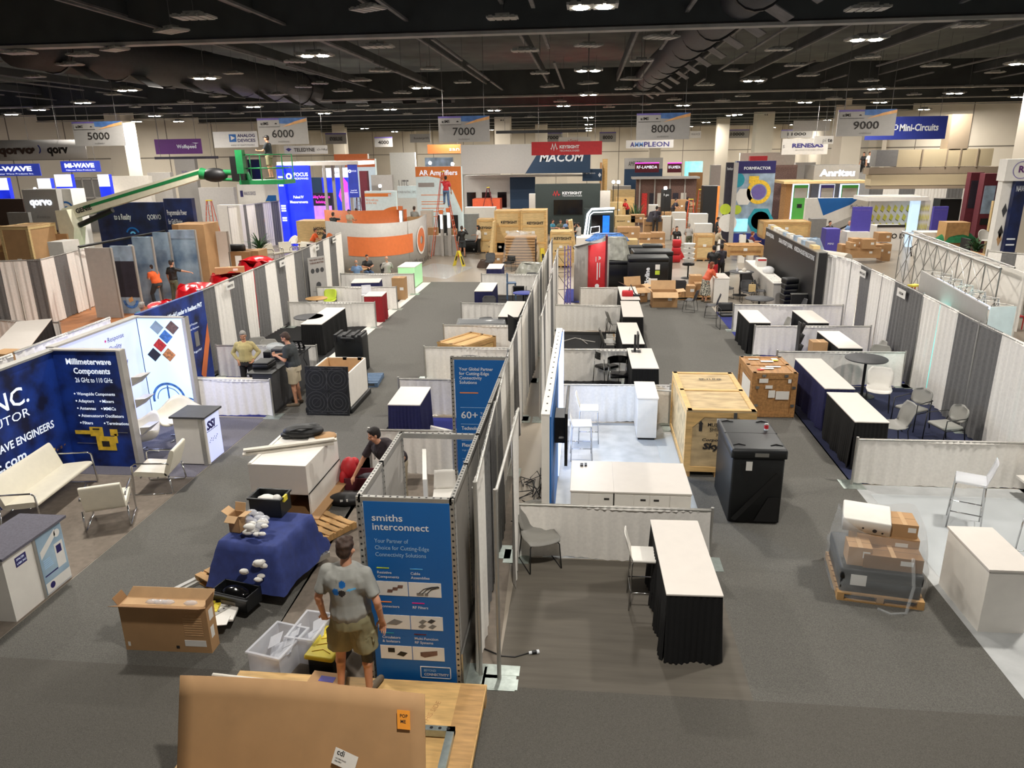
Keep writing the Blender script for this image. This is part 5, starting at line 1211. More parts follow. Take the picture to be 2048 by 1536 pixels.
# big television box
t = thing('television_box', 'large flat brown television box standing open on the carpet', 'box', (-5.17, 7.36, 0), .02)
b = B('card').bx(-.6, .54, 0, .2, 0, .66); b.on('card_in').bx(-.57, .51, .03, .17, .655, .664); f = -.003
b.on('paper').bx(.2, .48, f, 0, .1, .19).bx(-.56, -.53, f, 0, .07, .13).on('card_in').text('CrystalUHD', (.26, f, .6), .04).text('AU8000  75', (.26, f, .53), .03).text('SAMSUNG', (-.56, f, .61), .035)
for k in range(8): b.bx(.22, .46, f, 0, .5-.035*k, .512-.035*k)
b.on('ink').bx(.08, .12, f, 0, .06, .1); b.on('paper').bx(.541, .543, .05, .15, .45, .6).bx(.541, .543, .04, .12, .2, .36); b.make('body', t)
B('card_dark').poly([(-.6, 0, .66), (.54, 0, .66), (.5, -.1, .71), (-.66, -.1, .71)], (0, 0, .006)).make('flap', t); B('card_in').poly([(-.6, .2, .66), (.54, .2, .66), (.54, .28, .76), (-.55, .28, .76)], (0, .006, 0)).make('flap', t)
B('card_dark').poly([(-.6, 0, .66), (-.6, .2, .66), (-.66, .2, .76), (-.66, 0, .76)], (.006, 0, 0)).make('flap', t); B('card_dark').poly([(.54, 0, .66), (.54, .2, .66), (.56, .2, .78), (.56, 0, .78)], (.006, 0, 0)).make('flap', t)
b = B('frost')
for x in (-.2, -.1, 0, .3): b.ball((x, .1, .66), .07, 7, 5, (1.4, .8, .5))
b.make('packing', t)
# suitcases by the man in the dark tee
t = thing('suitcase', 'open dark suitcase on the carpet in front of the smiling man', 'suitcase', (-4.05, 12.35, 0), .05); b = B('maroon'); b.bx(-.4, .4, -.25, .25, 0, .02)
for s in ((-.4, .4, -.25, -.23), (-.4, .4, .23, .25), (-.4, -.38, -.25, .25), (.38, .4, -.25, .25)): b.bx(s[0], s[1], s[2], s[3], 0, .25)
b.make('shell', t, bev=.01); B('black').poly([(.4, -.25, .25), (.4, .25, .25), (.62, .25, .5), (.62, -.25, .5)], (.03, 0, 0)).make('lid', t); B('photo_dark').ball((.05, 0, .14), .2, 8, 6, (1.4, .9, .5)).make('contents', t)
t = thing('jacket', 'red jacket thrown over the end of the open suitcase', 'jacket', (-4.42, 12.35, .0)); B('red').ball((0, 0, .34), .17, 14, 9, (.9, 1.1, 1.3)).ball((-.06, -.16, .2), .1, 10, 7, (.8, 1, 1.7)).ball((.08, .1, .42), .1, 10, 7).make('cloth', t)
t = thing('rucksack', 'black rucksack with small logos lying beside the pallet', 'bag', (-4.22, 11.55, 0), .1); B('black').ball((0, 0, .1), .27, 16, 9, (1.25, .7, .45)).make('body', t); B('paper').bx(-.08, -.03, -.175, -.17, .12, .17).bx(.03, .06, -.175, -.17, .12, .18).make('logo', t)
# ================= FRONT CRATE WITH THE SHEETS =================
t = thing('plywood_crate', 'large pale plywood crate deck in the foreground under the standing man', 'crate', (-2.4, 5.7, 0))
b = B('ply').bx(-4.0, -1.05, 4.1, 6.86, .13, .2); b.on('ink')
b.on('ply_dark').text('THIS SIDE', (-1.62, 6.2, .2015), .06, u=(.3, 1, 0), v=(-1, .3, 0)).text('TOP', (-1.45, 5.1, .2015), .07, u=(.3, 1, 0), v=(-1, .3, 0)); b.make('deck', t, True)
b = B('wood')
for y in (4.15, 5.4, 6.7): b.bx(-4.0, -1.05, y, y+.12, 0, .13)
b.make('skid', t, True)
o = B('wood').bx(-1.35, -1.06, 4.1, 6.84, .2, .204).make('edge_board', t, True)
t = thing('perforated_section', 'perforated aluminium frame lying on the plywood deck', 'frame', (-1.8, 5.6, .2))
b = B('galv').bx(-2.2, -1.28, 6.02, 6.09, .22, .3).bx(-1.36, -1.28, 4.2, 6.09, .22, .3); b.on('alu_hole'); holes(b, (-2.2, 6.055, .301), (-1.3, 6.055, .301), .085, .02, (0, 0, 1)); b.make('frame', t, True)
t = thing('plastic_label', 'small white paper label left on the plywood deck', 'label', (-1.9, 5.35, .2)); B('paper').bx(-.12, .02, -.03, .03, 0, .003).make('paper', t)
t = thing('paper_scrap', 'white paper scrap beside the orange note sheet edge', 'paper', (-2.0, 6.05, .2)); B('paper').poly([(-.05, 0, 0), (.12, 0, .01), (.06, .2, .05), (-.03, .18, .03)], (0, 0, .003)).make('paper', t)
# the big cardboard sheet stands on edge, leaning back
t = thing('cardboard_sheet', 'huge brown cardboard sheet leaning in the foreground with an orange note', 'cardboard', (-3, 5.6, 0)); p0, p1 = dep(358, 1353, 5.7), dep(849, 1388, 5.7)
d = p1-p0; c0, c1 = dep(350, 1610, 5.1), dep(852, 1640, 5.1)
b = B('card'); nn = 10
def fn(u, v): q = c0+(c1-c0)*u+(p0-c0+(p1-p0-c1+c0)*u)*v; q.z += .02*math.sin(u*3.3)*v; q.y += .03*math.sin(u*2.7+.5); return q
b.grid(fn, 16, 6, True, t=(0, .02, -.012)); b.make('sheet', t, True)
up = (p0-c0).normalized(); uu = d.normalized(); nrm = uu.cross(up).normalized()
if nrm.y > 0: nrm = -nrm
def stick(px, py, w, h, m, rot, txt=None, lab='note'):
    # where the pixel ray meets the leaning sheet
    r = (CF+(px-1024)/FPX*CR-(py-768)/FPX*CU); k = (p0-Vector((0, 0, CAMH))).dot(nrm)/r.dot(nrm); o = Vector((0, 0, CAMH))+r*k+nrm*.035
    a = uu*math.cos(rot)+up*math.sin(rot); c = -uu*math.sin(rot)+up*math.cos(rot)
    b = B(m).poly([o-a*w/2-c*h/2, o+a*w/2-c*h/2, o+a*w/2+c*h/2, o-a*w/2+c*h/2], nrm*.002)
    if txt:
        b.on('ink')
        for s, dx, dz, hh in txt: b.text(s, o+a*dx+c*dz+nrm*.004, hh, a, c, 'L', .02)
    return b.make(lab, t, True)
stick(809, 1438, .125, .17, 'orange_note', -.02, [('POP', -.035, .02, .03), ('ME', -.03, -.03, .03)], 'orange_note'); stick(692, 1518, .23, .15, 'paper', -.33, [('cdi', -.09, .02, .05), ('ACCESS ROAD', -.09, -.02, .012), ('DELIVERY', -.09, -.045, .012)], 'shipping_label')
t = thing('wooden_batten', 'thin pale batten lying along the top edge of the cardboard sheet', 'batten', (-3.3, 6.5, .2)); q0, q1 = dep(425, 1350, 5.76), dep(690, 1380, 5.76); B('offwhite').cyl(q0, q1, .022, n=4).make('batten', t, True)
t = thing('cardboard_box', 'small box with purple label at the standing man\'s feet', 'box', at(655, 1368, .2), -.1); B('card').bx(-.2, .17, -.12, .1, 0, .08).on('violet').bx(-.08, .1, -.06, .03, .08, .083).make('body', t)
# clear bins and the yellow lid
def clear_bin(px, w, d, h, rot, lab, stuff):
    t = thing('clear_storage_bin', lab, 'bin', px, rot); b = B('frost')
    for s in ((-w, -w+.01, -d, d), (w-.01, w, -d, d), (-w, w, -d, -d+.01), (-w, w, d-.01, d)): b.bx(s[0], s[1], s[2], s[3], 0, h)
    b.bx(-w, w, -d, d, 0, .01).bx(-w-.02, w+.02, -d-.02, -d, h-.02, h).bx(-w-.02, w+.02, d, d+.02, h-.02, h).bx(-w-.02, -w, -d, d, h-.02, h).bx(w, w+.02, -d, d, h-.02, h); b.make('body', t)
    b = B('frost'); rs = random.Random(9)
    for k in range(stuff): x, y, z = rs.uniform(-w*.6, w*.6), rs.uniform(-d*.6, d*.6), rs.uniform(.1, h*.9); b.poly([(x, y, z), (x+.16, y+.03, z+.1), (x+.1, y+.2, z+.14), (x-.07, y+.16, z+.04)], (0, 0, .004))
    b.make('film', t)
clear_bin(at(548, 1352)+Vector((0, .22, 0)), .22, .3, .36, -.22, 'clear plastic bin full of crumpled film, nearest the cardboard sheet', 9)
clear_bin(at(618, 1330)+Vector((-.06, .28, 0)), .17, .27, .38, -.12, 'clear plastic bin beside the yellow lidded tote', 5)
t = thing('tote_box', 'black tote with ribbed yellow lid beside the clear bins', 'bin', at(652, 1348)+Vector((.0, .2, 0)), -.12); B('black_plastic').rb(-.16, .16, -.27, .27, 0, .27, .02).make('body', t)
b = B('yellow').rb(-.19, .19, -.31, .31, .27, .32, .03); b.on('gold')
for k in range(4): b.tube([(-.12, -.22+.12*k, .322), (0, -.16+.12*k, .324), (.12, -.22+.12*k, .322)], .006, 4)
b.make('lid', t)
# ================= RIGHT ZONE =================
side_rail((5.0, 13.0), (8.15, 13.0), 'nearest low white drape rail on the right, behind the clear bar stool')
side_rail((5.05, 19.2), (8.3, 19.25), 'low drape rail behind the tall round dark table'); side_rail((5.1, 22.15), (8.5, 22.25), 'low white drape rail beside the small black brochure rack')
side_rail((5.08, 25.4), (8.7, 25.4), 'low white drape rail in front of the dark round table with black wall')
def T_(x, y, w, d, h, sk, lab, r=0):
    t = thing('draped_table', lab, 'table', (x, y, 0), r, 'draped tables'); B('white_top').bx(-w/2-.01, w/2+.01, -.01, d+.01, h-.025, h).make('tabletop', t, bev=.006)
    b = B('cloth_'+sk); pleats(b, w, d, h-.02); b.make('skirt', t); return t
T_(5.5, 13.72, .62, 1.8, 1.0, 'black', 'long table with black skirt on navy carpet, nearer than the navy one', -.01)
T_(5.56, 15.8, .62, 2.45, 1.0, 'navy', 'long table with navy skirt and white top beside the plywood crate')
T_(6.95, 19.35, .6, 1.9, 1.0, 'black', 'black skirted table just behind the drape rail by the round dark table'); T_(5.28, 22.3, .62, 1.85, 1.0, 'black', 'black skirted table at the aisle edge beside the blue carpet strip'); T_(7.0, 22.35, .6, 1.8, 1.0, 'black', 'black skirted table deep in the booth near the grey drapes')
round_table((7.0, 18.35), .5, 1.0, 'dark_grey', 'black', 'tall round dark table near the teal glowing drape gap')
put('white_chair', (7.0, 17.35, 0), -.35, 'large pale chair under the tall round dark table', scale=1.1); put('arm_chair', (7.3, 16.2, 0), math.radians(-60), 'grey arm chair with black frame nearer the round table', scale=1); put('arm_chair', (7.55, 15.15, 0), math.radians(-75), 'grey arm chair with black frame nearest the low drape')
put('grey_chair', (6.35, 14.85, 0), -PI/2, 'grey chair tucked behind the black skirted long table', scale=1.15)
put('grey_chair', (6.2, 23.6, 0), -PI/2, 'grey chair between the two far black skirted tables'); put('grey_chair', (6.55, 22.9, 0), -PI/2, 'grey chair low beside the far black skirted tables')
put('grey_chair', (8.0, 20.6, 0), -PI/2, 'grey chair peeping over the drape left of the tall round table'); put('grey_chair', (7.9, 19.9, 0), -.5, 'grey chair peeping over the drape above the tall round table')
t = thing('literature_rack', 'slim black brochure rack standing behind the low white drape', 'rack', (6.0, 20.6, 0), PI/2)
for k in range(4): B('black').poly([(-.12, .0, .2+k*.3), (.12, .0, .2+k*.3), (.12, -.09, .46+k*.3), (-.12, -.09, .46+k*.3)], (0, .03, 0)).make('pocket', t)
B('black').bx(-.14, .14, .03, .06, 0, 1.4).make('back', t)
carton((6.35, 19.9, 0), .05, .4, .35, 1.0, 'brown carton beside the slim black brochure rack', lbl=True)
put('clear_stool', (6.3, 11.55, 0), math.radians(-115), 'clear plastic bar stool with chrome legs on the plastic film', scale=1.1); put('clear_stool', (6.55, 9.95, 0), math.radians(-100), 'clear bar stool cut by the frame beside the white counter', scale=1.1)
counter('reception_counter', Vector((5.4, 8.6, 0)), 0, .56, 1.1, .93, 'white', 'white_top', 'plain white counter at the right edge of the foreground', toe=.0)
carton((6.05, 8.9, 0), 0, .5, .5, .4, 'brown carton at the frame edge behind the white counter')
t = thing('display_steps', 'white stepped display shelves at the right edge', 'shelf', (7.72, 11.1, 0))
for i, (x0, z, d) in enumerate(((0, .38, 1.1), (.15, .75, .9), (.45, 1.15, .7), (.6, 1.6, .5))): B('white').bx(x0, 1.4, -.2+.2*i, d+.6, z-.04, z).bx(x0+.9, .95+x0, -.2+.2*i, d+.6, z-.4, z-.04).make('shelf', t)
B('white').bx(.9, .96, .8, 1.9, 0, 2.0).make('back_panel', t)
o = B('clear_plastic').grid(lambda u, v: (5.2+3*u, 9.7+2.9*v, .016+.014*noise.noise(Vector((u*9, v*9, 0)))), 24, 24, True).make('plastic_film'); tag(o, 'clear plastic film spread over the pale carpet by the clear stool', 'plastic film')
# crates
t = crate(Vector((2.56, 13.17-.02, 0)), 0, 1.24, 2.45, 1.36, 'big weathered plywood crate with an upward arrow standing in the right aisle', 'ply_weathered', 'ply', 1, .12, tag_=False, lid=True)
b = B('ply'); f = -.03
b.poly([(-.62, f, 1.33), (-.62, f, 1.0), (-.55, f, 1.0), (-.3, f, 1.25), (-.3, f, 1.33)]).poly([(.62, f, 1.33), (.62, f, 1.0), (.55, f, 1.0), (.3, f, 1.25), (.3, f, 1.33)])
b.on('ink').text('MUST PACK &', (-.24, f-.002, 1.06), .07, bold=.01).text('SHIP UPRIGHT', (-.2, f-.002, .96), .07, bold=.01).text('30007', (-.08, f-.002, .86), .06, bold=.01)
b.textw('Corporate Rental', (-.33, f-.002, .76), .055, .8, bold=.03, shear=.15).textw('Skyline', (-.31, f-.002, .6), .12, .62, bold=.05, shear=.15)
b.bx(-.4, -.34, f-.002, f, .96, 1.1).poly([(-.42, f-.002, 1.1), (-.32, f-.002, 1.1), (-.37, f-.002, 1.17)]); b.on('paper').bx(-.08, .1, f-.003, f, 1.13, 1.22); b.make('lettering', t)
B('steel').bx(.22, .28, -.05, -.02, 1.22, 1.34).make('latch', t)
b = B('ink'); b.text('SKYLINE', (-.15, 1.9, 1.385), .09, v=(0, 1, 0), bold=.03); b.make('top_lettering', t)
t = crate(Vector((4.37, 16.6, 0)), .02, .98, 1.4, 1.08, 'ginger plywood crate plastered with labels, beside the navy skirted table', 'ply_dark', 'ply_dark', 1, .02, tag_=False)
f = -.03
for x, z, w_, h_ in ((-.35, .86, .2, .1), (.3, .86, .07, .09), (-.2, .72, .16, .08), (-.12, .5, .15, .18), (.05, .46, .3, .2)): B('paper').bx(x, x+w_, f, f+.006, z, z+h_).make('shipping_label', t)
for x, y, w_, h_ in ((-.1, .45, .35, .1), (-.25, .3, .3, .1), (-.35, 1.1, .25, .08), (-.1, .9, .3, .12), (.2, 1.1, .15, .14)): B('paper').bx(x, x+w_, y, y+h_, 1.1, 1.104).make('shipping_label', t)
b = B('paper').bx(-.52, -.515, .1, .9, .35, .85); b.on('photo_red').bx(-.35, -.2, .2, .28, 1.1, 1.106).on('yellow').bx(.2, .33, 1.0, 1.1, 1.1, 1.107); b.make('shipping_label', t)
for x in (-.42, .4):
    for z in (.28, .72): B('steel').bx(x, x+.08, f-.015, f, z, z+.06).make('latch', t)
for x in (-.25, .25): B('steel').bx(x-.04, x+.04, f-.012, f, 1.0, 1.06).make('latch', t)
t = thing('transport_case', 'large black moulded case in the right aisle with a can on top', 'case', (2.86, 11.32, 0), -.0)
b = B('black_plastic').rb(-.42, .42, 0, 1.4, .04, 1.2, .04); b.on('black').poly([(-.38, -.006, .1), (.3, -.006, .95), (.36, -.006, .9), (-.3, -.006, .06)], (0, .01, 0)).poly([(.0, -.006, .06), (.2, -.006, .5), (.38, -.006, .5), (.38, -.006, .06)], (0, .01, 0)).poly([(-.3, -.008, 1.1), (-.18, -.008, .75), (-.06, -.008, 1.1)], (0, .01, 0)); b.make('shell', t)
b = B('black_plastic').rb(-.45, .45, -.03, 1.43, 1.2, 1.36, .05); b.on('black').bx(-.44, .44, .72, .74, 1.352, 1.362)
for x in (-.3, .3):
    for y in (.15, 1.25): b.tube([(x-.1, y, 1.362), (x, y+.05, 1.37), (x+.1, y, 1.362)], .012, 5)
b.make('lid', t); B('steel').bx(-.08, .14, -.05, -.02, 1.24, 1.3).make('latch', t); B('paper').bx(-.2, -.1, -.012, -.005, .98, 1.14).make('label', t)
for x in (-.38, .3): B('black').bx(x, x+.08, .1, 1.3, 0, .05).make('foot', t)
t = thing('drink_can', 'red and white drink can on the black case lid', 'can', (3.15, 12.2, 1.36)); B('red').cyl((0, 0, .03), (0, 0, .1), .036, n=14).on('print_white').cyl((0, 0, 0), (0, 0, .03), .034, .036, n=14).on('alu').cyl((0, 0, .1), (0, 0, .12), .036, .03, n=14).make('body', t)
# the film wrapped pallet
ang = -.16; pm = Vector((4.09, 9.1, 0)); pallet(pm, ang, 1.1, 1.15, 'pallet under the film-wrapped goods')
t = thing('transport_case', 'flat black case at the bottom of the film-wrapped pallet', 'case', pm+Vector((0, 0, .13)), ang); B('black_plastic').rb(-.52, .5, .05, 1.1, 0, .2, .03).make('base', t); B('black_plastic').rb(-.53, .51, .04, 1.11, .2, .36, .03).make('lid', t); B('paper').bx(-.4, -.2, .03, .042, .12, .28).make('label', t)
R_ = Matrix.Rotation(ang, 3, 'Z')
for i, (x, y, z, w_, d_, h_, m_, lb) in enumerate(((.12, .12, .49, .74, .35, .2, 'card_dark', 'long brown box on the front of the wrapped pallet'), (-.3, .15, .49, .3, .3, .28, 'card', 'brown box with white label on the wrapped pallet'), (.1, .45, .49, .8, .55, .32, 'card', 'wide brown box in the middle of the wrapped pallet'), (.3, .5, .81, .34, .4, .2, 'card', 'small upright brown box on top of the wrapped pallet'))):
    carton(pm+R_@Vector((x, y, 0)), ang, w_, d_, h_, lb, m_, z=z, group='boxes under the film wrap')
t = thing('instrument', 'white metal instrument tilted on top of the wrapped boxes', 'instrument', pm+R_@Vector((-.18, .5, .78)), ang-.15); b = B('white'); b.M = Matrix.Rotation(.12, 4, 'X'); b.rb(-.32, .3, 0, .5, .04, .24, .02); b.on('ink').disc((.1, -.002, .1), .03, n=10).disc((-.05, -.002, .12), .015, n=8).disc((.2, -.002, .08), .015, n=8); b.make('body', t); B('black').bx(-.15, -.05, -.01, .0, .08, .12).make('handle', t)
t = thing('stretch_wrap', 'clear stretch film wound around the goods on the pallet', 'plastic film', pm, ang)
def fn(u, v):
    a = u*2*PI; c, s_ = math.cos(a), math.sin(a); k = 1-.28*max(0, v-.45)**1.1; m = lambda q: math.copysign(abs(q)**.45, q)
    n_ = .03*noise.noise(Vector((c*3, s_*3, v*6)))+.015*noise.noise(Vector((c*9, s_*9, v*14)))
    return (m(c)*(.6*k+n_), .57+m(s_)*(.6*k+n_), .05+1.0*v+.07*math.sin(a*2+.6)*v)
B('wrap').grid(fn, 64, 22, True).make('film', t); B('wrap').tube([(.3, -.05, .8), (.35, -.1, .4), (.3, -.14, .02), (.1, -.2, .01), (-.05, -.12, .02)], .022, 6).make('loose_tail', t)
# tall drapes of the right row and name cards
RR = [((9.6, 11.9), (8.15, 13.0), ('grey', 'grey'), None, 2.44), ((8.15, 13.0), (8.3, 16.0), ('white', 'white', 'grey'), (.12, 'ANT CORELECT', -1, 2.2), 2.44), ((8.3, 16.0), (8.5, 19.2), ('grey', 'white', 'white'), None, 2.44), ((8.5, 19.2), (8.65, 22.3), ('grey', 'grey', 'white'), (.4, 'AXIOM', -1, 2.25), 2.44), ((8.65, 22.3), (8.8, 25.4), ('white', 'grey', 'white'), (.5, 'MICROLABS', -1, 2.25), 2.44), ((8.8, 25.4), (8.4, 27.0), ('white', 'white'), None, 2.44)]
for i, (p, q, c, s, h) in enumerate(RR):
    back_drape(p, q, h, c, 'tall drapes of the right row, %s' % ('grey pair at the frame edge', 'section with the nearest name card', 'section behind the tall round table', 'section with the second name card', 'section with the small far name card', 'white pair beside the black publications wall')[i], sign=s, ends=(1, int(i == 5)))
for i, (x, y, w_) in enumerate(((8.42, 14.0, .5), (8.75, 18.6, .5))):
    t = thing('light_column', ('teal white glowing light column behind the drapes near the name card', 'teal white glowing light column behind the tall round table')[i], 'lamp', (x, y, 0)); B('lit_teal').bx(-.03, .03, -w_/2, w_/2, .05, 2.3).make('panel', t); B('alu').bx(-.05, .05, -w_/2-.03, -w_/2, 0, 2.32).bx(-.05, .05, w_/2, w_/2+.03, 0, 2.32).make('frame', t)
    area_light('bulb', (-.3, 0, 1.2), .5, 7, (.6, 1, .95), t, (0, PI/2, 0))
# pop-up fabric wall with light boxes behind the drapes
t = thing('popup_wall', 'grey fabric pop-up wall lit teal along its top, behind the right drapes', 'display wall', (9.9, 15.5, 0)); q = dict(a=dep(1843, 535, 21.2), b=dep(1975, 603, 16.2))
xa, ya_, xb, yb_ = q['a'].x, 21.2, q['b'].x, 16.2; zt = 2.75
B('banner_grey').poly([(xa, ya_, .6), (xb, yb_, .6), (xb, yb_, zt), (xa, ya_, zt)], (.06, .03, 0)).make('fabric', t, True)
b = B('alu'); n_ = 6
for k in range(n_+1):
    f = k/n_; x, y = xa+(xb-xa)*f, ya_+(yb_-ya_)*f; b.cyl((x+.1, y, 0), (x+.1, y, zt), .015, n=5).cyl((x+.6, y+.1, 0), (x+.6, y+.1, zt), .015, n=5).cyl((x+.1, y, zt), (x+.6, y+.1, zt), .012, n=5)
    if k < n_:
        x2, y2 = xa+(xb-xa)*(k+1)/n_, ya_+(yb_-ya_)*(k+1)/n_
        b.cyl((x+.6, y+.1, zt), (x2+.6, y2+.1, 1.5), .01, n=5).cyl((x2+.6, y2+.1, zt), (x+.6, y+.1, 1.5), .01, n=5).cyl((x+.1, y, zt), (x2+.6, y2+.1, zt), .01, n=5)
b.make('truss_frame', t, True)
b = B('led_edge')
for k in range(4): f0, f1 = (k+.55)/5, (k+1.4)/5; b.bx(0, 0, 0, 0, 0, 0) if 0 else b.cyl((xa+(xb-xa)*f0+.3, ya_+(yb_-ya_)*f0, zt-.15), (xa+(xb-xa)*f1+.3, ya_+(yb_-ya_)*f1, zt-.15), .035, n=6)
b.make('light_tube', t, True)
B('ice').poly([(xb+.05, yb_-.05, .6), (xb+.62, yb_+.05, .6), (xb+.62, yb_+.05, zt), (xb+.05, yb_-.05, zt)], (0, -.02, 0)).make('end_panel', t, True)
area_light('bulb', ((xa+xb)/2+.35, (ya_+yb_)/2, 2.2), 1.2, 14, (.6, 1, .95), None, (PI, 0, 0))
# second lattice wall behind it
t = thing('lattice_wall', 'empty grey lattice frame wall with crossed struts behind the fabric wall', 'display wall', (11, 24, 0)); A0, A1 = dep(1802, 480, 30), dep(1990, 600, 20.5)
b = B('steel'); n_ = 9; zt = 2.9
for k in range(n_+1):
    f = k/n_; p = A0+(A1-A0)*f; b.cyl((p.x, p.y, 0), (p.x, p.y, zt), .02, n=5)
    if k < n_:
        p2 = A0+(A1-A0)*(k+1)/n_
        for z0, z1 in ((zt, 2.0), (2.0, 1.1), (1.1, .2)): b.cyl((p.x, p.y, z0), (p2.x, p2.y, z1), .012, n=4).cyl((p2.x, p2.y, z0), (p.x, p.y, z1), .012, n=4)
b.cyl((A0.x, A0.y, zt), (A1.x, A1.y, zt), .04, n=5).cyl((A0.x+.45, A0.y+.2, zt), (A1.x+.45, A1.y+.2, zt), .03, n=5)
for k in range(n_): f = k/n_; p = A0+(A1-A0)*f; p2 = A0+(A1-A0)*(k+1)/n_; b.cyl((p.x, p.y, zt), (p2.x+.45, p2.y+.2, zt), .012, n=4).cyl((p2.x, p2.y, zt), (p.x+.45, p.y+.2, zt), .012, n=4)
b.make('truss_frame', t, True); B('white').poly([(A0.x+.6, A0.y, .3), (A1.x+.6, A1.y, .3), (A1.x+.6, A1.y, zt-.1), (A0.x+.6, A0.y, zt-.1)], (.04, 0, 0)).make('panel', t, True)
step_ladder((dep(1832, 590, 21.8).x, 22.0, 0), .5, 2.2, 'orange ladder between the right drapes and the fabric wall')
# black publications wall
t = thing('exhibition_wall', 'long black wall lettered with journal and publications titles', 'display wall', (8.0, 30, 0)); x0, y0, x1, y1 = 8.02, 26.6, 8.3, 35.6
B('black').poly([(x0, y0, 0), (x1, y1, 0), (x1, y1, 2.52), (x0, y0, 2.52)], (.35, 0, 0)).make('panel', t, True); B('steel').bx(7.99, 8.05, 26.5, 26.6, 0, 2.55).poly([(x0-.01, y0, 2.52), (x1-.01, y1, 2.52), (x1+.36, y1, 2.52), (x0+.36, y0, 2.52)], (0, 0, .03)).make('edge_profile', t, True)
uu = Vector((x0-x1, y0-y1, 0)).normalized(); b = B('print_white')
for f, s, wd_ in ((.03, 'MICROWAVE JOURNAL', 1.7), (.33, 'SIGNAL INTEGRITY JOURNAL', 2.5), (.64, 'HORIZON HOUSE PUBLICATIONS', 3.0)):
    o = Vector((x1, y1, 2.22))+Vector((x0-x1, y0-y1, 0))*f+Vector((-.02, 0, 0)); b.textw(s, o, .17, wd_, u=uu, bold=.02)
b.make('lettering', t, True)
for i in range(13):
    m_ = random.choice(('offwhite', 'white', 'light_grey', 'ply_pale', 'photo_sky')); f = .04+i*.07; t = thing('document_box', 'pale box standing in the row on top of the black publications wall', 'box', (x0+.18+(x1-x0)*(1-f), y0+(y1-y0)*(1-f), 2.55), 0, 'boxes on the black wall'); B(m_).bx(-.12, .12, -.24, .24, 0, .1+.1*random.random()).make('body', t)
T_b = [(7.55, 29.3, .5, 6.0)]
t = thing('serving_counter', 'long pale counter in front of the black publications wall', 'counter', (7.4, 29.2, 0)); B('light_grey').poly([(7.3, 29.2, 0), (7.75, 29.2, 0), (7.95, 35.4, 0), (7.5, 35.4, 0)], (0, 0, 1.0)).make('body', t, True); B('white').poly([(7.25, 29.15, 1.0), (7.78, 29.15, 1.0), (7.98, 35.45, 1.0), (7.45, 35.45, 1.0)], (0, 0, .04)).make('countertop', t, True)
for nm, lb, x, y, kind in (('printer_box', 'white box with red print at the far end of the long counter', 7.75, 33.6, 'box'), ('plastic_bag', 'bundle of white bags on the long counter', 7.62, 31.6, 'bag')):
    t = thing(nm, lb, kind, (x, y, 1.04)); (B('white').bx(-.2, .2, -.2, .2, 0, .35).on('red').bx(-.18, .18, -.205, -.2, .25, .32) if kind == 'box' else B('frost').ball((0, 0, .12), .25, 12, 8, (1, 1.2, .7)).on('paper').ball((.05, 0, .12), .2, 10, 6, (1, 1, .7))).make('body', t)
for i in range(4): t = thing('leaflet_stack', 'stack of white leaflets lying along the near end of the long counter', 'paper', (7.45+.02*i, 29.5+.42*i, 1.04), .1*i, 'leaflet stacks on the long counter'); B('paper').bx(-.13, .13, -.16, .16, 0, .03).make('paper', t)
for i in range(6): t = thing('folding_crate', 'black moulded seat in the tall stack beside the pale counter', 'chair', (7.72, 28.55, .15+.2*i), .1*(i % 3), 'stacked black seats by the counter'); B('black').rb(-.25, .25, -.25, .25, 0, .19, .05).make('seat', t)
for i, (x, y, r, hh, lb) in enumerate(((6.62, 32.1, .52, 1.03, 'tall dark round table with a cake and hand sanitiser bottle'), (6.1, 26.2, .5, 1.0, 'dark round table directly behind the low white drape'))): round_table((x, y), r, hh, 'dark_grey', 'black', lb)
t = thing('cake', 'white dessert on a round tray on the dark round table', 'food', (6.72, 32.0, 1.03)); B('white').lathe([(0, 0), (.25, 0), (.25, .015), (0, .015)], n=20).make('tray', t); B('offwhite').ball((0, 0, .08), .1, 10, 6, (1, 1, .8)).make('icing', t)
t = thing('sanitiser_bottle', 'clear pump bottle of hand sanitiser on the dark round table', 'bottle', (6.42, 32.0, 1.03)); B('frost').lathe([(0, 0), (.045, 0), (.045, .14), (.015, .17), (.015, .2), (0, .2)], n=12).make('body', t); B('white').cyl((0, 0, .2), (0, 0, .24), .012).bx(-.04, .01, -.008, .008, .235, .25).make('pump', t)
for i, (x, y, r_) in enumerate(((7.1, 33.3, 2.8), (6.0, 33.2, 3.6), (7.3, 32.0, 1.6), (5.9, 31.3, .4), (7.15, 30.6, 1.2), (6.6, 30.5, 0))): put('black_chair', (x, y, 0), r_, 'dark grey chair around the tall round table in front of the black wall', 'dark chairs by the black wall')
put('black_chair', (7.55, 26.7, 0), -PI/2, 'dark chair at the near end of the black publications wall')
for i, (x, y, r_, lb) in enumerate(((4.95, 25.75, .1, 'black wire framed arm chair beside the low drape corner'),)): put('mesh_chair', (x, y, 0), r_, lb, scale=1.1)
put('black_chair', (4.7, 27.6, 0), -PI/2-.2, 'black sled chair nearest the woman in the orange top'); put('black_chair', (4.05, 28.6, 0), -PI/2-.4, 'black sled chair behind the open cartons'); put('black_chair', (3.9, 31.0, 0), PI, 'black chair between the stacked cartons and the aisle')
t = thing('paper_bag', 'pale paper carrier bag on a chair by the black wall', 'bag', (6.75, 30.4, .46)); B('ply_pale').bx(-.13, .13, -.06, .06, 0, .3).tube([(-.05, 0, .3), (-.03, 0, .38), (.03, 0, .38), (.05, 0, .3)], .006, 4).make('body', t)
T, W, H = block('low_wall', 'low black partition with white rim in front of the large plywood boxes', 'partition', 1393, 597, 1527, 652, 34.6, .1, 'black'); B('white').bx(-.02, W+.02, -.02, .12, H, H+.05).make('top_rail', T)
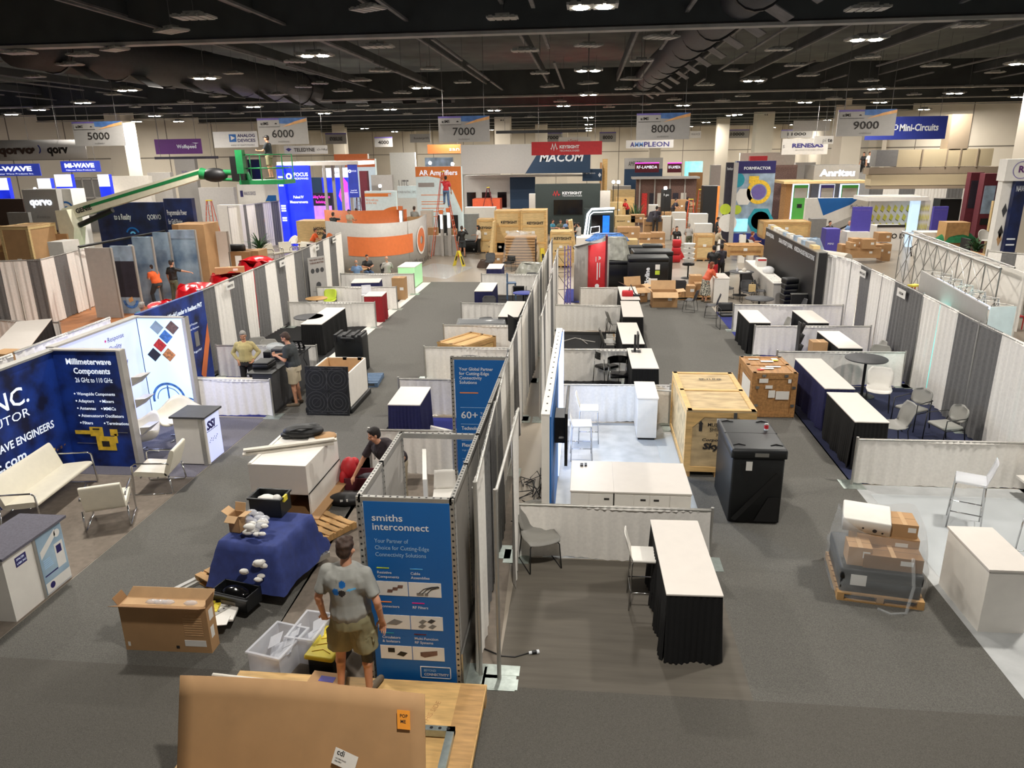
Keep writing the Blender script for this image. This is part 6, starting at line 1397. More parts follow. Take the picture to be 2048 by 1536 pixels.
T, W, H = block('low_wall', 'short black partition at the end of the pale counter', 'partition', 1582, 594, 1644, 610, 27.2, .06, 'black'); T.location.z = 0; B('steel').bx(-.03, W, -.02, .08, .95, .99).make('top_rail', T)
T.children[0].scale = (1, 1, .95/max(H, .1))
counter('reception_counter', Vector((5.52, 30.35, 0)), 0, .6, 1.3, 1.02, 'white', 'white_top', 'white counter where the woman in the orange top leans', toe=0)
# ================= CENTRE, RED TOWER, CASES, CARTONS =================
t = thing('curved_tower', 'red and silver curved display tower with white lettering', 'display', (-.35, 30.2, 0))
b = B('light_grey')
def arc(u, v, r0=0): a = math.radians(200+150*u); return (.55+.75*math.cos(a), .5+.55*math.sin(a), 2.35*v+.12*math.sin(u*3))
b.grid(arc, 14, 2, True, t=(0, .02, 0)); b.on('red').grid(lambda u, v: (.42+.75*u, -.08-.14*math.sin(u*PI), .02+(2.35+.2*u)*v), 8, 2, True, t=(0, .05, 0)); b.on('maroon').bx(1.12, 1.2, -.12, .6, 0, 2.75); b.make('shell', t)
b = B('black').grid(lambda u, v: (-.15+1.2*u, .05+.3*v-.2*math.sin(u*3), 2.3+.35*u), 8, 2, True); b.make('top_sail', t)
b = B('print_white').textw('iP', (.72, -.215, 1.75), .2, .22, bold=.04).bx(.78, .82, -.22, -.215, 1.0, 1.7).bx(.88, .91, -.22, -.215, 1.1, 1.7).disc((.8, -.22, .75), .09, n=8); b.make('lettering', t)
t = thing('lattice_tower', 'purple lattice truss tower left of the red curved display', 'display', (-.75, 29.9, 0)); b = B('lilac_edge')
for x, y in ((-.12, -.12), (.12, -.12), (0, .12)): b.cyl((x, y, 0), (x, y, 2.4), .02, n=5)
for k in range(10): z = k*.24; b.cyl((-.12, -.12, z), (.12, -.12, z+.24), .01, n=4).cyl((.12, -.12, z), (0, .12, z+.24), .01, n=4)
b.make('mast', t); b = B('black')
for z in (.6, 1.3, 2.2): b.cyl((-.5, -.1, z), (.1, -.1, z+.05), .012, n=4).ball((-.5, -.1, z), .03)
for z in (.2, .9, 1.7): b.cyl((-.45, -.1, z+.4), (0, -.1, z-.2), .012, n=4)
b.make('spring_arm', t)
def pxbox(kind, lab, x0, y0, x1, y1, Y, d, mt='card', txt=None, grp=None, **k):
    X0, X1, Z0, Z1 = rect(x0, y0, x1, y1, Y); Z0 = max(0, Z0)
    if kind == 'carton': return carton(((X0+X1)/2, Y, 0), 0, X1-X0, d, Z1-Z0, lab, mt, txt=txt, z=Z0 if Z0 > .25 else 0, **k)
    if Z0 < .3: Z0 = 0
    return crate(Vector(((X0+X1)/2, Y, Z0)), 0, X1-X0, d, Z1-Z0, lab, mt, k.get('bt', 'wood'), k.get('n', 2), .08, txt=txt, group=grp)
t = carton((2.2, 30.3, 0), .35, .75, .7, .62, 'open brown carton with raised flaps beside the small red bag', open_=True, flaps=.35); t = carton((3.15, 29.3, 0), .02, 1.0, .7, .62, 'open brown carton in front of the black lettered cases', open_=True, flaps=.35)
o = B('paper').bx(0, .35, 0, .04, 0, .9).make('foam_sheet'); o.location = (2.62, 30.9, 0); tag(o, 'white foam sheet standing beside the open carton', 'foam')
for i, (x, y, w_, h_, lb) in enumerate(((4.3, 31.0, .55, .45, 'carton on the low pallet under the black chair'), (4.85, 31.3, .5, .5, 'carton beside the woman in the orange top'), (4.2, 31.6, .9, .3, 'wide low carton behind the black sled chairs'), (4.7, 31.8, .5, .75, 'taller carton behind the woman in the orange top'))): carton((x, y, .1), 0, w_, .5, h_, lb, z=.13)
pallet((4.5, 30.9, 0), 0, 1.8, 1.2, 'low pallet with cartons beside the woman in the orange top')
def blackcase(m, r, w_, d_, h_, lab, txt=None, lid=True):
    t = thing('transport_case', lab, 'case', m, r); B('black_plastic').rb(-w_/2, w_/2, 0, d_, .06, h_*.88, .05).make('shell', t); B('black_plastic').rb(-w_/2-.02, w_/2+.02, -.02, d_+.02, h_*.88, h_, .05).make('lid', t)
    if txt: b = B('print_white'); b.text(txt, (.05, -.006, h_*.45), .2, u=(0, 0, 1), v=(-1, 0, 0), al='C', bold=.04); b.make('lettering', t); B('paper').bx(.3, .5, -.008, 0, h_*.65, h_*.8).on('lime').bx(.3, .5, -.008, 0, h_*.5, h_*.62).make('label', t)
    for x in (-w_/3, w_/3): B('steel').bx(x-.03, x+.05, -.03, 0, h_*.2, h_*.32).make('latch', t)
    for x in (-w_/2+.1, w_/2-.1): B('black').cyl((x, .1, .0+.05), (x+.05, .1, .05), .05).make('wheel', t)
    return t
blackcase((2.75, 32.9, 0), 0, 1.75, 1.2, 1.5, 'black moulded case with tall white sideways lettering, left of its twin', 'Skyline'); blackcase((3.1, 34.6, 0), .05, 1.8, 1.3, 1.55, 'black moulded case behind the lettered one')
blackcase((1.3, 34.0, 0), .0, 1.7, 1.3, 1.2, 'black case with grey film-wrapped load on top')
t = thing('wrapped_load', 'load shrouded in shiny grey film on the black case', 'load', (1.3, 34.6, 1.2)); B('wrap_grey').grid(lambda u, v: ((.85-.32*v**.6)*math.copysign(abs(math.cos(u*2*PI))**.5, math.cos(u*2*PI)), .1+(.6-.2*v)*math.copysign(abs(math.sin(u*2*PI))**.5, math.sin(u*2*PI)), 1.0*v+.04*math.sin(u*20)), 40, 8, True).bx(-.5, .5, -.25, .45, .95, 1.0).make('film', t)
blackcase((.2, 35.2, 0), 0, 1.5, 1.2, .75, 'open black case with rolled black goods beside the red tower', lid=False)
for i in range(3): t = thing('rolled_goods', 'black roll lying in the open black case', 'roll', (.1, 35.4, .75+.22*i), 0, 'black rolls in the open case'); B('black').cyl((-.6, 0, .11), (.7, 0, .11), .11, n=12).make('roll', t)
t = thing('steamer_case', 'black long case lid propped beside the red tower', 'case', (.25, 36.6, .0), .2); B('black_plastic').poly([(-.8, 0, 1.3), (.9, 0, 1.55), (.9, .8, 1.8), (-.8, .8, 1.4)], (0, 0, .08)).make('lid', t); B('black').bx(-.7, -.6, .3, .4, 0, 1.4).bx(.7, .8, .3, .4, 0, 1.6).make('prop', t)
t = thing('boots', 'dark shoes and cords piled by the red tower foot', 'shoes', (.6, 29.0, 0)); 
for i in range(2): B('black').ball((.1+.2*i, .1*i, .07), .14, 10, 6, (1.6, .6, .5)).make('shoe', t)
B('blue_carpet').bx(-.9, 2.0, 30.2, 33.4, 0, .007).make('carpet')['label'] = 'dark blue carpet square behind the low drape by the red tower'; tag(D.objects['carpet'] if 0 else COL.objects[-1], 'dark blue carpet square behind the low drape by the red tower', 'carpet')
# wet floor sign, cart, counters on the far concrete
def wet(p, r, lab):
    t = thing('wet_floor_sign', lab, 'sign', p, r)
    for s in (-1, 1): B('yellow').poly([(-.18, s*.3, 0), (.18, s*.3, 0), (.1, s*.03, .85), (-.1, s*.03, .85)], (0, .015*s, 0)).on('ink').poly([(-.08, s*.3-.02, .1), (.08, s*.3-.02, .1), (.06, s*.13-.02, .55), (-.06, s*.13-.02, .55)]).make('board', t)
    return t
wet((dep(918, 530, 40.5).x, 40.5, 0), 1.2, 'yellow folding wet floor sign on the shiny concrete'); wet((dep(848, 490, 50).x, 50, 0), .3, 'yellow wet floor sign behind the curved white wall'); wet((dep(1083, 530, 41).x, 41.6, 0), .3, 'yellow wet floor sign beside the tall keysight crate'.replace('keysight ', 'lettered '))
o = B('clear_plastic').grid(lambda u, v: (-9.6+2.6*u+.8*v, 37.5+4*v-1.5*u, .01+.02*abs(noise.noise(Vector((u*7, v*7, 3))))), 16, 16).make('plastic_film'); tag(o, 'clear plastic film on the concrete at the foot of the curved wall', 'plastic film')
# curved grey and orange wall
t = thing('curved_wall', 'big curved grey wall with orange band and round orange letter', 'display wall', (-12, 40, 0)); PA = [dep(700, 505, 37.5), dep(740, 512, 37.6), dep(780, 513, 38.2), dep(820, 505, 39.6), dep(845, 490, 41.6), dep(858, 470, 44)]
def curve_pts(): return [(dep(px, 500, y).x, y) for px, y in ((655, 39.5), (690, 38.2), (730, 37.6), (770, 37.8), (810, 38.8), (838, 40.6), (853, 43.5))]
cp = curve_pts(); n_ = 36
def cn(u): (xa, ya), (xb, yb) = cpos(max(0, u-.01)), cpos(min(1, u+.01)); return Vector((yb-ya, xa-xb, 0)).normalized()
def cpos(u):
    k = u*(len(cp)-1); i = min(len(cp)-2, int(k)); f = k-i; P0 = cp[max(0, i-1)]; P1 = cp[i]; P2 = cp[i+1]; P3 = cp[min(len(cp)-1, i+2)]
    return tuple(.5*((2*P1[j])+(-P0[j]+P2[j])*f+(2*P0[j]-5*P1[j]+4*P2[j]-P3[j])*f*f+(-P0[j]+3*P1[j]-3*P2[j]+P3[j])*f**3) for j in range(2))
b = B('light_grey').grid(lambda u, v: (*cpos(u), 2.6*v), 40, 1, True, t=(.05, .14, 0))
b.on('orange_dark').grid(lambda u, v: (cpos(.2+.55*u)[0]+cn(.2+.55*u).x*.04, cpos(.2+.55*u)[1]+cn(.2+.55*u).y*.04, .92+1.0*v), 30, 1, True)
def onc(u0, z0, r, r0, m_, n=22):
    b.on(m_); x0, y0 = cpos(u0); du = .004
    A = [2*PI*i/n for i in range(n)]
    def pt(rr, a): uu_ = u0+rr*math.cos(a)*.092; uu_ = min(.995, max(.005, uu_)); X, Y = cpos(uu_); q = cn(uu_)*.08; return (X+q.x, Y+q.y, z0+rr*math.sin(a))
    if r0: b.add([pt(r0, a) for a in A]+[pt(r, a) for a in A], [(i, (i+1) % n, n+(i+1) % n, n+i) for i in range(n)], False)
    else: b.add([pt(r, a) for a in A], [tuple(range(n))], False)
onc(.86, 1.4, .78, .66, 'paper'); onc(.86, 1.4, .66, .22, 'orange_dark'); onc(.06, 1.5, .5, 0, 'orange_dark')
x_, y_ = cpos(.62); x2, y2 = cpos(.82); b.on('ink').text("We're with you all the", (x_+.2, y_-.3, .3), .26, u=(x2-x_, y2-y_, 0)); x_, y_ = cpos(.05); b.text('way', (x_+.2, y_-.3, .35), .3)
b.make('wall', t, True)
cb = [(dep(px, 500, y).x, y) for px, y in ((655, 45), (700, 44.2), (760, 44.2), (820, 45.4))]
b = B('orange_dark').grid(lambda u, v: (cb[0][0]+(cb[-1][0]-cb[0][0])*u, 45-1.0*math.sin(u*PI), .0+2.8*v), 20, 1, True, t=(0, .1, 0)); b.make('rear_wall', t, True)
# ================= FAR HALL: stands, hanging signs, crates =================
def F(nm, lab, cat, x0, y0, x1, y1, Y, d, m, draw=None, floor=1, g=None, part='body'):
    X0, X1, Z0, Z1 = rect(x0, y0, x1, y1, Y)
    if floor: Z0 = 0
    W, H = X1-X0, Z1-Z0; T = thing(nm, lab, cat, (X0, Y, Z0), 0, g); b = B(m).bx(0, W, 0, d, 0, H); T['w'] = 0; del T['w']
    if draw: draw(b, W, H)
    b.make(part, T); return T, W, H
def tx(s, fx, fz, fh, fw=None, m='print_white', al='L', **k):
    """lettering given in fractions of the board"""
    def f(b, W, H):
        b.on(m); o = (W*fx, -.02, H*fz)
        if fw: b.textw(s, (W*(fx-fw/2) if al == 'C' else W*fx, -.02, H*fz), H*fh, W*fw, **k)
        else: b.text(s, o, H*fh, al=al, **k)
    return f
def rc(x0, x1, z0, z1, m, t=.015): return lambda b, W, H: b.on(m).bx(W*x0, W*x1, -t, 0, H*z0, H*z1)
def pg(pts, m, t=.012): return lambda b, W, H: b.on(m).poly([(W*x, -t, H*z) for x, z in pts])
def dc(x, z, r, m, r0=0, a0=0, a1=360, t=.014, n=20): return lambda b, W, H: b.on(m).disc((W*x, -t, H*z), H*r, n=n, a0=a0, a1=a1, r0=H*r0)
def many(*fs):
    def f(b, W, H):
        for g in fs: g(b, W, H)
    return f
def SIGN(nm, lab, x0, y0, x1, y1, Y, m, *fs, cat='sign', d=.06, h=True, g=None):
    T, W, H = F(nm, lab, cat, x0, y0, x1, y1, Y, d, m, many(*fs), 0, g, 'panel')
    if h: hang(T, W, H, 12)
    return T
for s, x0, y0, x1, y1 in (('5000', 147, 243, 247, 292), ('6000', 516, 236, 615, 289), ('7000', 877, 232, 979, 284), ('8000', 1273, 226, 1380, 279), ('9000', 1675, 219, 1791, 272)):
    SIGN('aisle_sign', 'hanging aisle sign reading %s' % s, x0, y0, x1, y1, 36, 'banner_grey', pg([(0, .93), (1, .93), (1, 1), (0, 1)], 'lilac_edge'), pg([(.42, .8), (.6, .78), (.9, .9), (1, 1), (.45, 1)], 'stroke_blue', .016), pg([(.5, .66), (.8, .78), (1, .86), (1, .98), (.75, .86)], 'stroke_orange', .018),
         rc(.03, .45, .68, .93, 'banner_grey', .02), rc(.03, .45, .67, .685, 'ink', .022), tx('a:IMS', .07, .75, .11, m='ink', bold=.03), dc(.38, .77, .05, 'ink', a0=0, a1=180, t=.024), tx(s, .5, .27, .3, .44, 'ink', 'C', bold=.01), tx('anokiwave', .5, .08, .08, m='grey', al='C'), g='numbered hanging aisle signs')
for s, x0, y0, x1, y1, Y in (('4000', 749, 274, 785, 294, 104), ('7000', 1086, 265, 1125, 284, 100), ('8000', 1199, 264, 1232, 284, 100), ('11000', 1562, 259, 1625, 276, 92), ('10000', 1452, 259, 1498, 276, 92), ('NETWORKING LOUNGE', 651, 266, 693, 288, 86)):
    SIGN('aisle_sign', 'small distant hanging sign reading %s' % s.lower(), x0, y0, x1, y1, Y, 'banner_grey', rc(0, 1, .88, 1, 'lilac_edge'), tx(s, .5, .3, .35, .6, 'ink', 'C', bold=.03), g='small distant aisle signs')
t = thing('hanging_sign', 'long grey curved hanging banner with round brown lettering at the left edge', 'sign', dep(-30, 300, 38)); X0 = dep(-30, 300, 38); X1 = dep(182, 300, 40); zb, zt = dep(90, 319, 38).z, dep(90, 279, 38).z
def qf(u, v): return (X0.x+(X1.x-X0.x)*u, 38+1.6*(u-.3)**2*2, zb+(zt-zb)*v)
b = B('banner_grey').grid(qf, 16, 1, True, t=(0, .04, 0)); b.on('hair_brown')
for s, a, wd_ in (('QORVO', -9.4, 2.6),): b.textw('qorvo', (qf(.17, 0)[0], 37.96, zb+.32), .42, 2.0, bold=.05)
b.disc((qf(.6, 0)[0], 37.95, zb+.52), .1, n=12).on('banner_blue').disc((qf(.6, 0)[0]+.15, 37.94, zb+.52), .3, n=12, a0=-50, a1=50, r0=.23).on('ink').textw('qorv', (qf(.76, 0)[0], 38.0, zb+.32), .42, 1.2, bold=.05); b.make('banner', t, True)
for k in (.2, .8): p = Vector(qf(k, 1)); B('strut_grey').cyl(p, (p.x, p.y, 9.9), .012, n=4).make('suspension_cable', t, True)
SIGN('hanging_sign', 'purple hanging sign with small white lettering', 310, 278, 403, 308, 50, 'purple', tx('Wolfspeed', .47, .38, .25, .42, bold=.02), pg([(.72, .6), (.9, .68), (.8, .75), (.95, .72)], 'print_white'))
SIGN('lighting_truss', 'dark straight truss with small lamps below the purple sign', 309, 313, 436, 318, 50, 'photo_dark', cat='truss')
SIGN('hanging_sign', 'white hanging sign with blue square and white arrow', 427, 263, 515, 295, 60, 'paper', rc(.36, .52, .35, .83, 'smiths_blue'), pg([(.4, .45), (.4, .74), (.5, .6)], 'paper', .03), tx('ANALOG', .55, .64, .2, .4, 'navy_ink', bold=.02), tx('DEVICES', .55, .34, .2, .4, 'navy_ink', bold=.02), tx("AHEAD OF WHAT'S POSSIBLE", .38, .1, .09, m='grey'))
SIGN('hanging_sign', 'grey hanging sign with bold black capitals right of the 6000 sign', 568, 291, 655, 308, 55, 'banner_grey', tx('TELEDYNE', .23, .3, .42, .48, 'ink', bold=.03), tx('e2v HiRel', .76, .4, .25, m='ink'), pg([(.04, .6), (.11, .75), (.18, .6), (.11, .3)], 'navy_ink'))
SIGN('hanging_sign', 'small grey hanging sign left of the 7000 sign', 820, 268, 860, 285, 82, 'banner_grey', tx('RosenbergerHF2', .2, .4, .25, .75, 'ink'))
SIGN('hanging_sign', 'bright red hanging box banner with white lettering and zigzag mark', 1063, 283, 1204, 310, 52, 'red', tx('KEYSIGHT', .4, .5, .23, .28, bold=.04), tx('TECHNOLOGIES', .4, .26, .13, .28), pg([(.27, .5), (.285, .38), (.3, .72), (.32, .3), (.34, .75), (.36, .38), (.375, .5), (.36, .55), (.34, .92), (.32, .5), (.3, .9), (.285, .55)], 'print_white'), d=1.6)
SIGN('hanging_sign', 'huge grey and navy hanging box banner below the red one', 922, 288, 1181, 347, 62, 'banner_grey', pg([(.5, 0), (1, 0), (1, .85), (.62, .85)], 'macom_navy'), tx('MACOM', .61, .4, .28, .34, bold=.025, shear=.2), d=3)
SIGN('hanging_sign', 'pale hanging sign with blue zigzag letters under the 8000 sign', 1252, 280, 1347, 296, 58, 'banner_grey', tx('A', .09, .18, .6, .09, 'navy_ink', bold=.02), tx('MM', .19, .18, .6, .17, 'stroke_blue', bold=.01), tx('PLEON', .38, .18, .6, .53, 'navy_ink', bold=.02))
SIGN('hanging_sign', 'silver hanging sign with wide navy capitals', 1564, 277, 1656, 309, 58, 'light_grey', tx('RENESAS', .22, .45, .25, .68, 'navy_ink', bold=.04), tx('BIG IDEAS FOR EVERY SPACE', .3, .24, .1, m='grey'), tx('S', .02, .42, .2, m='ink'))
SIGN('hanging_sign', 'tall plain grey hanging panel above the silver sign', 1587, 241, 1660, 262, 64, 'light_grey'); SIGN('hanging_sign', 'white hanging sign with grey and bold black letters, right of the silver sign', 1628, 272, 1667, 288, 54, 'white', tx('pi', .45, .25, .5, m='grey'), tx('te', .7, .25, .5, m='ink', bold=.03))
SIGN('hanging_sign', 'large blue hanging banner with white lettering beside the 9000 sign', 1732, 233, 1893, 279, 46, 'banner_blue', tx('Mini-Circuits', .42, .38, .3, .48, bold=.03), rc(.34, .4, .42, .46, 'print_white'), rc(.34, .4, .62, .66, 'print_white'), rc(.385, .4, .42, .66, 'print_white'), rc(.34, .355, .42, .66, 'print_white'))
SIGN('hanging_sign', 'orange hanging sign partly behind the grey banner', 855, 289, 922, 307, 72, 'orange_dark', tx('san', .65, .3, .4, .3)); SIGN('hanging_sign', 'white hanging sign with red lettering above the red banner', 1117, 274, 1181, 287, 70, 'white', tx('pSemi', .3, .2, .5, m='red')); SIGN('hanging_sign', 'pale hanging sign at the side of the 8000 sign', 1380, 262, 1402, 276, 66, 'white', tx('WAVICE', .1, .4, .3, .8, 'grey'))
SIGN('lighting_truss', 'black lattice lighting truss above the huge grey banner', 992, 260, 1172, 266, 64, 'black', cat='truss')
# --- stands on the left
def MW(b, W, H): many(tx('MI-WAVE', .1, .42, .38, .76, 'lit_text', bold=.05), tx('Millimeter Wave Products Inc.', .12, .12, .13, .76, 'lit_text'))(b, W, H)
SIGN('lightbox_sign', 'lit blue sign with white capitals at the left edge', -32, 328, 80, 352, 42, 'lit_blue2', MW); SIGN('lightbox_sign', 'lit blue sign with white capitals above the grey shelving', 122, 322, 200, 344, 44, 'lit_blue2', MW)
for i, (x0, y0, x1, y1, Y) in enumerate(((-6, 356, 17, 392, 42), (77, 357, 103, 392, 42), (112, 349, 145, 392, 43.5), (198, 349, 220, 388, 44))):
    F('lit_banner', 'lit blue column banner with white cloud top, %s of four under the lit blue signs' % ('first', 'second', 'third', 'fourth')[i], 'banner', x0, y0, x1, y1, Y, .3, 'lit_blue', many(rc(0, 1, .86, 1, 'lit_text'), tx('MI-WAVE', .5, .48, .05, .7, 'lit_text', 'C')), 1)
F('display_stand', 'beige stand with glowing round lettering and dark screen', 'display stand', 50, 379, 118, 450, 33, 1.2, 'banner_grey', many(tx('qorvo', .5, .85, .07, .66, 'lit_text', 'C', bold=.06), tx('all around you', .5, .72, .03, .4, 'grey', 'C'), rc(.22, .84, .42, .6, 'hair_brown', .05)))
F('display_stand', 'pale lit side panel with blue wave marks beside the beige stand', 'display stand', 118, 378, 147, 448, 33.4, 1.0, 'paper', many(dc(.5, .8, .08, 'smiths_blue', .06, 20, 160), dc(.5, .8, .03, 'smiths_blue', .015, 20, 160)))
F('partition', 'dark brown stand wall left of the beige stand', 'partition', -20, 398, 52, 470, 36, .3, 'hair_brown'); F('partition', 'grey low wall at the foot of the beige stand', 'partition', 18, 425, 60, 470, 32, .2, 'grey')
F('shelving', 'tall grey empty shelving behind the boom lift', 'shelf', 147, 355, 208, 400, 60, .8, 'grey', many(*[rc(x, x+.02, 0, 1, 'light_grey', .1) for x in (0, .33, .66, .98)], *[rc(0, 1, z, z+.03, 'light_grey', .1) for z in (.3, .62, .96)]))
F('exhibition_wall', 'dark navy stand wall with blue wave graphic and white towers', 'display wall', 195, 405, 331, 468, 34, .3, 'navy_graphic2', many(tx('QORVO', .74, .8, .06, .2), tx('to a Reality', .25, .8, .07, .25, bold=.02), dc(.49, .62, .09, 'smiths_blue', .07, 20, 160), dc(.49, .62, .04, 'sky_blue', .02, 20, 160), *[rc(.4+.045*i, .43+.045*i, .3, .5, 'white', .1) for i in range(5)]))
F('exhibition_wall', 'navy stand wall reading Programmable Power for GaN Biasing', 'display wall', 331, 397, 387, 466, 33.4, .3, 'navy_graphic2', many(tx('Programmable Power', .08, .82, .06, .7), tx('for GaN Biasing', .08, .72, .06, .5)))
crate(Vector((dep(34, 490, 29.3).x, 29.3, 0)), .05, 1.25, 1.8, 3.3, 'tall cardboard crate with labels at the left edge', 'card', 'ply_pale', 2, .1, group=None); crate(Vector((dep(-35, 490, 29.6).x, 29.6, 0)), .05, 1.1, 1.2, 3.2, 'tall cardboard crate cut by the left frame edge', 'card', 'ply', 3, .1); F('shipping_crate', 'long brown crate behind the green boom lift base', 'crate', 97, 468, 135, 490, 31, 1, 'card'); F('storage_box', 'white low box beside the green boom lift base', 'box', 97, 484, 127, 512, 28, 1, 'white')
back_drape(at(-30, 524, 2.44), at(80, 520, 2.44), 2.44, ('grey', 'white', 'white', 'grey'), 'left edge drapes in front of the tall cardboard crates'); back_drape(at(80, 520, 2.44), at(178, 495, 2.44), 2.44, ('white', 'grey', 'white', 'white'), 'left drapes ending at the plain white panel')
side_rail(at(-40, 640, .91), at(118, 645, .91), 'low white drape rail at the left edge behind the black covered table')
quad_table([(-30, 712), (40, 712), (97, 640), (40, 640)], 1.05, 'black', 'black covered table with white top at the left edge'); F('cardboard_box', 'brown carton at the left frame edge by the drape crest', 'box', -20, 708, 14, 735, 15.5, .5, 'card')
for x0, y0, x1, y1, Y, m, lb, ds in ((179, 496, 229, 612, 26.6, 'light_grey', 'plain white framed wall panel', ()), (229, 492, 272, 604, 27.4, 'photo_sky', 'picture panel with dark crowd and hand', (rc(0, 1, .25, .78, 'photo_dark'), dc(.55, .2, .12, 'photo_mid_blue', .08, 180, 360), pg([(.45, .22), (.65, .26), (.7, .2), (.5, .17)], 'stroke_orange', .02))), (271, 474, 309, 580, 29, 'photo_blue', 'blue sea picture panel behind the worker in orange', ()), (312, 465, 343, 568, 30.5, 'photo_blue', 'blue sea picture panel behind the worker in black', ()), (345, 460, 395, 566, 30.8, 'photo_blue', 'widest blue sea picture panel', (rc(0, 1, .88, 1, 'photo_sky'),)), (414, 463, 458, 545, 33, 'white', 'cream blank panel standing by the brown crate', ())):
    T, W, H = F('wall_panel', lb, 'panel', x0, y0, x1, y1, Y, .1, m, many(*ds), 1); b = B('alu'); b.on('alu_hole'); holes(b, (W+.02, 0, 0), (W+.02, 0, H), .12, .02); b.on('alu').bx(W, W+.05, -.01, .1, 0, H); b.make('edge_profile', T)
F('shipping_crate', 'brown crate behind the widest blue picture panel', 'crate', 352, 449, 414, 560, 32, 1.4, 'card', many(rc(0, .2, .0, 1, 'card_dark', .03), rc(.6, .7, .5, .6, 'paper', .02)))
for i in range(6): t = thing('wall_panel', 'white perforated panel lying on the orange floor in front of the workers', 'panel', (-15.9+.1*i, 24.6+.75*i, .01), -.1, 'panels laid on the floor'); b = B('white').bx(-1.5, 1.5, 0, .6, 0, .05); b.on('alu_hole'); holes(b, (-1.5, .03, .052), (1.5, .03, .052), .1, .022, (0, 0, 1)); b.make('panel', t)
def heap(x, y, w_, d_, h_, m, nm, lb, cat, r=0, z=0):
    t = thing(nm, lb, cat, (x, y, z), r); s = random.random()*9
    B(m).grid(lambda u, v: ((w_*(1-.35*v**1.4))*math.cos(u*2*PI)*(1+.12*noise.noise(Vector((u*6, v*3, s)))), (d_*(1-.35*v**1.4))*math.sin(u*2*PI)*(1+.1*noise.noise(Vector((u*6, v*3, s+4)))), h_*v*(1+.12*noise.noise(Vector((math.cos(u*6.28)*2, math.sin(u*6.28)*2, s))))), 28, 7, True).grid(lambda u, v: (w_*.66*v*math.cos(u*2*PI), d_*.66*v*math.sin(u*2*PI), h_*(1.0+.15*noise.noise(Vector((u*3, v*3, s))))), 28, 3, True).make('cover', t); return t
for i, (x, y, w_, h_, lb) in enumerate(((-12.9, 23.0, 1.0, 1.85, 'nearer broad red film heap'), (-12.9, 25.4, 1.1, 1.9, 'red film heap with a carton strapped on top'), (-12.9, 27.6, 1.0, 2.05, 'tallest red film heap near the drape line'), (-12.6, 20.6, .7, 1.75, 'small red film heap beside the man in teal'))): heap(x, y, w_, 1.0, h_, 'wrap_red', 'wrapped_goods', lb+', goods under red film', 'load')
carton((-12.8, 25.2, 0), .4, 1.0, .3, .22, 'long carton strapped on the red film heap', z=1.98); F('shipping_crate', 'brown crate with labels behind the red film heap', 'crate', 459, 504, 500, 540, 33, 1.2, 'card_dark', many(rc(.3, .6, .6, .9, 'paper', .02))); F('shipping_crate', 'brown crate with straps right of its twin near the carpet roll', 'crate', 500, 502, 518, 536, 33.3, 1.0, 'card', many(rc(.2, .7, .3, .6, 'paper', .02)))
t = thing('tool_kit', 'black tool bag on the brown crate', 'bag', (dep(473, 500, 33.5).x, 33.5, 1.75)); B('black').rb(-.4, .4, -.2, .2, 0, .3, .08).make('body', t)
t = thing('carpet_roll', 'rolled white carpet lying beside the yellow machine', 'roll', (dep(540, 509, 36).x, 36, 0)); B('white').cyl((-1.2, 0, .35), (1.2, 0, .35), .35, n=20).on('black').disc((1.205, 0, .35), .2, (0, 1, 0)).make('roll', t)
t = thing('floor_machine', 'yellow low machine with black hoses behind the drape line', 'machine', (dep(545, 523, 34).x, 34, 0)); B('yellow').rb(-1.1, 1.1, -.4, .4, .1, .6, .05).on('black').tube([(-.9, 0, .6), (-.4, 0, 1.0), (.1, 0, .7), (.8, 0, .9)], .04, 5).bx(-.7, .7, -.3, .3, .6, .7).cyl((-.8, -.42, .2), (-.8, .42, .2), .2).cyl((.8, -.42, .2), (.8, .42, .2), .2).make('body', t)
# folding table and its things on the left
t = thing('folding_table', 'white folding table carrying an open carton and black bag', 'table', (-13.35, 19.2, 0), .25); B('white').bx(-.95, .95, -.35, .35, .72, .75).make('tabletop', t); legs4(t, 'light_grey', 1.7, .55, .72, .016, 1.0)
carton((-14.1, 19.0, 0), .3, .45, .35, .3, 'open carton on the white folding table', z=.75, open_=True, flaps=.15); t = thing('tool_bag', 'black tool bag with tubes on the white folding table', 'bag', (-13.0, 19.25, .75)); B('black').ball((0, 0, .17), .25, 12, 8, (1.1, .8, .8)).tube([(-.2, -.1, .3), (0, -.2, .45), (.2, -.1, .3)], .015, 5).make('body', t)
for i, p in enumerate(((-12.9, 18.2), (-12.4, 18.5))): heap(p[0], p[1], .3, .25, .4, 'black', 'rucksack', ('black rucksack on the floor by the folding table', 'black rucksack leaning at the folding table leg')[i], 'bag')
put('black_chair', (-13.6, 18.4, 0), 2.5, 'black folding chair tucked under the white folding table')
t = thing('folding_rail', 'long black rail resting across the left drapes in front of the boom lift', 'rail', (-17, 29, 0)); B('black').cyl(dep(157, 494, 28), dep(330, 462, 33), .05, n=6).on('alu').cyl((dep(157, 494, 28).x, 28, 0), dep(157, 494, 28), .03).cyl((dep(330, 462, 33).x, 33, 0), dep(330, 462, 33), .03).make('rail', t, True)
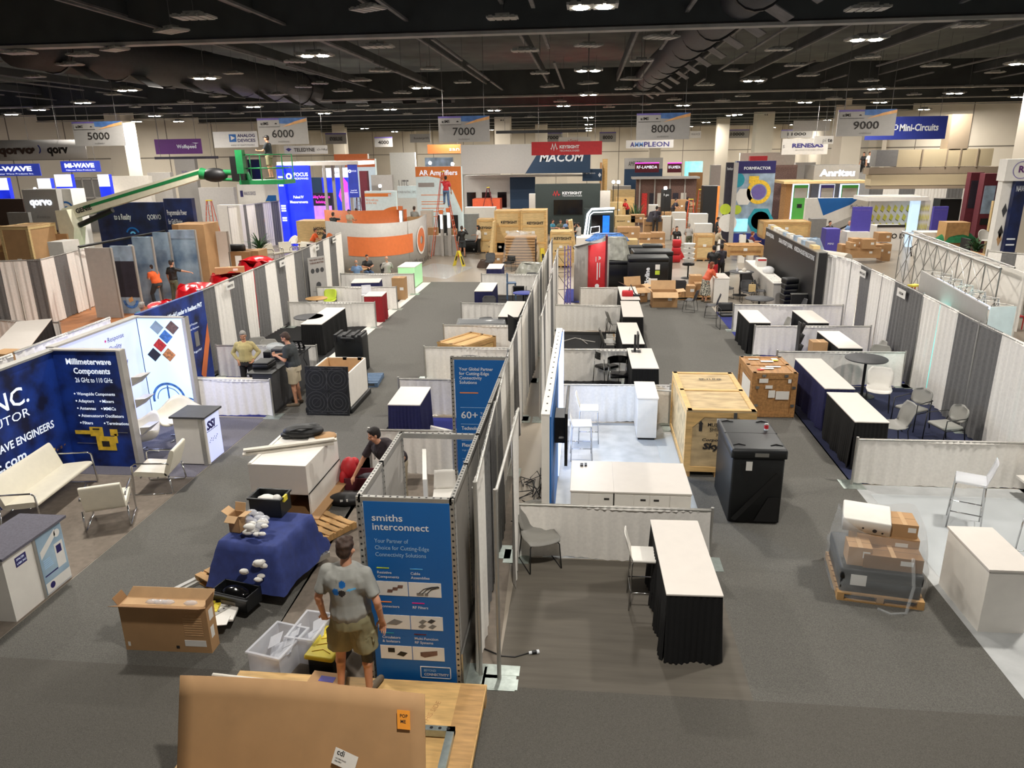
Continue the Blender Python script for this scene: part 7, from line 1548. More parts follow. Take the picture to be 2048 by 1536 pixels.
# boom lift
Y = 31.5; g_ = lambda x, y, yy=Y: dep(x, y, yy)
t = thing('boom_lift', 'green and cream boom lift reaching over the stands with a worker', 'lift', (g_(160, 490).x, Y, 0))
o0 = g_(150, 480); b = B('green_machine'); xx0, xx1 = g_(126, 480).x, g_(200, 480).x; b.rb(xx0, xx1+1.2, Y-.9, Y+.9, .45, 1.7, .3).on('tyre')
for x in (xx0+.3, xx1+.8):
    for y in (Y-1, Y+.9): b.cyl((x, y-.15, .45), (x, y+.2, .45), .45, n=16)
b.make('chassis', t, True); B('cream_machine').poly([(g_(122, 420).x, Y-.4, g_(122, 420).z), (g_(145, 418).x, Y-.4, g_(145, 418).z), (g_(160, 455).x, Y-.4, g_(160, 455).z), (g_(150, 478).x, Y-.4, 1.6), (g_(134, 475).x, Y-.4, 1.7)], (0, .8, 0)).make('turret', t, True)
a0, a1 = g_(128, 430), g_(402, 347); dd = (a1-a0); nn_ = Vector((-dd.z, 0, dd.x)).normalized()
b = B('cream_machine').poly([a0-nn_*.28, a1-nn_*.2, a1+nn_*.2, a0+nn_*.28], (0, .4, 0)); b.on('green_machine').poly([a0+dd*.15+nn_*.0-Vector((0, .012, 0)), a1+nn_*.0-Vector((0, .012, 0)), a1+nn_*.14-Vector((0, .012, 0)), a0+dd*.15+nn_*.12-Vector((0, .012, 0))]); b.on('ink').textw('GENIE', a0+dd*.09-nn_*.1-Vector((0, .02, 0)), .2, .8, u=dd, v=nn_, bold=.04); b.make('boom', t, True)
b = B('black').cyl(g_(160, 450), g_(225, 420), .12).ball(g_(430, 350), .3, e=(2, 1, 1)); b.make('hydraulic_cylinder', t, True)
b = B('green_machine').cyl(a1, g_(420, 350), .25, .2).cyl(g_(420, 345), g_(493, 345), .12).cyl(g_(425, 358), g_(500, 361), .07).cyl(g_(493, 345), g_(500, 361), .1); b.make('jib', t, True)
p_ = g_(540, 365); b = B('green_machine').bx(p_.x-1.05, p_.x+.95, Y-.7, Y+.5, p_.z-.05, p_.z+.12)
for x, y in ((-1, -.65), (.9, -.65), (-1, .45), (.9, .45), (-.05, -.65)): b.cyl((p_.x+x, Y+y, p_.z), (p_.x+x, Y+y, p_.z+1.15), .025, n=5)
for z in (.6, 1.15): b.tube([(p_.x-1, Y-.65, p_.z+z), (p_.x+.9, Y-.65, p_.z+z), (p_.x+.9, Y+.45, p_.z+z), (p_.x-1, Y+.45, p_.z+z)], .025, 5, True)
b.bx(p_.x-1.0, p_.x-.7, Y-.9, Y-.6, p_.z+.4, p_.z+1.35).on('black').bx(p_.x-1.5, p_.x-1.0, Y-.4, Y+.2, p_.z+.1, p_.z+1.1); b.make('basket', t, True)
# drapes and lounge corner behind the left drape line
back_drape(g_(457, 430, 45), g_(600, 405, 54), 3.0, ('white', 'grey', 'white', 'grey', 'white', 'grey', 'white', 'grey', 'white'), 'far grey and white drapes behind the palm and white chairs')
def plant(x, y, h_, lab, r=.9, z0=.7, m='plant'):
    t = thing('potted_palm', lab, 'plant', (x, y, 0)); B('black').lathe([(0, 0), (.25, 0), (.33, .5), (.3, .5), (0, .45)], n=16).make('pot', t); b = B(m); rs = random.Random(int(abs(x*9)))
    for k in range(70):
        a = rs.uniform(0, 6.28); L = rs.uniform(.5, 1); e = rs.uniform(.1, 1.35); P = [Vector((0, 0, z0+.4*rs.random()))]
        for i in range(1, 5): q = i/4; P.append(P[0]+Vector((math.cos(a)*r*L*q*math.cos(e*.8), math.sin(a)*r*L*q*math.cos(e*.8), (h_-z0)*L*q*math.sin(e+.2)-.35*q*q*L)))
        s_ = Vector((-math.sin(a), math.cos(a), 0))
        for i in range(4): w0, w1 = .05*(1-abs(i/4-.4)), .05*(1-abs((i+1)/4-.4)); b.poly([P[i]-s_*w0, P[i+1]-s_*w1, P[i+1]+s_*w1, P[i]+s_*w0])
    b.make('foliage', t); return t
plant(dep(520, 500, 41).x, 41, 1.9, 'large potted palm in front of the far grey drapes', 1.1); plant(dep(1272, 420, 58).x, 58, 2.3, 'potted palm among the far crates right of the dark screen wall', 1.2); plant(dep(1958, 470, 40).x, 40, 1.8, 'dark potted plant under the red tower', .8); plant(dep(1345, 300, 90).x, 60, 2, 'small palm by the pink stand', .9)
for i, (x, y, r_) in enumerate(((582, 462, -.3), (600, 462, .5))): put('eames', (dep(x, y, 47).x, 47, .0), r_, ('white shell chair left of its twin in the far lounge corner', 'white shell chair right of its twin in the far lounge corner')[i], scale=1.2)
for i, (x, y, r_) in enumerate(((572, 480, .6), (597, 476, -.5), (557, 496, 1.2))): put('lounge', (dep(x, y, 43).x, 43-.8*(i == 2), 0), r_, ('white armchair left in the far lounge corner', 'white armchair right in the far lounge corner', 'white armchair nearest the potted palm')[i], scale=1.2)
round_table((dep(590, 495, 41.5).x, 41.5), .6, .4, 'glass' if 0 else 'frost', 'alu', 'low round glass table in the far lounge corner')
F('reception_counter', 'pale plywood booth counter behind the two talking men', 'counter', 594, 442, 656, 485, 47, 1.5, 'ply_pale', many(tx('HOW TO', .55, .7, .1, m='ink', bold=.04), tx('CONNECT', .55, .55, .1, m='ink', bold=.04)))
T_(dep(630, 480, 43).x, 43, 1.1, .6, .95, 'black', 'small table between the man in orange and the man in navy')
# lit blue focus stand
F('stand_canopy', 'white top frame of the lit blue stand', 'frame', 553, 323, 716, 331, 50, 4, 'white', None, 0); b = 0
F('lit_banner', 'tall lit blue panel with round white emblem and measurement headline', 'banner', 571, 331, 622, 440, 50, .3, 'lit_blue', many(tx('FOCUS', .4, .87, .045, .55, 'lit_text', bold=.02), tx('MICROWAVES', .4, .83, .025, .55, 'lit_text'), dc(.2, .87, .04, 'lit_text', .02), tx('Pulsed IV', .5, .6, .033, .4, 'lit_text', 'C', bold=.02), tx('Measurements', .5, .54, .033, .7, 'lit_text', 'C', bold=.02), *[dc(.3, .0, .06+.025*k, 'sky_blue', .054+.025*k, 10, 80, n=8) for k in range(9)]))
F('lit_banner', 'narrow lit blue side panel left of the tall blue panel', 'banner', 556, 331, 570, 412, 49.6, .2, 'lit_blue', many(*[rc(.15, .8, z, z+.02, 'lit_text') for z in (.85, .8, .75, .5, .47, .44, .35, .32)])); SIGN('lit_banner', 'hanging lit blue banner right of the grey posts', 697, 329, 716, 395, 50, 'lit_blue2', tx('FOCUS', .3, .78, .05, .6, 'lit_text'), dc(.2, .8, .05, 'lit_text', .02), tx('Load Pull', .5, .2, .04, .6, 'lit_text', 'C'), tx('Measurement', .5, .14, .04, .8, 'lit_text', 'C'), h=0)
for i, x in enumerate((649, 666, 682, 700)): F('stand_post', 'grey upright post of the lit blue stand', 'post', x, 331, x+5, 440, 50+1*(i % 2), .15, 'light_grey', g='posts of the lit blue stand')
F('lightbox_sign', 'bright white lightbox above the pink and blue screen', 'sign', 645, 336, 696, 355, 62, .3, 'lit_text', tx('Narda', .4, .4, .3, .4, 'ink'), 0); F('lit_screen', 'screen with vivid blue and pink diamond', 'screen', 645, 355, 696, 400, 61.9, .3, 'lit_blue', many(pg([(.62, .65), (.85, .35), (1, .5), (1, .9), (.85, 1)], 'lit_pink'), rc(.6, 1, .1, .25, 'lit_pink')), 1)
F('lit_banner', 'lilac glowing panel behind the grey posts', 'banner', 684, 385, 697, 425, 58, .2, 'lit_lilac'); F('display_booth', 'pink lit booth wall reading Building Performance', 'display stand', 624, 386, 665, 424, 57, .5, 'photo_dark', many(rc(.05, .95, .0, .7, 'lit_lilac'), tx('Building Performance', .0, .88, .07, .9, 'lit_pink'), tx('Rethinking RF', .2, .76, .07, .6, 'lit_pink')))
F('display_booth', 'white booth wall with large blue triangle below the lift basket', 'display stand', 476, 368, 556, 410, 62, .5, 'white', many(pg([(.3, 0), (.75, .75), (.95, .75), (.95, 0)], 'smiths_blue'), rc(.06, .13, .72, .86, 'navy_ink'), tx('ANALOG DEVICES', .15, .76, .08, .3, 'navy_ink'))); F('projection_screen', 'dark blank screen behind the lift basket', 'screen', 483, 319, 520, 366, 60, .4, 'screen_off', None, 0); F('banner_stand', 'navy small banner left of the posts', 'banner', 624, 355, 642, 390, 60, .3, 'macom_navy')
step_ladder((dep(425, 455, 42).x, 42, 0), 0, 3.6, 'tall orange ladder left of the far drapes', w0=.8); step_ladder((dep(537, 410, 57).x, 57, 0), 0, 2.6, 'orange ladder under the lift basket', w0=.8, spread=.6); step_ladder((dep(890, 460, 44.5).x, 44.5, 0), PI/2, 5.0, 'tall orange ladder with a worker in red in front of the orange topped wall', spread=.34, w0=.7); step_ladder((dep(669, 480, 40).x, 40, 0), 0, 1.9, 'orange ladder under the worker in black beside the curved wall'); step_ladder((dep(977, 410, 60).x, 60, 0), PI/2, 3.4, 'maroon ladder before the three black screens', 'maroon', spread=.5); step_ladder((dep(717, 400, 55).x, 55, 0), 0, 3.0, 'dark red ladder right of the lit blue stand', 'maroon'); step_ladder((dep(1380, 440, 56).x, 56, 0), 0, 2.6, 'orange and white ladder near the black crate', w0=.7); step_ladder((dep(1400, 405, 62).x, 62, 0), 0, 3, 'farther ladder near the black crate', w0=.7)
for i, (x, y, Y_) in enumerate(((103, 378, 41), (230, 395, 44))): step_ladder((dep(x, y, Y_).x, Y_, 0), 0, 4.2-1.4*i, ('orange ladder in front of the lit blue column banners', 'short orange ladder behind the boom')[i], w0=1.0)
# AR stand
F('exhibition_wall', 'white and orange stand wall lettered Amplifiers', 'display wall', 834, 333, 924, 475, 48, .5, 'ice', many(pg([(0, .88), (0, 1), (1, 1), (1, .45), (.8, .72), (.55, .86), (.25, .89)], 'orange'), tx('AR Amplifiers', .08, .9, .06, .84, 'lit_sign_text', bold=.02), rc(.05, .4, .76, .81, 'banner_grey', .03), *[rc(.1, .6, z, z+.008, 'orange') for z in (.66, .58, .55, .5, .46, .4)], rc(.45, .9, .16, .42, 'black', .06)))
F('exhibition_wall', 'low white and orange wall with orange sun graphic', 'display wall', 732, 382, 794, 470, 50, .3, 'ice', many(rc(0, .85, .9, .96, 'orange'), tx('ar', .75, .9, .07, m='print_white', bold=.05), tx("We're with you", .02, .82, .05, .4, 'orange'), tx('all the way', .02, .77, .04, .35, 'orange'), dc(1.0, .2, .52, 'orange', 0, 90, 180), *[rc(.45, .95, z, z+.012, 'ice', .02) for z in (.62, .55, .48, .41, .34)])); F('sign_rail', 'pale lit lettering band joining the two orange topped walls', 'sign', 795, 372, 834, 396, 49, .2, 'ice', tx('POWER RATING | EMC', .0, .4, .2, .95, 'grey'), 0)
counter('reception_counter', Vector((dep(887, 500, 45).x, 45, 0)), 0, 1.7, 1.4, 1.2, 'light_grey', 'white', 'white counter below the tall orange ladder', toe=0)
for i, (x0, x1) in enumerate(((881, 886), (895, 901), (800, 806))): F('light_pillar', ('white and orange lit pillar left on the counter by the ladder', 'white and orange lit pillar right on the counter by the ladder', 'orange headed lit pillar beside the man in green')[i], 'lamp', x0, 420-4*i, x1, 505, 44.6, .3, 'light_grey', many(rc(-.2, 1.3, .92, 1, 'orange_dark', .1), rc(.1, .9, .6, .9, 'led_white', .02)))
F('cabinet', 'pale green standing cabinet behind the curved wall', 'cabinet', 842, 422, 864, 475, 47, .6, 'offwhite'); carton((dep(865, 470, 45.2).x, 45.3, 0), 0, .6, .4, .45, 'brown carton on the white counter below the tall ladder', z=1.2); carton((dep(905, 470, 45.2).x, 45.4, 0), 0, .4, .4, .35, 'small carton right on the white counter below the tall ladder', z=1.2)
blackcase((dep(931, 505, 45.5).x, 46.2, 0), 0, 1.25, .8, .78, 'black wheeled case behind the man in black shorts')
# centre distance
F('exhibition_wall', 'white stand wall with three black screens', 'display wall', 928, 354, 1040, 405, 66, .5, 'white', many(*[rc(x, x+.16, .35, .68, 'screen_off', .06) for x in (.05, .32, .6)])); F('exhibition_wall', 'navy stand wall right of the three screens', 'display wall', 1020, 352, 1070, 410, 65, .4, 'macom_navy'); F('stand_roof', 'long white roof edge above the three screens', 'roof', 928, 350, 1182, 354, 64, 2, 'white', None, 0)
F('machinery', 'orange red machinery on the floor below the three screens', 'machine', 945, 398, 1000, 416, 60, 1.5, 'ladder_orange'); F('reception_counter', 'white counter in front of the orange machinery', 'counter', 930, 415, 990, 440, 54, 1, 'white')
F('exhibition_wall', 'dark green grey stand wall with red zigzag mark and black screen', 'display wall', 1070, 368, 1200, 485, 57, .8, 'keysight_dark', many(tx('KEYSIGHT', .42, .8, .05, .3, bold=.04), tx('TECHNOLOGIES', .42, .755, .03, .3), pg([(.27, .8), (.285, .765), (.3, .84), (.32, .75), (.34, .85), (.36, .765), (.39, .8), (.36, .8), (.34, .88), (.32, .79), (.3, .87), (.285, .8)], 'red'), rc(.29, .73, .4, .69, 'screen_off', .08)))
F('wall_slat', 'white ribbed column right of the dark wall', 'column panel', 1200, 382, 1220, 445, 56, .6, 'white'); F('wall_slat', 'white ribbed column left of the dark wall', 'column panel', 1058, 388, 1070, 430, 56, .6, 'white')
F('banner_box', 'dark blue box sign with diamond mark behind the red banner', 'sign', 1165, 338, 1204, 362, 63, 1, 'macom_navy', many(tx('Peraso', .05, .6, .15, .6), pg([(.8, .5), (.88, .7), (.96, .5), (.88, .3)], 'print_white')), 0)
t, W, H = F('display_kiosk', 'white glowing edged kiosk with blue screen', 'kiosk', 1168, 418, 1228, 470, 52, 1.0, 'keysight_dark', many(rc(.25, .85, .18, .82, 'screen_off', .03), rc(.62, .85, .2, .8, 'screen_blue', .05)))
b = B('led_white'); b.tube([(0, -.06, 0), (.12*W, -.06, H*.85), (.25*W, -.06, H), (W, -.06, H+.05)], .07, 6).tube([(.1*W, -.06, 0), (.2*W, -.06, H*.82), (.3*W, -.06, H*.9), (.95*W, -.06, H*.92)], .03, 5).tube([(.22*W, -.08, H*.25), (.52*W, -.08, H*.3), (.52*W, -.08, H*.48), (.24*W, -.08, H*.45)], .025, 5, True); b.make('light_strip', t)
F('reception_counter', 'white angular counter under the glowing kiosk', 'counter', 1152, 476, 1196, 512, 47, 2, 'white'); F('reception_counter', 'white low slab counter behind the glowing kiosk', 'counter', 1196, 470, 1235, 482, 50, 1.5, 'white')
KS = [(990, 422, 1040, 514, 43, 1.4), (1042, 421, 1092, 520, 42.4, 1.4), (1101, 464, 1143, 530, 40, 1.3), (955, 439, 988, 500, 46, 1)]
for i, (x0, y0, x1, y1, Y_, d) in enumerate(KS): pxbox('crate', 'tall plywood crate with black lettering, %s' % ('left of the tall pair', 'right of the tall pair', 'shorter one by the drapes', 'behind the woman in white')[i], x0, y0, x1, y1, Y_, d, 'ply_pale', [('KEYSIGHT', .1, 2.1 if i < 2 else 1.5, .15)], 'tall lettered crates', n=3, bt='ply')
F('panel_stack', 'grey green crate panel with handles behind the leaning boards', 'panel', 928, 428, 957, 470, 50, .4, 'grey')
for i, x in enumerate((982, 1148, 1152)): t = thing('crate_panel', ('crate side panel leaning left of the tall crates', 'crate side panel leaning beside the short crate', 'outer crate side panel leaning beside the short crate')[i], 'panel', (dep(x, 500, 42).x, 41.5+.3*i, 0)); B('ply_pale').poly([(-.1, 0, 0), (.1, 0, 0), (.25-.5*(i > 0), .3, 2.3), (.15-.5*(i > 0), .3, 2.3)], (0, 1.0, 0)).make('panel', t)
CT = [(977, 485, 1010, 505), (975, 505, 1005, 525), (1195, 497, 1235, 525), (1235, 480, 1275, 520), (1280, 468, 1303, 490), (1303, 466, 1330, 490), (1280, 490, 1303, 520), (1303, 490, 1330, 520), (1235, 455, 1280, 480), (1230, 432, 1270, 455), (1288, 438, 1325, 466), (1340, 400, 1375, 425), (1220, 405, 1245, 435), (1262, 430, 1290, 445), (1325, 425, 1350, 440)]
for i, (x0, y0, x1, y1) in enumerate(CT):
    Y_ = (43, 41, 40.5, 43, 46, 46, 44.5, 44.5, 48, 52, 50, 58, 57, 52, 56)[i]; pxbox('carton', 'lettered brown carton in the heap right of the glowing kiosk' if i > 1 else ('upper brown carton left of the paper sacks', 'lower brown carton left of the paper sacks')[i], x0, y0, x1, y1, Y_, 1.0, 'card' if i % 3 else 'ply_pale', 'KEYSIGHT', None, group='brown cartons right of the glowing kiosk' if i > 1 else 'cardboard cartons')
t = thing('paper_sacks', 'stack of flattened brown cartons wrapped in film', 'load', (dep(1043, 530, 40).x, 39.8, 0))
for i in range(11): B('card').rb(-.85+.05*(i % 2), .8+.05*(i % 3), -.4, .4, .1+.15*i, .23+.15*i, .05).make('flat_carton', t)
heap(dep(1043, 530, 40).x, 39.8, 1.1, .6, 1.9, 'wrap', 'stretch_wrap', 'loose clear film around the stacked flat cartons', 'plastic film'); heap(dep(1062, 545, 36).x, 36.6, .9, .6, .75, 'wrap_grey', 'wrapped_box', 'low carton covered in shiny film behind the drape line', 'load'); heap(dep(972, 533, 40).x, 40, .5, .4, .4, 'hair_brown', 'rag_pile', 'dark rags on a small pallet at the edge of the concrete', 'rags')
t = thing('hand_trolley', 'thin black framed trolley beside the tall lettered crate', 'trolley', (dep(1085, 540, 38.5).x, 38.5, 0)); b = B('black')
for x in (-.35, .35): b.tube([(x, -.3, .05), (x, -.3, 1.6), (x, .3, 1.75), (x, .3, .05)], .02, 5)
b.bx(-.35, .35, -.3, .3, .12, .17); b.make('frame', t)
blackcase((dep(1265, 515, 41).x, 41, 0), 0, 1.2, .8, 1.0, 'black case in front of the brown carton heap'); blackcase((dep(1305, 520, 40).x, 40, 0), 0, 1.0, .8, 1.2, 'black cabinet with two steel handles by the carton heap'); heap(dep(1215, 490, 42).x, 42, 1.2, .6, .4, 'photo_mid_blue', 'wrapped_bottles', 'blue wrapped bottles on a carton', 'load', z=1.2); heap(dep(1308, 440, 49.5).x, 49.4, .5, .4, .6, 'photo_dark', 'rucksack', 'dark rucksack on the cartons', 'bag', z=1.6)
t = thing('tool_cart', 'red stacked tool boxes beside the man in the grey jumper', 'cart', (dep(1352, 515, 42).x, 42, 0))
for k in range(3): B('red').rb(-.22, .22, -.25, .25, .05+.42*k, .42+.42*k, .04).make('box', t)
heap(dep(1345, 505, 43).x, 43.4, .8, .4, .5, 'red', 'red_crates', 'low red boxes on the floor behind the red stack', 'load')
t = thing('leaflet_spinner', 'black leaflet spinner holding pale cards', 'rack', (dep(1375, 560, 36.5).x, 36.5, 0)); B('black').cyl((0, 0, 0), (0, 0, 1.7), .04).lathe([(.35, 0), (.3, .04), (0, .06)], n=14).cyl((0, 0, .65), (0, 0, .75), .3).make('stand', t)
for k in range(4): B('paper').cyl((0, 0, .8+.24*k), (0, 0, .98+.24*k), .22, .3, n=8).make('card_pocket', t)
pxbox('crate', 'pale plywood crate with red rim behind the woman in orange', 1391, 470, 1428, 514, 42.5, 1.0, 'ply_pale', None); pxbox('crate', 'low plywood crate with orange labels behind the black partition', 1456, 492, 1526, 514, 37.5, 1.2, 'ply_dark', None); pxbox('crate', 'wide plain plywood crate behind the black publications wall', 1527, 444, 1620, 478, 44, 1.5, 'ply', None, n=1)
F('black_crate', 'tall black box with orange edge by the ladders', 'crate', 1406, 372, 1438, 430, 58, 1.2, 'black', rc(.86, 1, 0, 1, 'orange', .03)); F('reception_counter', 'wooden counter below the pink lattice stand', 'counter', 1340, 405, 1385, 425, 60, 1.2, 'card', rc(-.1, 1.1, .9, 1, 'ply_pale', .1)); F('white_cabinet', 'white cabinet left of the wooden counter', 'cabinet', 1298, 410, 1316, 440, 55, .8, 'white'); F('display_board', 'black tall display with lamp before the pink stand', 'display', 1322, 378, 1342, 428, 57, .3, 'black', tx('Rogers', .5, .85, .05, .5, 'print_white', 'C'))
for i, (x0, y0, x1, y1, Y_) in enumerate(((1345, 425, 1372, 455, 53), (1380, 428, 1416, 448, 52), (1322, 433, 1342, 460, 53), (1350, 440, 1372, 452, 50), (1390, 448, 1425, 462, 50))): F('white_cabinet', 'white unit among the half-built stands behind the man in the grey jumper', 'cabinet', x0, y0, x1, y1, Y_, .8, 'white', g='white units behind the man in grey')
F('exhibition_wall', 'navy and grey booth wall left of the red edged lightboxes', 'display wall', 1249, 316, 1325, 372, 72, .4, 'macom_navy', many(rc(0, 1, .82, 1, 'banner_grey'), tx('AMPLEON', .1, .87, .08, .38, 'ink'))); 
for i, x in enumerate((1270, 1335)): SIGN('lightbox_sign', ('red edged lightbox above the pinkish stand, left one', 'red edged lightbox above the pinkish stand, right one')[i], x, 325, x+(48, 28)[i], 345, 66, 'maroon', tx('RF-LAMBDA', .5, .4, .3, .85, 'lit_text', 'C'), rc(0, 1, .9, 1, 'lit_pink'), h=0)
F('display_stand', 'teal lit stand far right of the lightboxes', 'display stand', 1372, 323, 1405, 350, 74, 1, 'lit_teal'); F('display_stand', 'dim pinkish stand interior full of red shelving', 'display stand', 1272, 358, 1392, 410, 64, .5, 'photo_brown', many(*[rc(x, x+.02, 0, 1, 'light_grey', .1) for x in (.05, .3, .55, .8)], *[rc(.1+.13*k, .19+.13*k, .2+.1*(k % 3), .7, ('photo_red', 'photo_dark', 'offwhite')[k % 3], .05) for k in range(6)])); F('stand_roof', 'pale roof frame above the pinkish stand', 'roof', 1265, 354, 1400, 358, 63, 2, 'light_grey', None, 0)
for i, (x0, y0, x1, y1, Y_, m) in enumerate(((1205, 318, 1215, 350, 76, 'ply'), (1200, 325, 1204, 345, 75, 'ply_dark'), (1218, 380, 1270, 400, 64, 'ply_pale'), (1380, 345, 1405, 372, 66, 'ply_dark'), (1232, 395, 1268, 410, 61, 'ply'), (1225, 372, 1262, 385, 68, 'light_grey'))): F('shipping_crate', 'distant crate among the half-built stands in the middle of the hall', 'crate', x0, y0, x1, y1, Y_, 1.2, m, g='distant crates in the middle')
for i, (x, y) in enumerate(((1227, 364), (1237, 364), (1331, 376), (760, 372), (70, 378), (120, 372), (210, 390), (905, 328), (860, 326))):
    p = dep(x, y, 55 if i else 58); t = thing('work_lamp', 'small bright stand lamp glowing in the distance', 'lamp', p, 0, 'small glaring lamps'); B('lens').ball((0, 0, 0), .12).make('bulb', t); B('black').cyl((0, 0, -p.z), (0, 0, -.1), .03, n=5).make('pole', t)
for i, (x0, y0, x1, y1, Y_, m) in enumerate(((668, 308, 735, 318, 68, 'white'), (690, 318, 750, 345, 66, 'ice'), (780, 305, 830, 340, 72, 'paper'), (850, 315, 905, 345, 66, 'photo_sky'), (743, 350, 785, 392, 62, 'light_grey'), (720, 342, 735, 395, 60, 'maroon'), (925, 347, 1000, 352, 70, 'offwhite'), (1060, 322, 1062, 400, 70, 'white'), (300, 345, 345, 420, 58, 'light_grey'), (355, 318, 395, 420, 62, 'banner_grey'), (400, 375, 470, 430, 58, 'light_grey'), (215, 352, 300, 400, 56, 'offwhite'), (435, 410, 480, 430, 46, 'white'), (1480, 305, 1590, 335, 70, 'offwhite'), (1535, 330, 1590, 440, 62, 'photo_brown'), (1590, 325, 1630, 360, 68, 'light_grey'), (1420, 330, 1440, 400, 68, 'light_grey'), (1500, 312, 1535, 322, 66, 'red'))):
    F('display_stand', 'distant pale stand wall partly hidden by nearer stands', 'display stand', x0, y0, x1, y1, Y_, .5, m, rc(0, 1, .88, 1, 'orange_dark') if i in (0, 1) else tx('Wolfspeed', .3, .8, .04, .5, 'violet') if i == 9 else tx('UTE', .3, .4, .2, .4, 'grey') if i == 2 else tx('Cobham', .1, .5, .3, .5, 'grey') if i == 13 else None, g='distant stand walls')
# right distance
F('exhibition_wall', 'tall stand wall with gold ring and hexagon pictures', 'display wall', 1467, 322, 1545, 492, 46, .5, 'photo_sky', many(rc(0, 1, .87, 1, 'navy_ink'), rc(0, 1, 0, .22, 'banner_blue'), tx('FORMFACTOR', .2, .91, .03, .68, bold=.03), dc(.62, .67, .13, 'gold', .09), dc(.62, .67, .08, 'lilac_edge'), rc(.35, .6, .76, .84, 'gold'), dc(.25, .62, .1, 'paper', n=6), dc(.72, .36, .15, 'teal', n=6), dc(.72, .36, .1, 'photo_warm'), rc(.02, .4, .24, .38, 'screen_light', .05), dc(.05, .8, .08, 'teal'), dc(.1, .48, .05, 'lime')))
F('exhibition_wall', 'side wall of the gold ring stand with grey post', 'display wall', 1448, 325, 1464, 492, 45.4, .3, 'photo_dark', many(dc(.6, .35, .1, 'paper'), dc(.2, .5, .06, 'lime'), tx('FormFactor', .1, .92, .03, .7))); F('stand_post', 'grey front post of the gold ring stand', 'post', 1463, 325, 1471, 505, 44.8, .25, 'light_grey')
SIGN('stand_sign', 'grey box sign with slanted white lettering on a wooden roof', 1628, 330, 1719, 361, 58, 'grey', tx('Anritsu', .12, .3, .42, .78, 'lit_sign_text', bold=.05), h=0, d=2.5); F('stand_roof', 'thin wooden roof under the grey box sign', 'roof', 1568, 362, 1742, 367, 56, 4, 'ply_pale', None, 0); F('exhibition_wall', 'grey rear wall of the wooden roofed stand', 'display wall', 1620, 366, 1720, 440, 60, .3, 'lilac_edge' if 0 else 'grey'); F('stand_post', 'wooden post of the wooden roofed stand', 'post', 1570, 366, 1582, 440, 57, 1.5, 'ply_dark')
for i, (x0, x1, y1, m) in enumerate(((1584, 1616, 425, 'lit_green'), (1639, 1669, 400, 'violet'), (1679, 1716, 425, 'lit_green'))): F('lit_banner', ('green glowing panel left under the wooden roof', 'violet panel in the middle under the wooden roof', 'green glowing panel right under the wooden roof')[i], 'banner', x0, 368, x1, y1, 57, .2, 'led_edge' if i != 1 else 'lit_sign_text', many(rc(.06, .94, .02, .98, m, .03), rc(.1, .9, .72, .92, 'light_grey', .05), rc(.35, .65, .52, .6, 'screen_off', .05)))
F('exhibition_wall', 'white stand wall with slanting blue instrument graphic', 'display wall', 1610, 396, 1735, 450, 52, .3, 'white', many(pg([(.18, 1), (.85, 1), (.72, .85), (.3, .6)], 'smiths_blue'), pg([(.3, .1), (.95, .55), (.95, .7), (.3, .3)], 'light_grey'), pg([(.3, .05), (.9, .48), (.9, .52), (.3, .1)], 'ink', .02), tx('Mini-Circuits', .72, .75, .1, .2, 'navy_ink')))
def lat(b, W, H):
    for i in range(7):
        for j in range(4):
            x, z = W*(.02+.15*i+.07*(j % 2)), H*(.2+.2*j)
            if x < W*.93: b.on('shelf_yellow').poly([(x, -.02, z), (x+W*.07, -.02, z-H*.05), (x+W*.1, -.02, z+H*.05), (x+W*.03, -.02, z+H*.12)]).on('dark_grey').poly([(x, -.03, z), (x+W*.07, -.03, z-H*.05), (x+W*.07, -.03, z-H*.065), (x, -.03, z-H*.015)])
F('exhibition_wall', 'white stand wall patterned with tilted yellow squares', 'display wall', 1737, 402, 1822, 482, 50, .3, 'white', lat); F('exhibition_wall', 'narrow end wall with yellow squares and lit white edge', 'display wall', 1835, 400, 1856, 482, 49, .5, 'white', lat); F('light_pillar', 'bright white pillar between the yellow patterned walls', 'lamp', 1820, 400, 1836, 482, 48.8, .4, 'led_panel_bright')
F('stand_roof', 'lit white roof slab over the yellow patterned walls', 'roof', 1735, 394, 1858, 402, 48.6, 2.5, 'white', None, 0)
for i, (x0, y0, x1, y1) in enumerate(((1703, 414, 1741, 466), (1863, 413, 1892, 467))): F('banner_stand', ('violet banner in front of the slanting graphic', 'violet banner right of the yellow patterned walls')[i], 'banner', x0, y0, x1, y1+20, 46, .2, 'violet', tx('POWER AMPLIFIERS', .5, .92, .03, .8, 'lilac_edge', 'C'))
F('counter_box', 'violet box plinth beside the roll of carpet', 'plinth', 1651, 458, 1679, 497, 45, .9, 'violet', tx('MINI', .2, .4, .08, m='print_white')); F('reception_counter', 'white counter with black marks beneath the left violet banner', 'counter', 1693, 464, 1738, 490, 45.6, 1, 'white', many(pg([(.1, 0), (.2, .6), (.4, .2)], 'ink'), dc(.8, .4, .2, 'ink', .1))); F('reception_counter', 'round fronted white counter with black letters', 'counter', 1752, 452, 1808, 488, 47, 1.2, 'white', many(tx('D O D', .3, .5, .2, m='ink', bold=.03), rc(0, 1, .95, 1.05, 'ink', .03))); F('reception_counter', 'white counter with scattered dots right of the violet banner', 'counter', 1843, 465, 1903, 497, 44, 1.2, 'white', many(*[dc(.1+.13*k, .3+.1*(k*3 % 5), .04, 'grey') for k in range(7)])); F('worktable', 'grey table with black bag under the slanting graphic', 'table', 1622, 438, 1652, 470, 50, .8, 'grey')
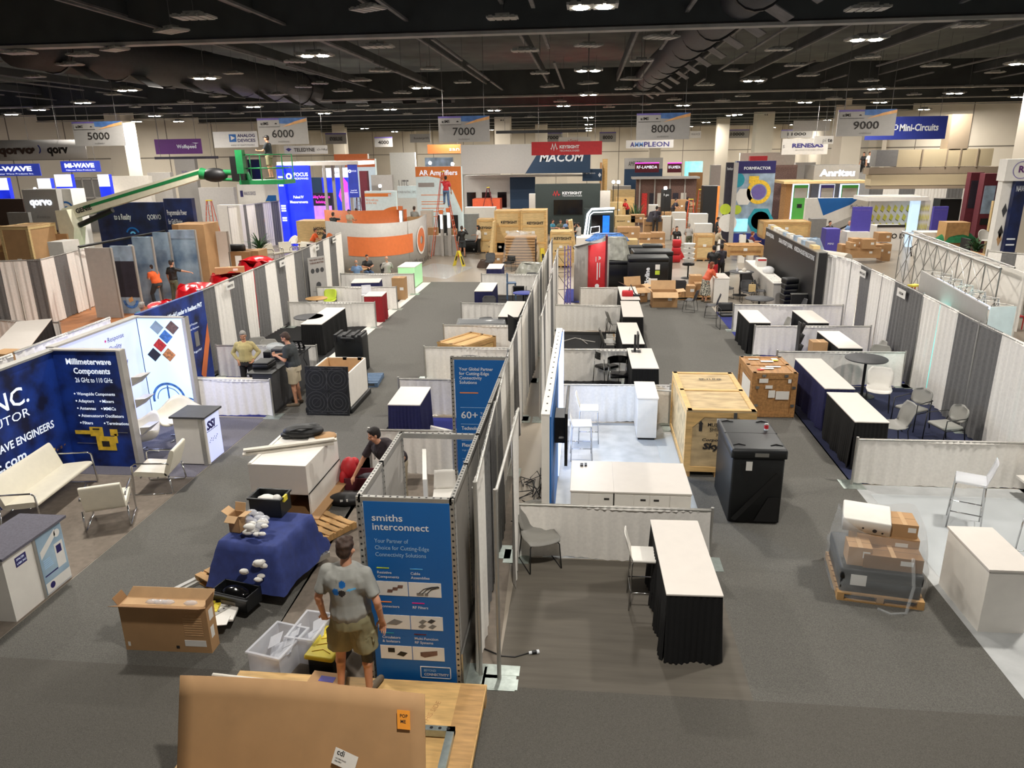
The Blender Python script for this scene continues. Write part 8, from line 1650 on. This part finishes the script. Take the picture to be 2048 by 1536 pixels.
for i, (x0, y0, x1, y1, Y_) in enumerate(((1700, 496, 1762, 516, 41.8), (1705, 478, 1726, 497, 42), (1725, 479, 1752, 498, 41.6), (1750, 490, 1768, 514, 42), (1757, 466, 1783, 484, 43), (1767, 480, 1783, 514, 42.5), (1683, 490, 1697, 512, 42.6), (1701, 486, 1712, 498, 41.7))): pxbox('carton', 'brown carton in the labelled heap beside the carpet roll', x0, y0, x1, y1, Y_, .8, 'card', None, group='labelled cartons by the carpet roll')
t = thing('carpet_roll', 'pale rolled carpet lying on the concrete beside the labelled cartons', 'roll', (dep(1660, 500, 42).x, 42, 0)); B('offwhite').cyl((-.9, 1.6, .32), (.6, -1.2, .32), .32, n=20).make('roll', t); heap(dep(1610, 480, 43).x, 43, 1.2, .8, 1.2, 'photo_sky', 'covered_goods', 'goods under pale blue sheet behind the black wall', 'load')
t = thing('electric_cart', 'orange flat electric cart on the concrete', 'cart', (dep(1900, 515, 38).x, 38, 0)); b = B('orange_dark').rb(-1.0, 1.1, -.6, .6, .25, .95, .08); b.on('tyre')
for x in (-.5, .6): b.cyl((x, -.62, .3), (x, -.5, .3), .3, n=16).cyl((x, .5, .3), (x, .62, .3), .3, n=16)
b.on('print_white').text('GES', (.75, -.605, .6), .18, bold=.05); b.make('body', t); B('black').rb(-1.5, -1.0, -.5, .5, .4, 1.3, .1).make('seat', t); B('black').tube([(-1.9, -.2, .9), (-2.0, -.2, 1.3), (-1.75, -.2, 1.5), (-1.65, -.2, 1.2)], .03, 6).make('steering_wheel', t)
pxbox('crate', 'wide pale topped plywood box in front of the orange cart', 1898, 512, 1975, 560, 33.5, 1.6, 'ply_dark', None, n=1)
t = thing('platform_trolley', 'flat trolley with orange deck at the right', 'trolley', (dep(1975, 480, 41).x, 41, 0)); B('ladder_orange').bx(-1.1, 1.1, -.5, .5, .35, .45).make('deck', t); b = B('black')
for x in (-1.05, 1.05): b.bx(x-.04, x+.04, -.5, .5, .2, 1.4)
for x in (-.9, .9): b.cyl((x, -.5, .12), (x, -.4, .12), .12).cyl((x, .4, .12), (x, .5, .12), .12)
b.make('frame', t)
for i, x in enumerate((1975, 2000)): put('eames', (dep(x, 470, 43).x, 43, .45), .2-i, ('white shell chair left on the right distant concrete', 'white shell chair right on the right distant concrete')[i], scale=1.4)
F('display_tower', 'dark red tower with grey landscape picture', 'display', 1963, 347, 1991, 440, 46, .6, 'maroon', many(rc(.1, .9, .5, .85, 'photo_sky', .03), rc(.2, .8, .36, .44, 'black', .05))); F('display_tower', 'brown left flank of the dark red tower', 'display', 1936, 345, 1962, 432, 47, .5, 'maroon', rc(.1, .9, .55, .9, 'photo_dark'))
heap(dep(1917, 445, 43).x, 43, 1.1, .6, .45, 'green_cloth', 'covered_goods', 'green cloth over a stack of timber', 'cloth', z=1.0); F('timber_stack', 'stacked timber under the green cloth', 'timber', 1893, 445, 1940, 466, 42.6, 1, 'wood'); F('black_crate', 'black equipment rack behind the green cloth', 'crate', 1880, 398, 1922, 424, 50, 1, 'black'); F('display_board', 'plain tan sheet right of the red tower', 'panel', 1985, 402, 2000, 430, 44, .2, 'ply_pale')
F('exhibition_wall', 'white round column stand lettered R at the right edge', 'display wall', 2012, 318, 2075, 362, 27, .5, 'white', many(dc(.5, .5, .4, 'lilac_edge', .37), tx('RF', .4, .4, .3, m='purple', bold=.03)), 0); F('exhibition_wall', 'narrow white product panel below the round stand sign', 'display wall', 1998, 362, 2024, 452, 27.2, .3, 'white', many(*[pg([(.3, z), (.5, z-.05), (.7, z), (.5, z+.05)], m) for z, m in ((.8, 'dark_grey'), (.65, 'ink'), (.6, 'card'), (.45, 'grey'))])); F('exhibition_wall', 'navy product panel with white list at the right edge', 'display wall', 2024, 362, 2048, 455, 27, .3, 'navy_graphic2', many(tx('NAVO', .1, .93, .04, .8), *[rc(.1, .8, z, z+.01, 'print_white') for z in (.6, .56, .5, .46, .4, .36)]))
back_drape(dep(1985, 450, 26.5), dep(2075, 455, 25.5), 2.6, ('white', 'grey', 'white'), 'drapes below the round stand sign at the right edge'); back_drape(dep(1735, 378, 62), dep(1960, 372, 62), 3.2, ('grey', 'white', 'grey', 'white', 'white', 'grey', 'white'), 'far right drapes below the beige gallery band')
quad_table([(1990, 585), (2050, 592), (2040, 572), (1985, 568)], .8, 'white', 'white table at the right edge beside red chairs'); 
for i, x in enumerate((2000, 2046)): t = thing('wooden_chair', ('red chair left at the right edge table', 'red chair right at the right edge table')[i], 'chair', (dep(x, 590, 26).x, 26.2, 0)); b = B('red').bx(-.2, .2, -.2, .2, .42, .46).bx(-.2, .2, .18, .21, .75, .9); [b.cyl((sx*.18, sy*.18, 0), (sx*.18, sy*.18, .9 if sy > 0 else .44), .02, n=5) for sx in (-1, 1) for sy in (-1, 1)]; b.make('frame', t)
t = blackcase((10.2, 14.6, 0), -.5, 2.2, 1.2, 2.5, 'black tall case behind the right grey drapes', 'ORBIT'); t = counter('reception_counter', Vector((12.6, 18.6, 0)), -.3, 2.4, 1.2, 2.0, 'black', 'grey', 'black counter block behind the fabric wall', toe=0)
# gallery band and glazed front on the right wall
for nm, x0, y0, x1, y1, m in (('trim_1', 1752, 300, 1795, 333, 'grey'), ('trim_2', 1795, 298, 1985, 333, 'wall_beige'), ('trim_3', 1738, 334, 2060, 347, 'wall_tan'), ('trim_4', 1742, 348, 2060, 370, 'wall_beige'), ('trim_5', 1742, 371, 2060, 377, 'wall_tan'), ('trim_6', 1900, 228, 1940, 300, 'wall_tan')):
    X0, X1, Z0, Z1 = rect(x0, y0, x1, y1, 49); b = B(m).bx(X0, X1, 49, 50, Z0 if nm != 'trim_3' else Z0, Z1)
    if nm == 'trim_2':
        b.on('wall_tan')
        for k in (.26, .52, .66, .84): b.bx(X0+(X1-X0)*k-.04, X0+(X1-X0)*k+.04, 48.96, 49, Z0, Z1)
    struct(nm, b)
# ================= PEOPLE =================
def dz(a): return math.radians(a)
STAND = dict
person('man in grey t-shirt with blue print and khaki shorts, back to the gallery', (-2.5, 6.66, .2), PI-.08, 1.9, dict(lean=(.02, -.03, 0), el=(.31, .06, 1.13), wl=(.32, -.03, .87), er=(-.31, .06, 1.14), wr=(-.31, -.02, .88), kl=(.15, -.0, .5), al=(.17, .03, .09), kr=(-.13, -.01, .5), ar=(-.14, .03, .09), hdl=(0, -.1, -.3), hdr=(0, -.1, -.3), nod=-.1, gaze=-.15),
       skin='skin', hair='hair_brown', shirt='tee_grey', pants='khaki', legs='shorts', vox=.0075, near=True, stout=1.28)
P1 = COL.objects[-1]; P1 = [o for o in D.objects if o.type == 'EMPTY' and str(o.get('label', '')).startswith('man in grey t-shirt with blue')][0]
b = B('smiths_blue')
def back(x, z, m, rx, rz):
    b.on(m); n = 12; b.add([(x+rx*math.cos(2*PI*i/n), .182+.012*abs(math.sin(3*i))*0-.0*i-.25*(x+rx*math.cos(2*PI*i/n))**2, z+rz*math.sin(2*PI*i/n)) for i in range(n)], [tuple(range(n))], False)
sb = [o for o in P1.children if o.name.startswith('shirt')][0]
for v_, m_, r_ in (((.0, 1.36), 'smiths_blue', .035), ((.065, 1.28), 'smiths_blue', .036), ((.0, 1.275), 'ink', .034), ((-.075, 1.3), 'sky_blue', .03), ((-.11, 1.305), 'sky_blue', .022)):
    sb.data.materials.append(MATS[m_]); k = len(sb.data.materials)-1
    for p in sb.data.polygons:
        c = p.center
        if c.y > .05 and (c.x-v_[0])**2+((c.z-v_[1])*(1 if m_ != 'sky_blue' else 2.4))**2 < r_**2: p.material_index = k
b = B('black').cyl((-.135, -.005, .38), (-.13, -.005, .52), .062, .07, n=16); b.make('knee_brace', P1)
HIPS = dict(el=(.34, .08, 1.16), wl=(.2, -.04, .98), er=(-.34, .08, 1.16), wr=(-.2, -.04, .98))
person('older man in tan shirt with hands on his hips behind the dark counter', (-8.78, 17.55, 0), dz(12), 1.72, dict(HIPS, nod=-.35), hair='hair_grey', shirt='tan_shirt', pants='ink', sleeve='long', vox=.01, stout=1.1)
person('man in dark t-shirt and beige shorts looking down at his hands', (-7.22, 16.85, 0), dz(-88), 1.88, dict(el=(.25, -.1, 1.14), wl=(.08, -.33, 1.2), er=(-.25, -.1, 1.14), wr=(-.08, -.33, 1.2), nod=-.5, lean=(0, -.05, 0), head=(0, -.05, -.02)), shirt='dark_tee', pants='beige_cloth', legs='shorts', vox=.01, stout=1.12)
person('smiling man in brown t-shirt with badge reaching towards the open suitcase', (-3.2, 11.35, 0), dz(-28), 1.8, dict(lean=(-.06, -.28, -.1), head=(-.05, -.07, -.03), el=(.36, -.22, 1.15), wl=(.34, -.34, .98), er=(-.42, -.35, 1.0), wr=(-.5, -.5, .74), gaze=-.5, nod=-.3), hair='hair_black', shirt='brown_tee', pants='beige_cloth', badge=True, vox=.009, stout=1.2)
W_ = dict(el=(.24, -.12, 1.15), wl=(.12, -.38, 1.15), er=(-.24, -.12, 1.15), wr=(-.12, -.38, 1.15))
UP = dict(el=(.3, -.25, 1.35), wl=(.2, -.45, 1.5), er=(-.3, -.25, 1.35), wr=(-.2, -.45, 1.5))
HI = dict(el=(.28, -.28, 1.42), wl=(.15, -.45, 1.68))
LE = dict(lean=(0, -.22, -.06), el=(.26, -.3, 1.1), wl=(.14, -.5, 1.0), er=(-.26, -.3, 1.1), wr=(-.14, -.5, 1.0))
STEP = dict(kl=(.12, -.22, .62), al=(.13, -.12, .25))
def pp(px, py, Y, z, rot, H, lab, shirt, pants='jeans', pose=None, **k):
    if Y is None: p = at(px, py, z)
    else: p = dep(px, py, Y); p.z = z
    return person(lab, p, dz(rot), H, pose, shirt=shirt, pants=pants, vox=k.pop('vox', .018), **k)
pp(318, 590, 29, 0, -110, 1.8, 'worker in orange t-shirt striding past the blue picture panels', 'orange_tee', 'dark_tee', dict(W_, kl=(.12, -.25, .52), al=(.14, -.15, .1), lean=(0, -.15, -.05)), stout=1.25)
pp(347, 560, 29.6, 0, 165, 1.85, 'worker in black with cap fixing a blue picture panel', 'black', 'olive', dict(er=(-.35, -.2, 1.3), wr=(-.6, -.3, 1.25)), cap_='black')
pp(288, 640, 20.8, 0, 175, 1.8, 'grey haired man in teal shirt standing behind the drape crest', 'teal_shirt', 'ink', hair='hair_grey')
pp(543, 362, 31.5, dep(540, 362, 31.5).z+.1, -90, 1.75, 'worker in black cap and khaki shorts in the lift basket', 'dark_tee', 'khaki', dict(W_), legs='shorts', cap_='black')
pp(625, 486, 44.2, 0, 100, 1.8, 'man in orange top leaning over the small table', 'orange_tee', 'beige_cloth', LE); pp(652, 486, 43.6, 0, -100, 1.75, 'man in navy t-shirt facing the man in orange', 'dark_tee', 'ink', W_)
pp(670, 478, 40.2, 1.25, 170, 1.75, 'worker in black t-shirt standing on the orange ladder', 'black', 'black', dict(UP, **STEP), legs='shorts'); pp(699, 440, 41.5, 1.35, 60, 1.7, 'man in pale grey shirt and cap above the curved wall', 'beige_cloth', 'khaki', W_, cap_='photo_dark', hair='hair_grey'); pp(713, 430, 46, 1.0, 0, 1.8, 'man in white shirt with strap behind the capped man', 'white', 'black', W_, skin='skin_dark', hair='hair_black')
CH = dict(SIT, wl=(.08, -.42, .78), wr=(-.08, -.42, .78))
pp(737, 560, 35.2, 0, 30, 1.75, 'seated man in black t-shirt at the small table before the curved wall', 'black', 'jeans', CH); pp(776, 560, 34.6, 0, -150, 1.75, 'seated man in grey hoodie with his back to the gallery', 'light_grey', 'ink', CH, sleeve='long', hair='hair_grey', hairstyle='bald'); pp(716, 575, 33.6, 0, -160, 1.7, 'seated person in pale blue at the near side of the small table', 'blue_shirt', 'jeans', CH, hairstyle='bald', hair='hair_grey')
round_table((-11.0, 34.5), .45, .75, 'card', 'black', 'small round table between the three seated people'); put('black_chair', (-9.9, 35.6, 0), PI, 'black chair beside the man in the grey hoodie')
pp(893, 402, 44.3, 2.95, 190, 1.8, 'worker in red t-shirt high on the tall orange ladder', 'red', 'jeans', dict(HI, **STEP), skin='skin_tan', hair='hair_black'); pp(829, 432, 44.5, 1.15, 170, 1.85, 'man in grey green shirt and jeans standing above the curved wall', 'tee_grey', 'jeans', W_, sleeve='long')
F('plinth', 'wooden platform under the man in jeans', 'platform', 815, 434, 845, 470, 44.2, 1, 'card')
pp(899, 500, 45.2, 0, 110, 1.8, 'man in black t-shirt and brown trousers at the white counter by the ladder', 'black', 'olive', dict(er=(-.3, .05, 1.15), wr=(-.15, -.2, 1.05)), hair='hair_black'); pp(925, 505, 44.2, 0, 180, 1.85, 'man in black hoodie and shorts photographing with a phone', 'black', 'dark_tee', dict(er=(-.3, -.2, 1.3), wr=(-.12, -.35, 1.55)), legs='shorts', sleeve='long'); pp(958, 508, 45.6, 0, -100, 1.75, 'woman in white top and black trousers by the crates', 'white', 'black', dict(er=(-.28, -.1, 1.15), wr=(-.2, -.4, 1.15)), hairstyle='long', hair='hair_black')
for i, (x, y, r_, s_, lb) in enumerate(((1105, 470, 60, 'teal_shirt', 'seated person in teal bent over by the dark wall'), (1121, 465, 0, 'olive', 'seated person in olive before the black screen'), (1134, 462, 0, 'blue_shirt', 'grey haired person in pale blue before the black screen'), (1137, 478, 180, 'dark_tee', 'seated man in navy with back turned at the dark wall'), (1149, 478, 150, 'ink', 'seated man in black leaning back beside the short crate'), (1157, 476, -120, 'light_grey', 'person in grey between the short crate and the glowing kiosk'))):
    pp(x, y, 49+(i < 3)*2-i*.1, .3, r_, 1.75, lb, s_, 'jeans', CH, hair='hair_grey' if i == 2 else 'hair_black'); F('packing_stool', 'low box seat before the dark wall, seat %s from the left' % ('first', 'second', 'third', 'fourth', 'fifth', 'sixth')[i], 'stool', x-5, y-10, x+5, y+6, 49.3+(i < 3)*2-i*.1, .3, 'card_dark')
pp(1351, 508, 44.5, 0, 10, 1.75, 'long haired woman in black with badge raising a hand', 'black', 'black', dict(er=(-.35, -.1, 1.3), wr=(-.3, -.2, 1.6)), hairstyle='long', badge=True); pp(1377, 500, 46.5, 0, 185, 1.75, 'man in pale grey jumper seen from behind at the worktable', 'light_grey', 'olive', LE, sleeve='long', hair='hair_grey'); pp(1428, 505, 44.0, 0, 100, 1.75, 'man in beige shirt behind the red rimmed crate', 'beige_cloth', 'ink', LE, sleeve='long', hair='hair_grey', hairstyle='bald'); pp(1434, 470, 50, 0, 60, 1.8, 'man in grey with badge beside the gold ring stand', 'dark_tee', 'ink', W_, badge=True, hair='hair_black')
pp(1424, 560, 34.4, 0, 170, 1.85, 'man in black t-shirt and red shorts by the black partition', 'black', 'red', W_, legs='shorts', skin='skin_tan', hair='hair_black', stout=1.15); pp(1440, 545, 34.9, 0, -170, 1.85, 'man in dark clothes beside the man in black', 'photo_dark', 'black', W_, skin='skin_dark', hair='hair_black', sleeve='long')
pp(1409, 605, 30.5, 0, 110, 1.7, 'woman in orange top and patterned skirt leaning on the white counter', 'ladder_orange', 'pattern_skirt', LE, legs='skirt', hairstyle='long', hair='hair_red', stout=1.05)
pp(1486, 497, 42, .25, 170, 1.75, 'seated person in black with back turned at the gold ring stand', 'black', 'jeans', CH, hairstyle='long', hair='hair_brown'); pp(1503, 492, 43, .25, 100, 1.75, 'seated man in maroon shirt at the gold ring stand', 'maroon', 'ink', CH, hair='hair_red')
for i, (x, y, Y_) in enumerate(((1486, 470, 41.8), (1503, 480, 42.8))): F('bar_stool', ('white stool under the person in black at the gold ring stand', 'white stool under the man in maroon')[i], 'stool', x-6, y, x+6, y+20, Y_, .3, 'white')
pp(1657, 472, 47.5, 0, 20, 1.75, 'man in black t-shirt with badge before the slanting graphic', 'black', 'jeans', None, badge=True, hair='hair_black'); pp(1696, 478, 47, 0, -70, 1.8, 'older man in pale blue shirt at the patterned white counter', 'blue_shirt', 'olive', W_, hair='hair_grey', hairstyle='bald')
pp(1734, 352, 60, dep(1734, 352, 60).z, 30, 1.75, 'distant person in white on the gallery right of the grey box sign', 'white', 'ink'); pp(1723, 352, 61, dep(1723, 352, 61).z, -60, 1.75, 'distant person in black on the gallery right of the grey box sign', 'black', 'black'); F('gallery_deck', 'dark gallery railing under the two distant people', 'platform', 1716, 346, 1742, 360, 59, 3, 'grey')
pp(122, 478, 34, 1.0, -70, 1.75, 'worker in dark red shirt beside the boom lift turret', 'maroon', 'ink', W_, hair='hair_black'); F('plinth', 'pale box behind the worker in dark red', 'platform', 108, 480, 134, 500, 33.9, .8, 'offwhite')
pp(1345, 430, 56.5, .9, 60, 1.8, 'dark silhouetted worker bending on the raised stand floor', 'photo_dark', 'ink', LE, hair='hair_black'); pp(1374, 425, 57, .9, 100, 1.8, 'dark silhouetted worker right of the bending one', 'photo_dark', 'ink', W_, hair='hair_black'); pp(1255, 425, 58, .8, -60, 1.8, 'person in red near the stacked distant crates', 'red', 'ink', LE, skin='skin_tan', hair='hair_black'); pp(377, 418, 60, .8, 40, 1.75, 'worker in black on the floor below the purple sign', 'black', 'ink', W_); pp(1310, 460, 48.8, .9, 160, 1.75, 'person with dark hair behind the brown carton heap', 'photo_dark', 'ink', LE, hair='hair_black')
D.scenes.remove(TSC)
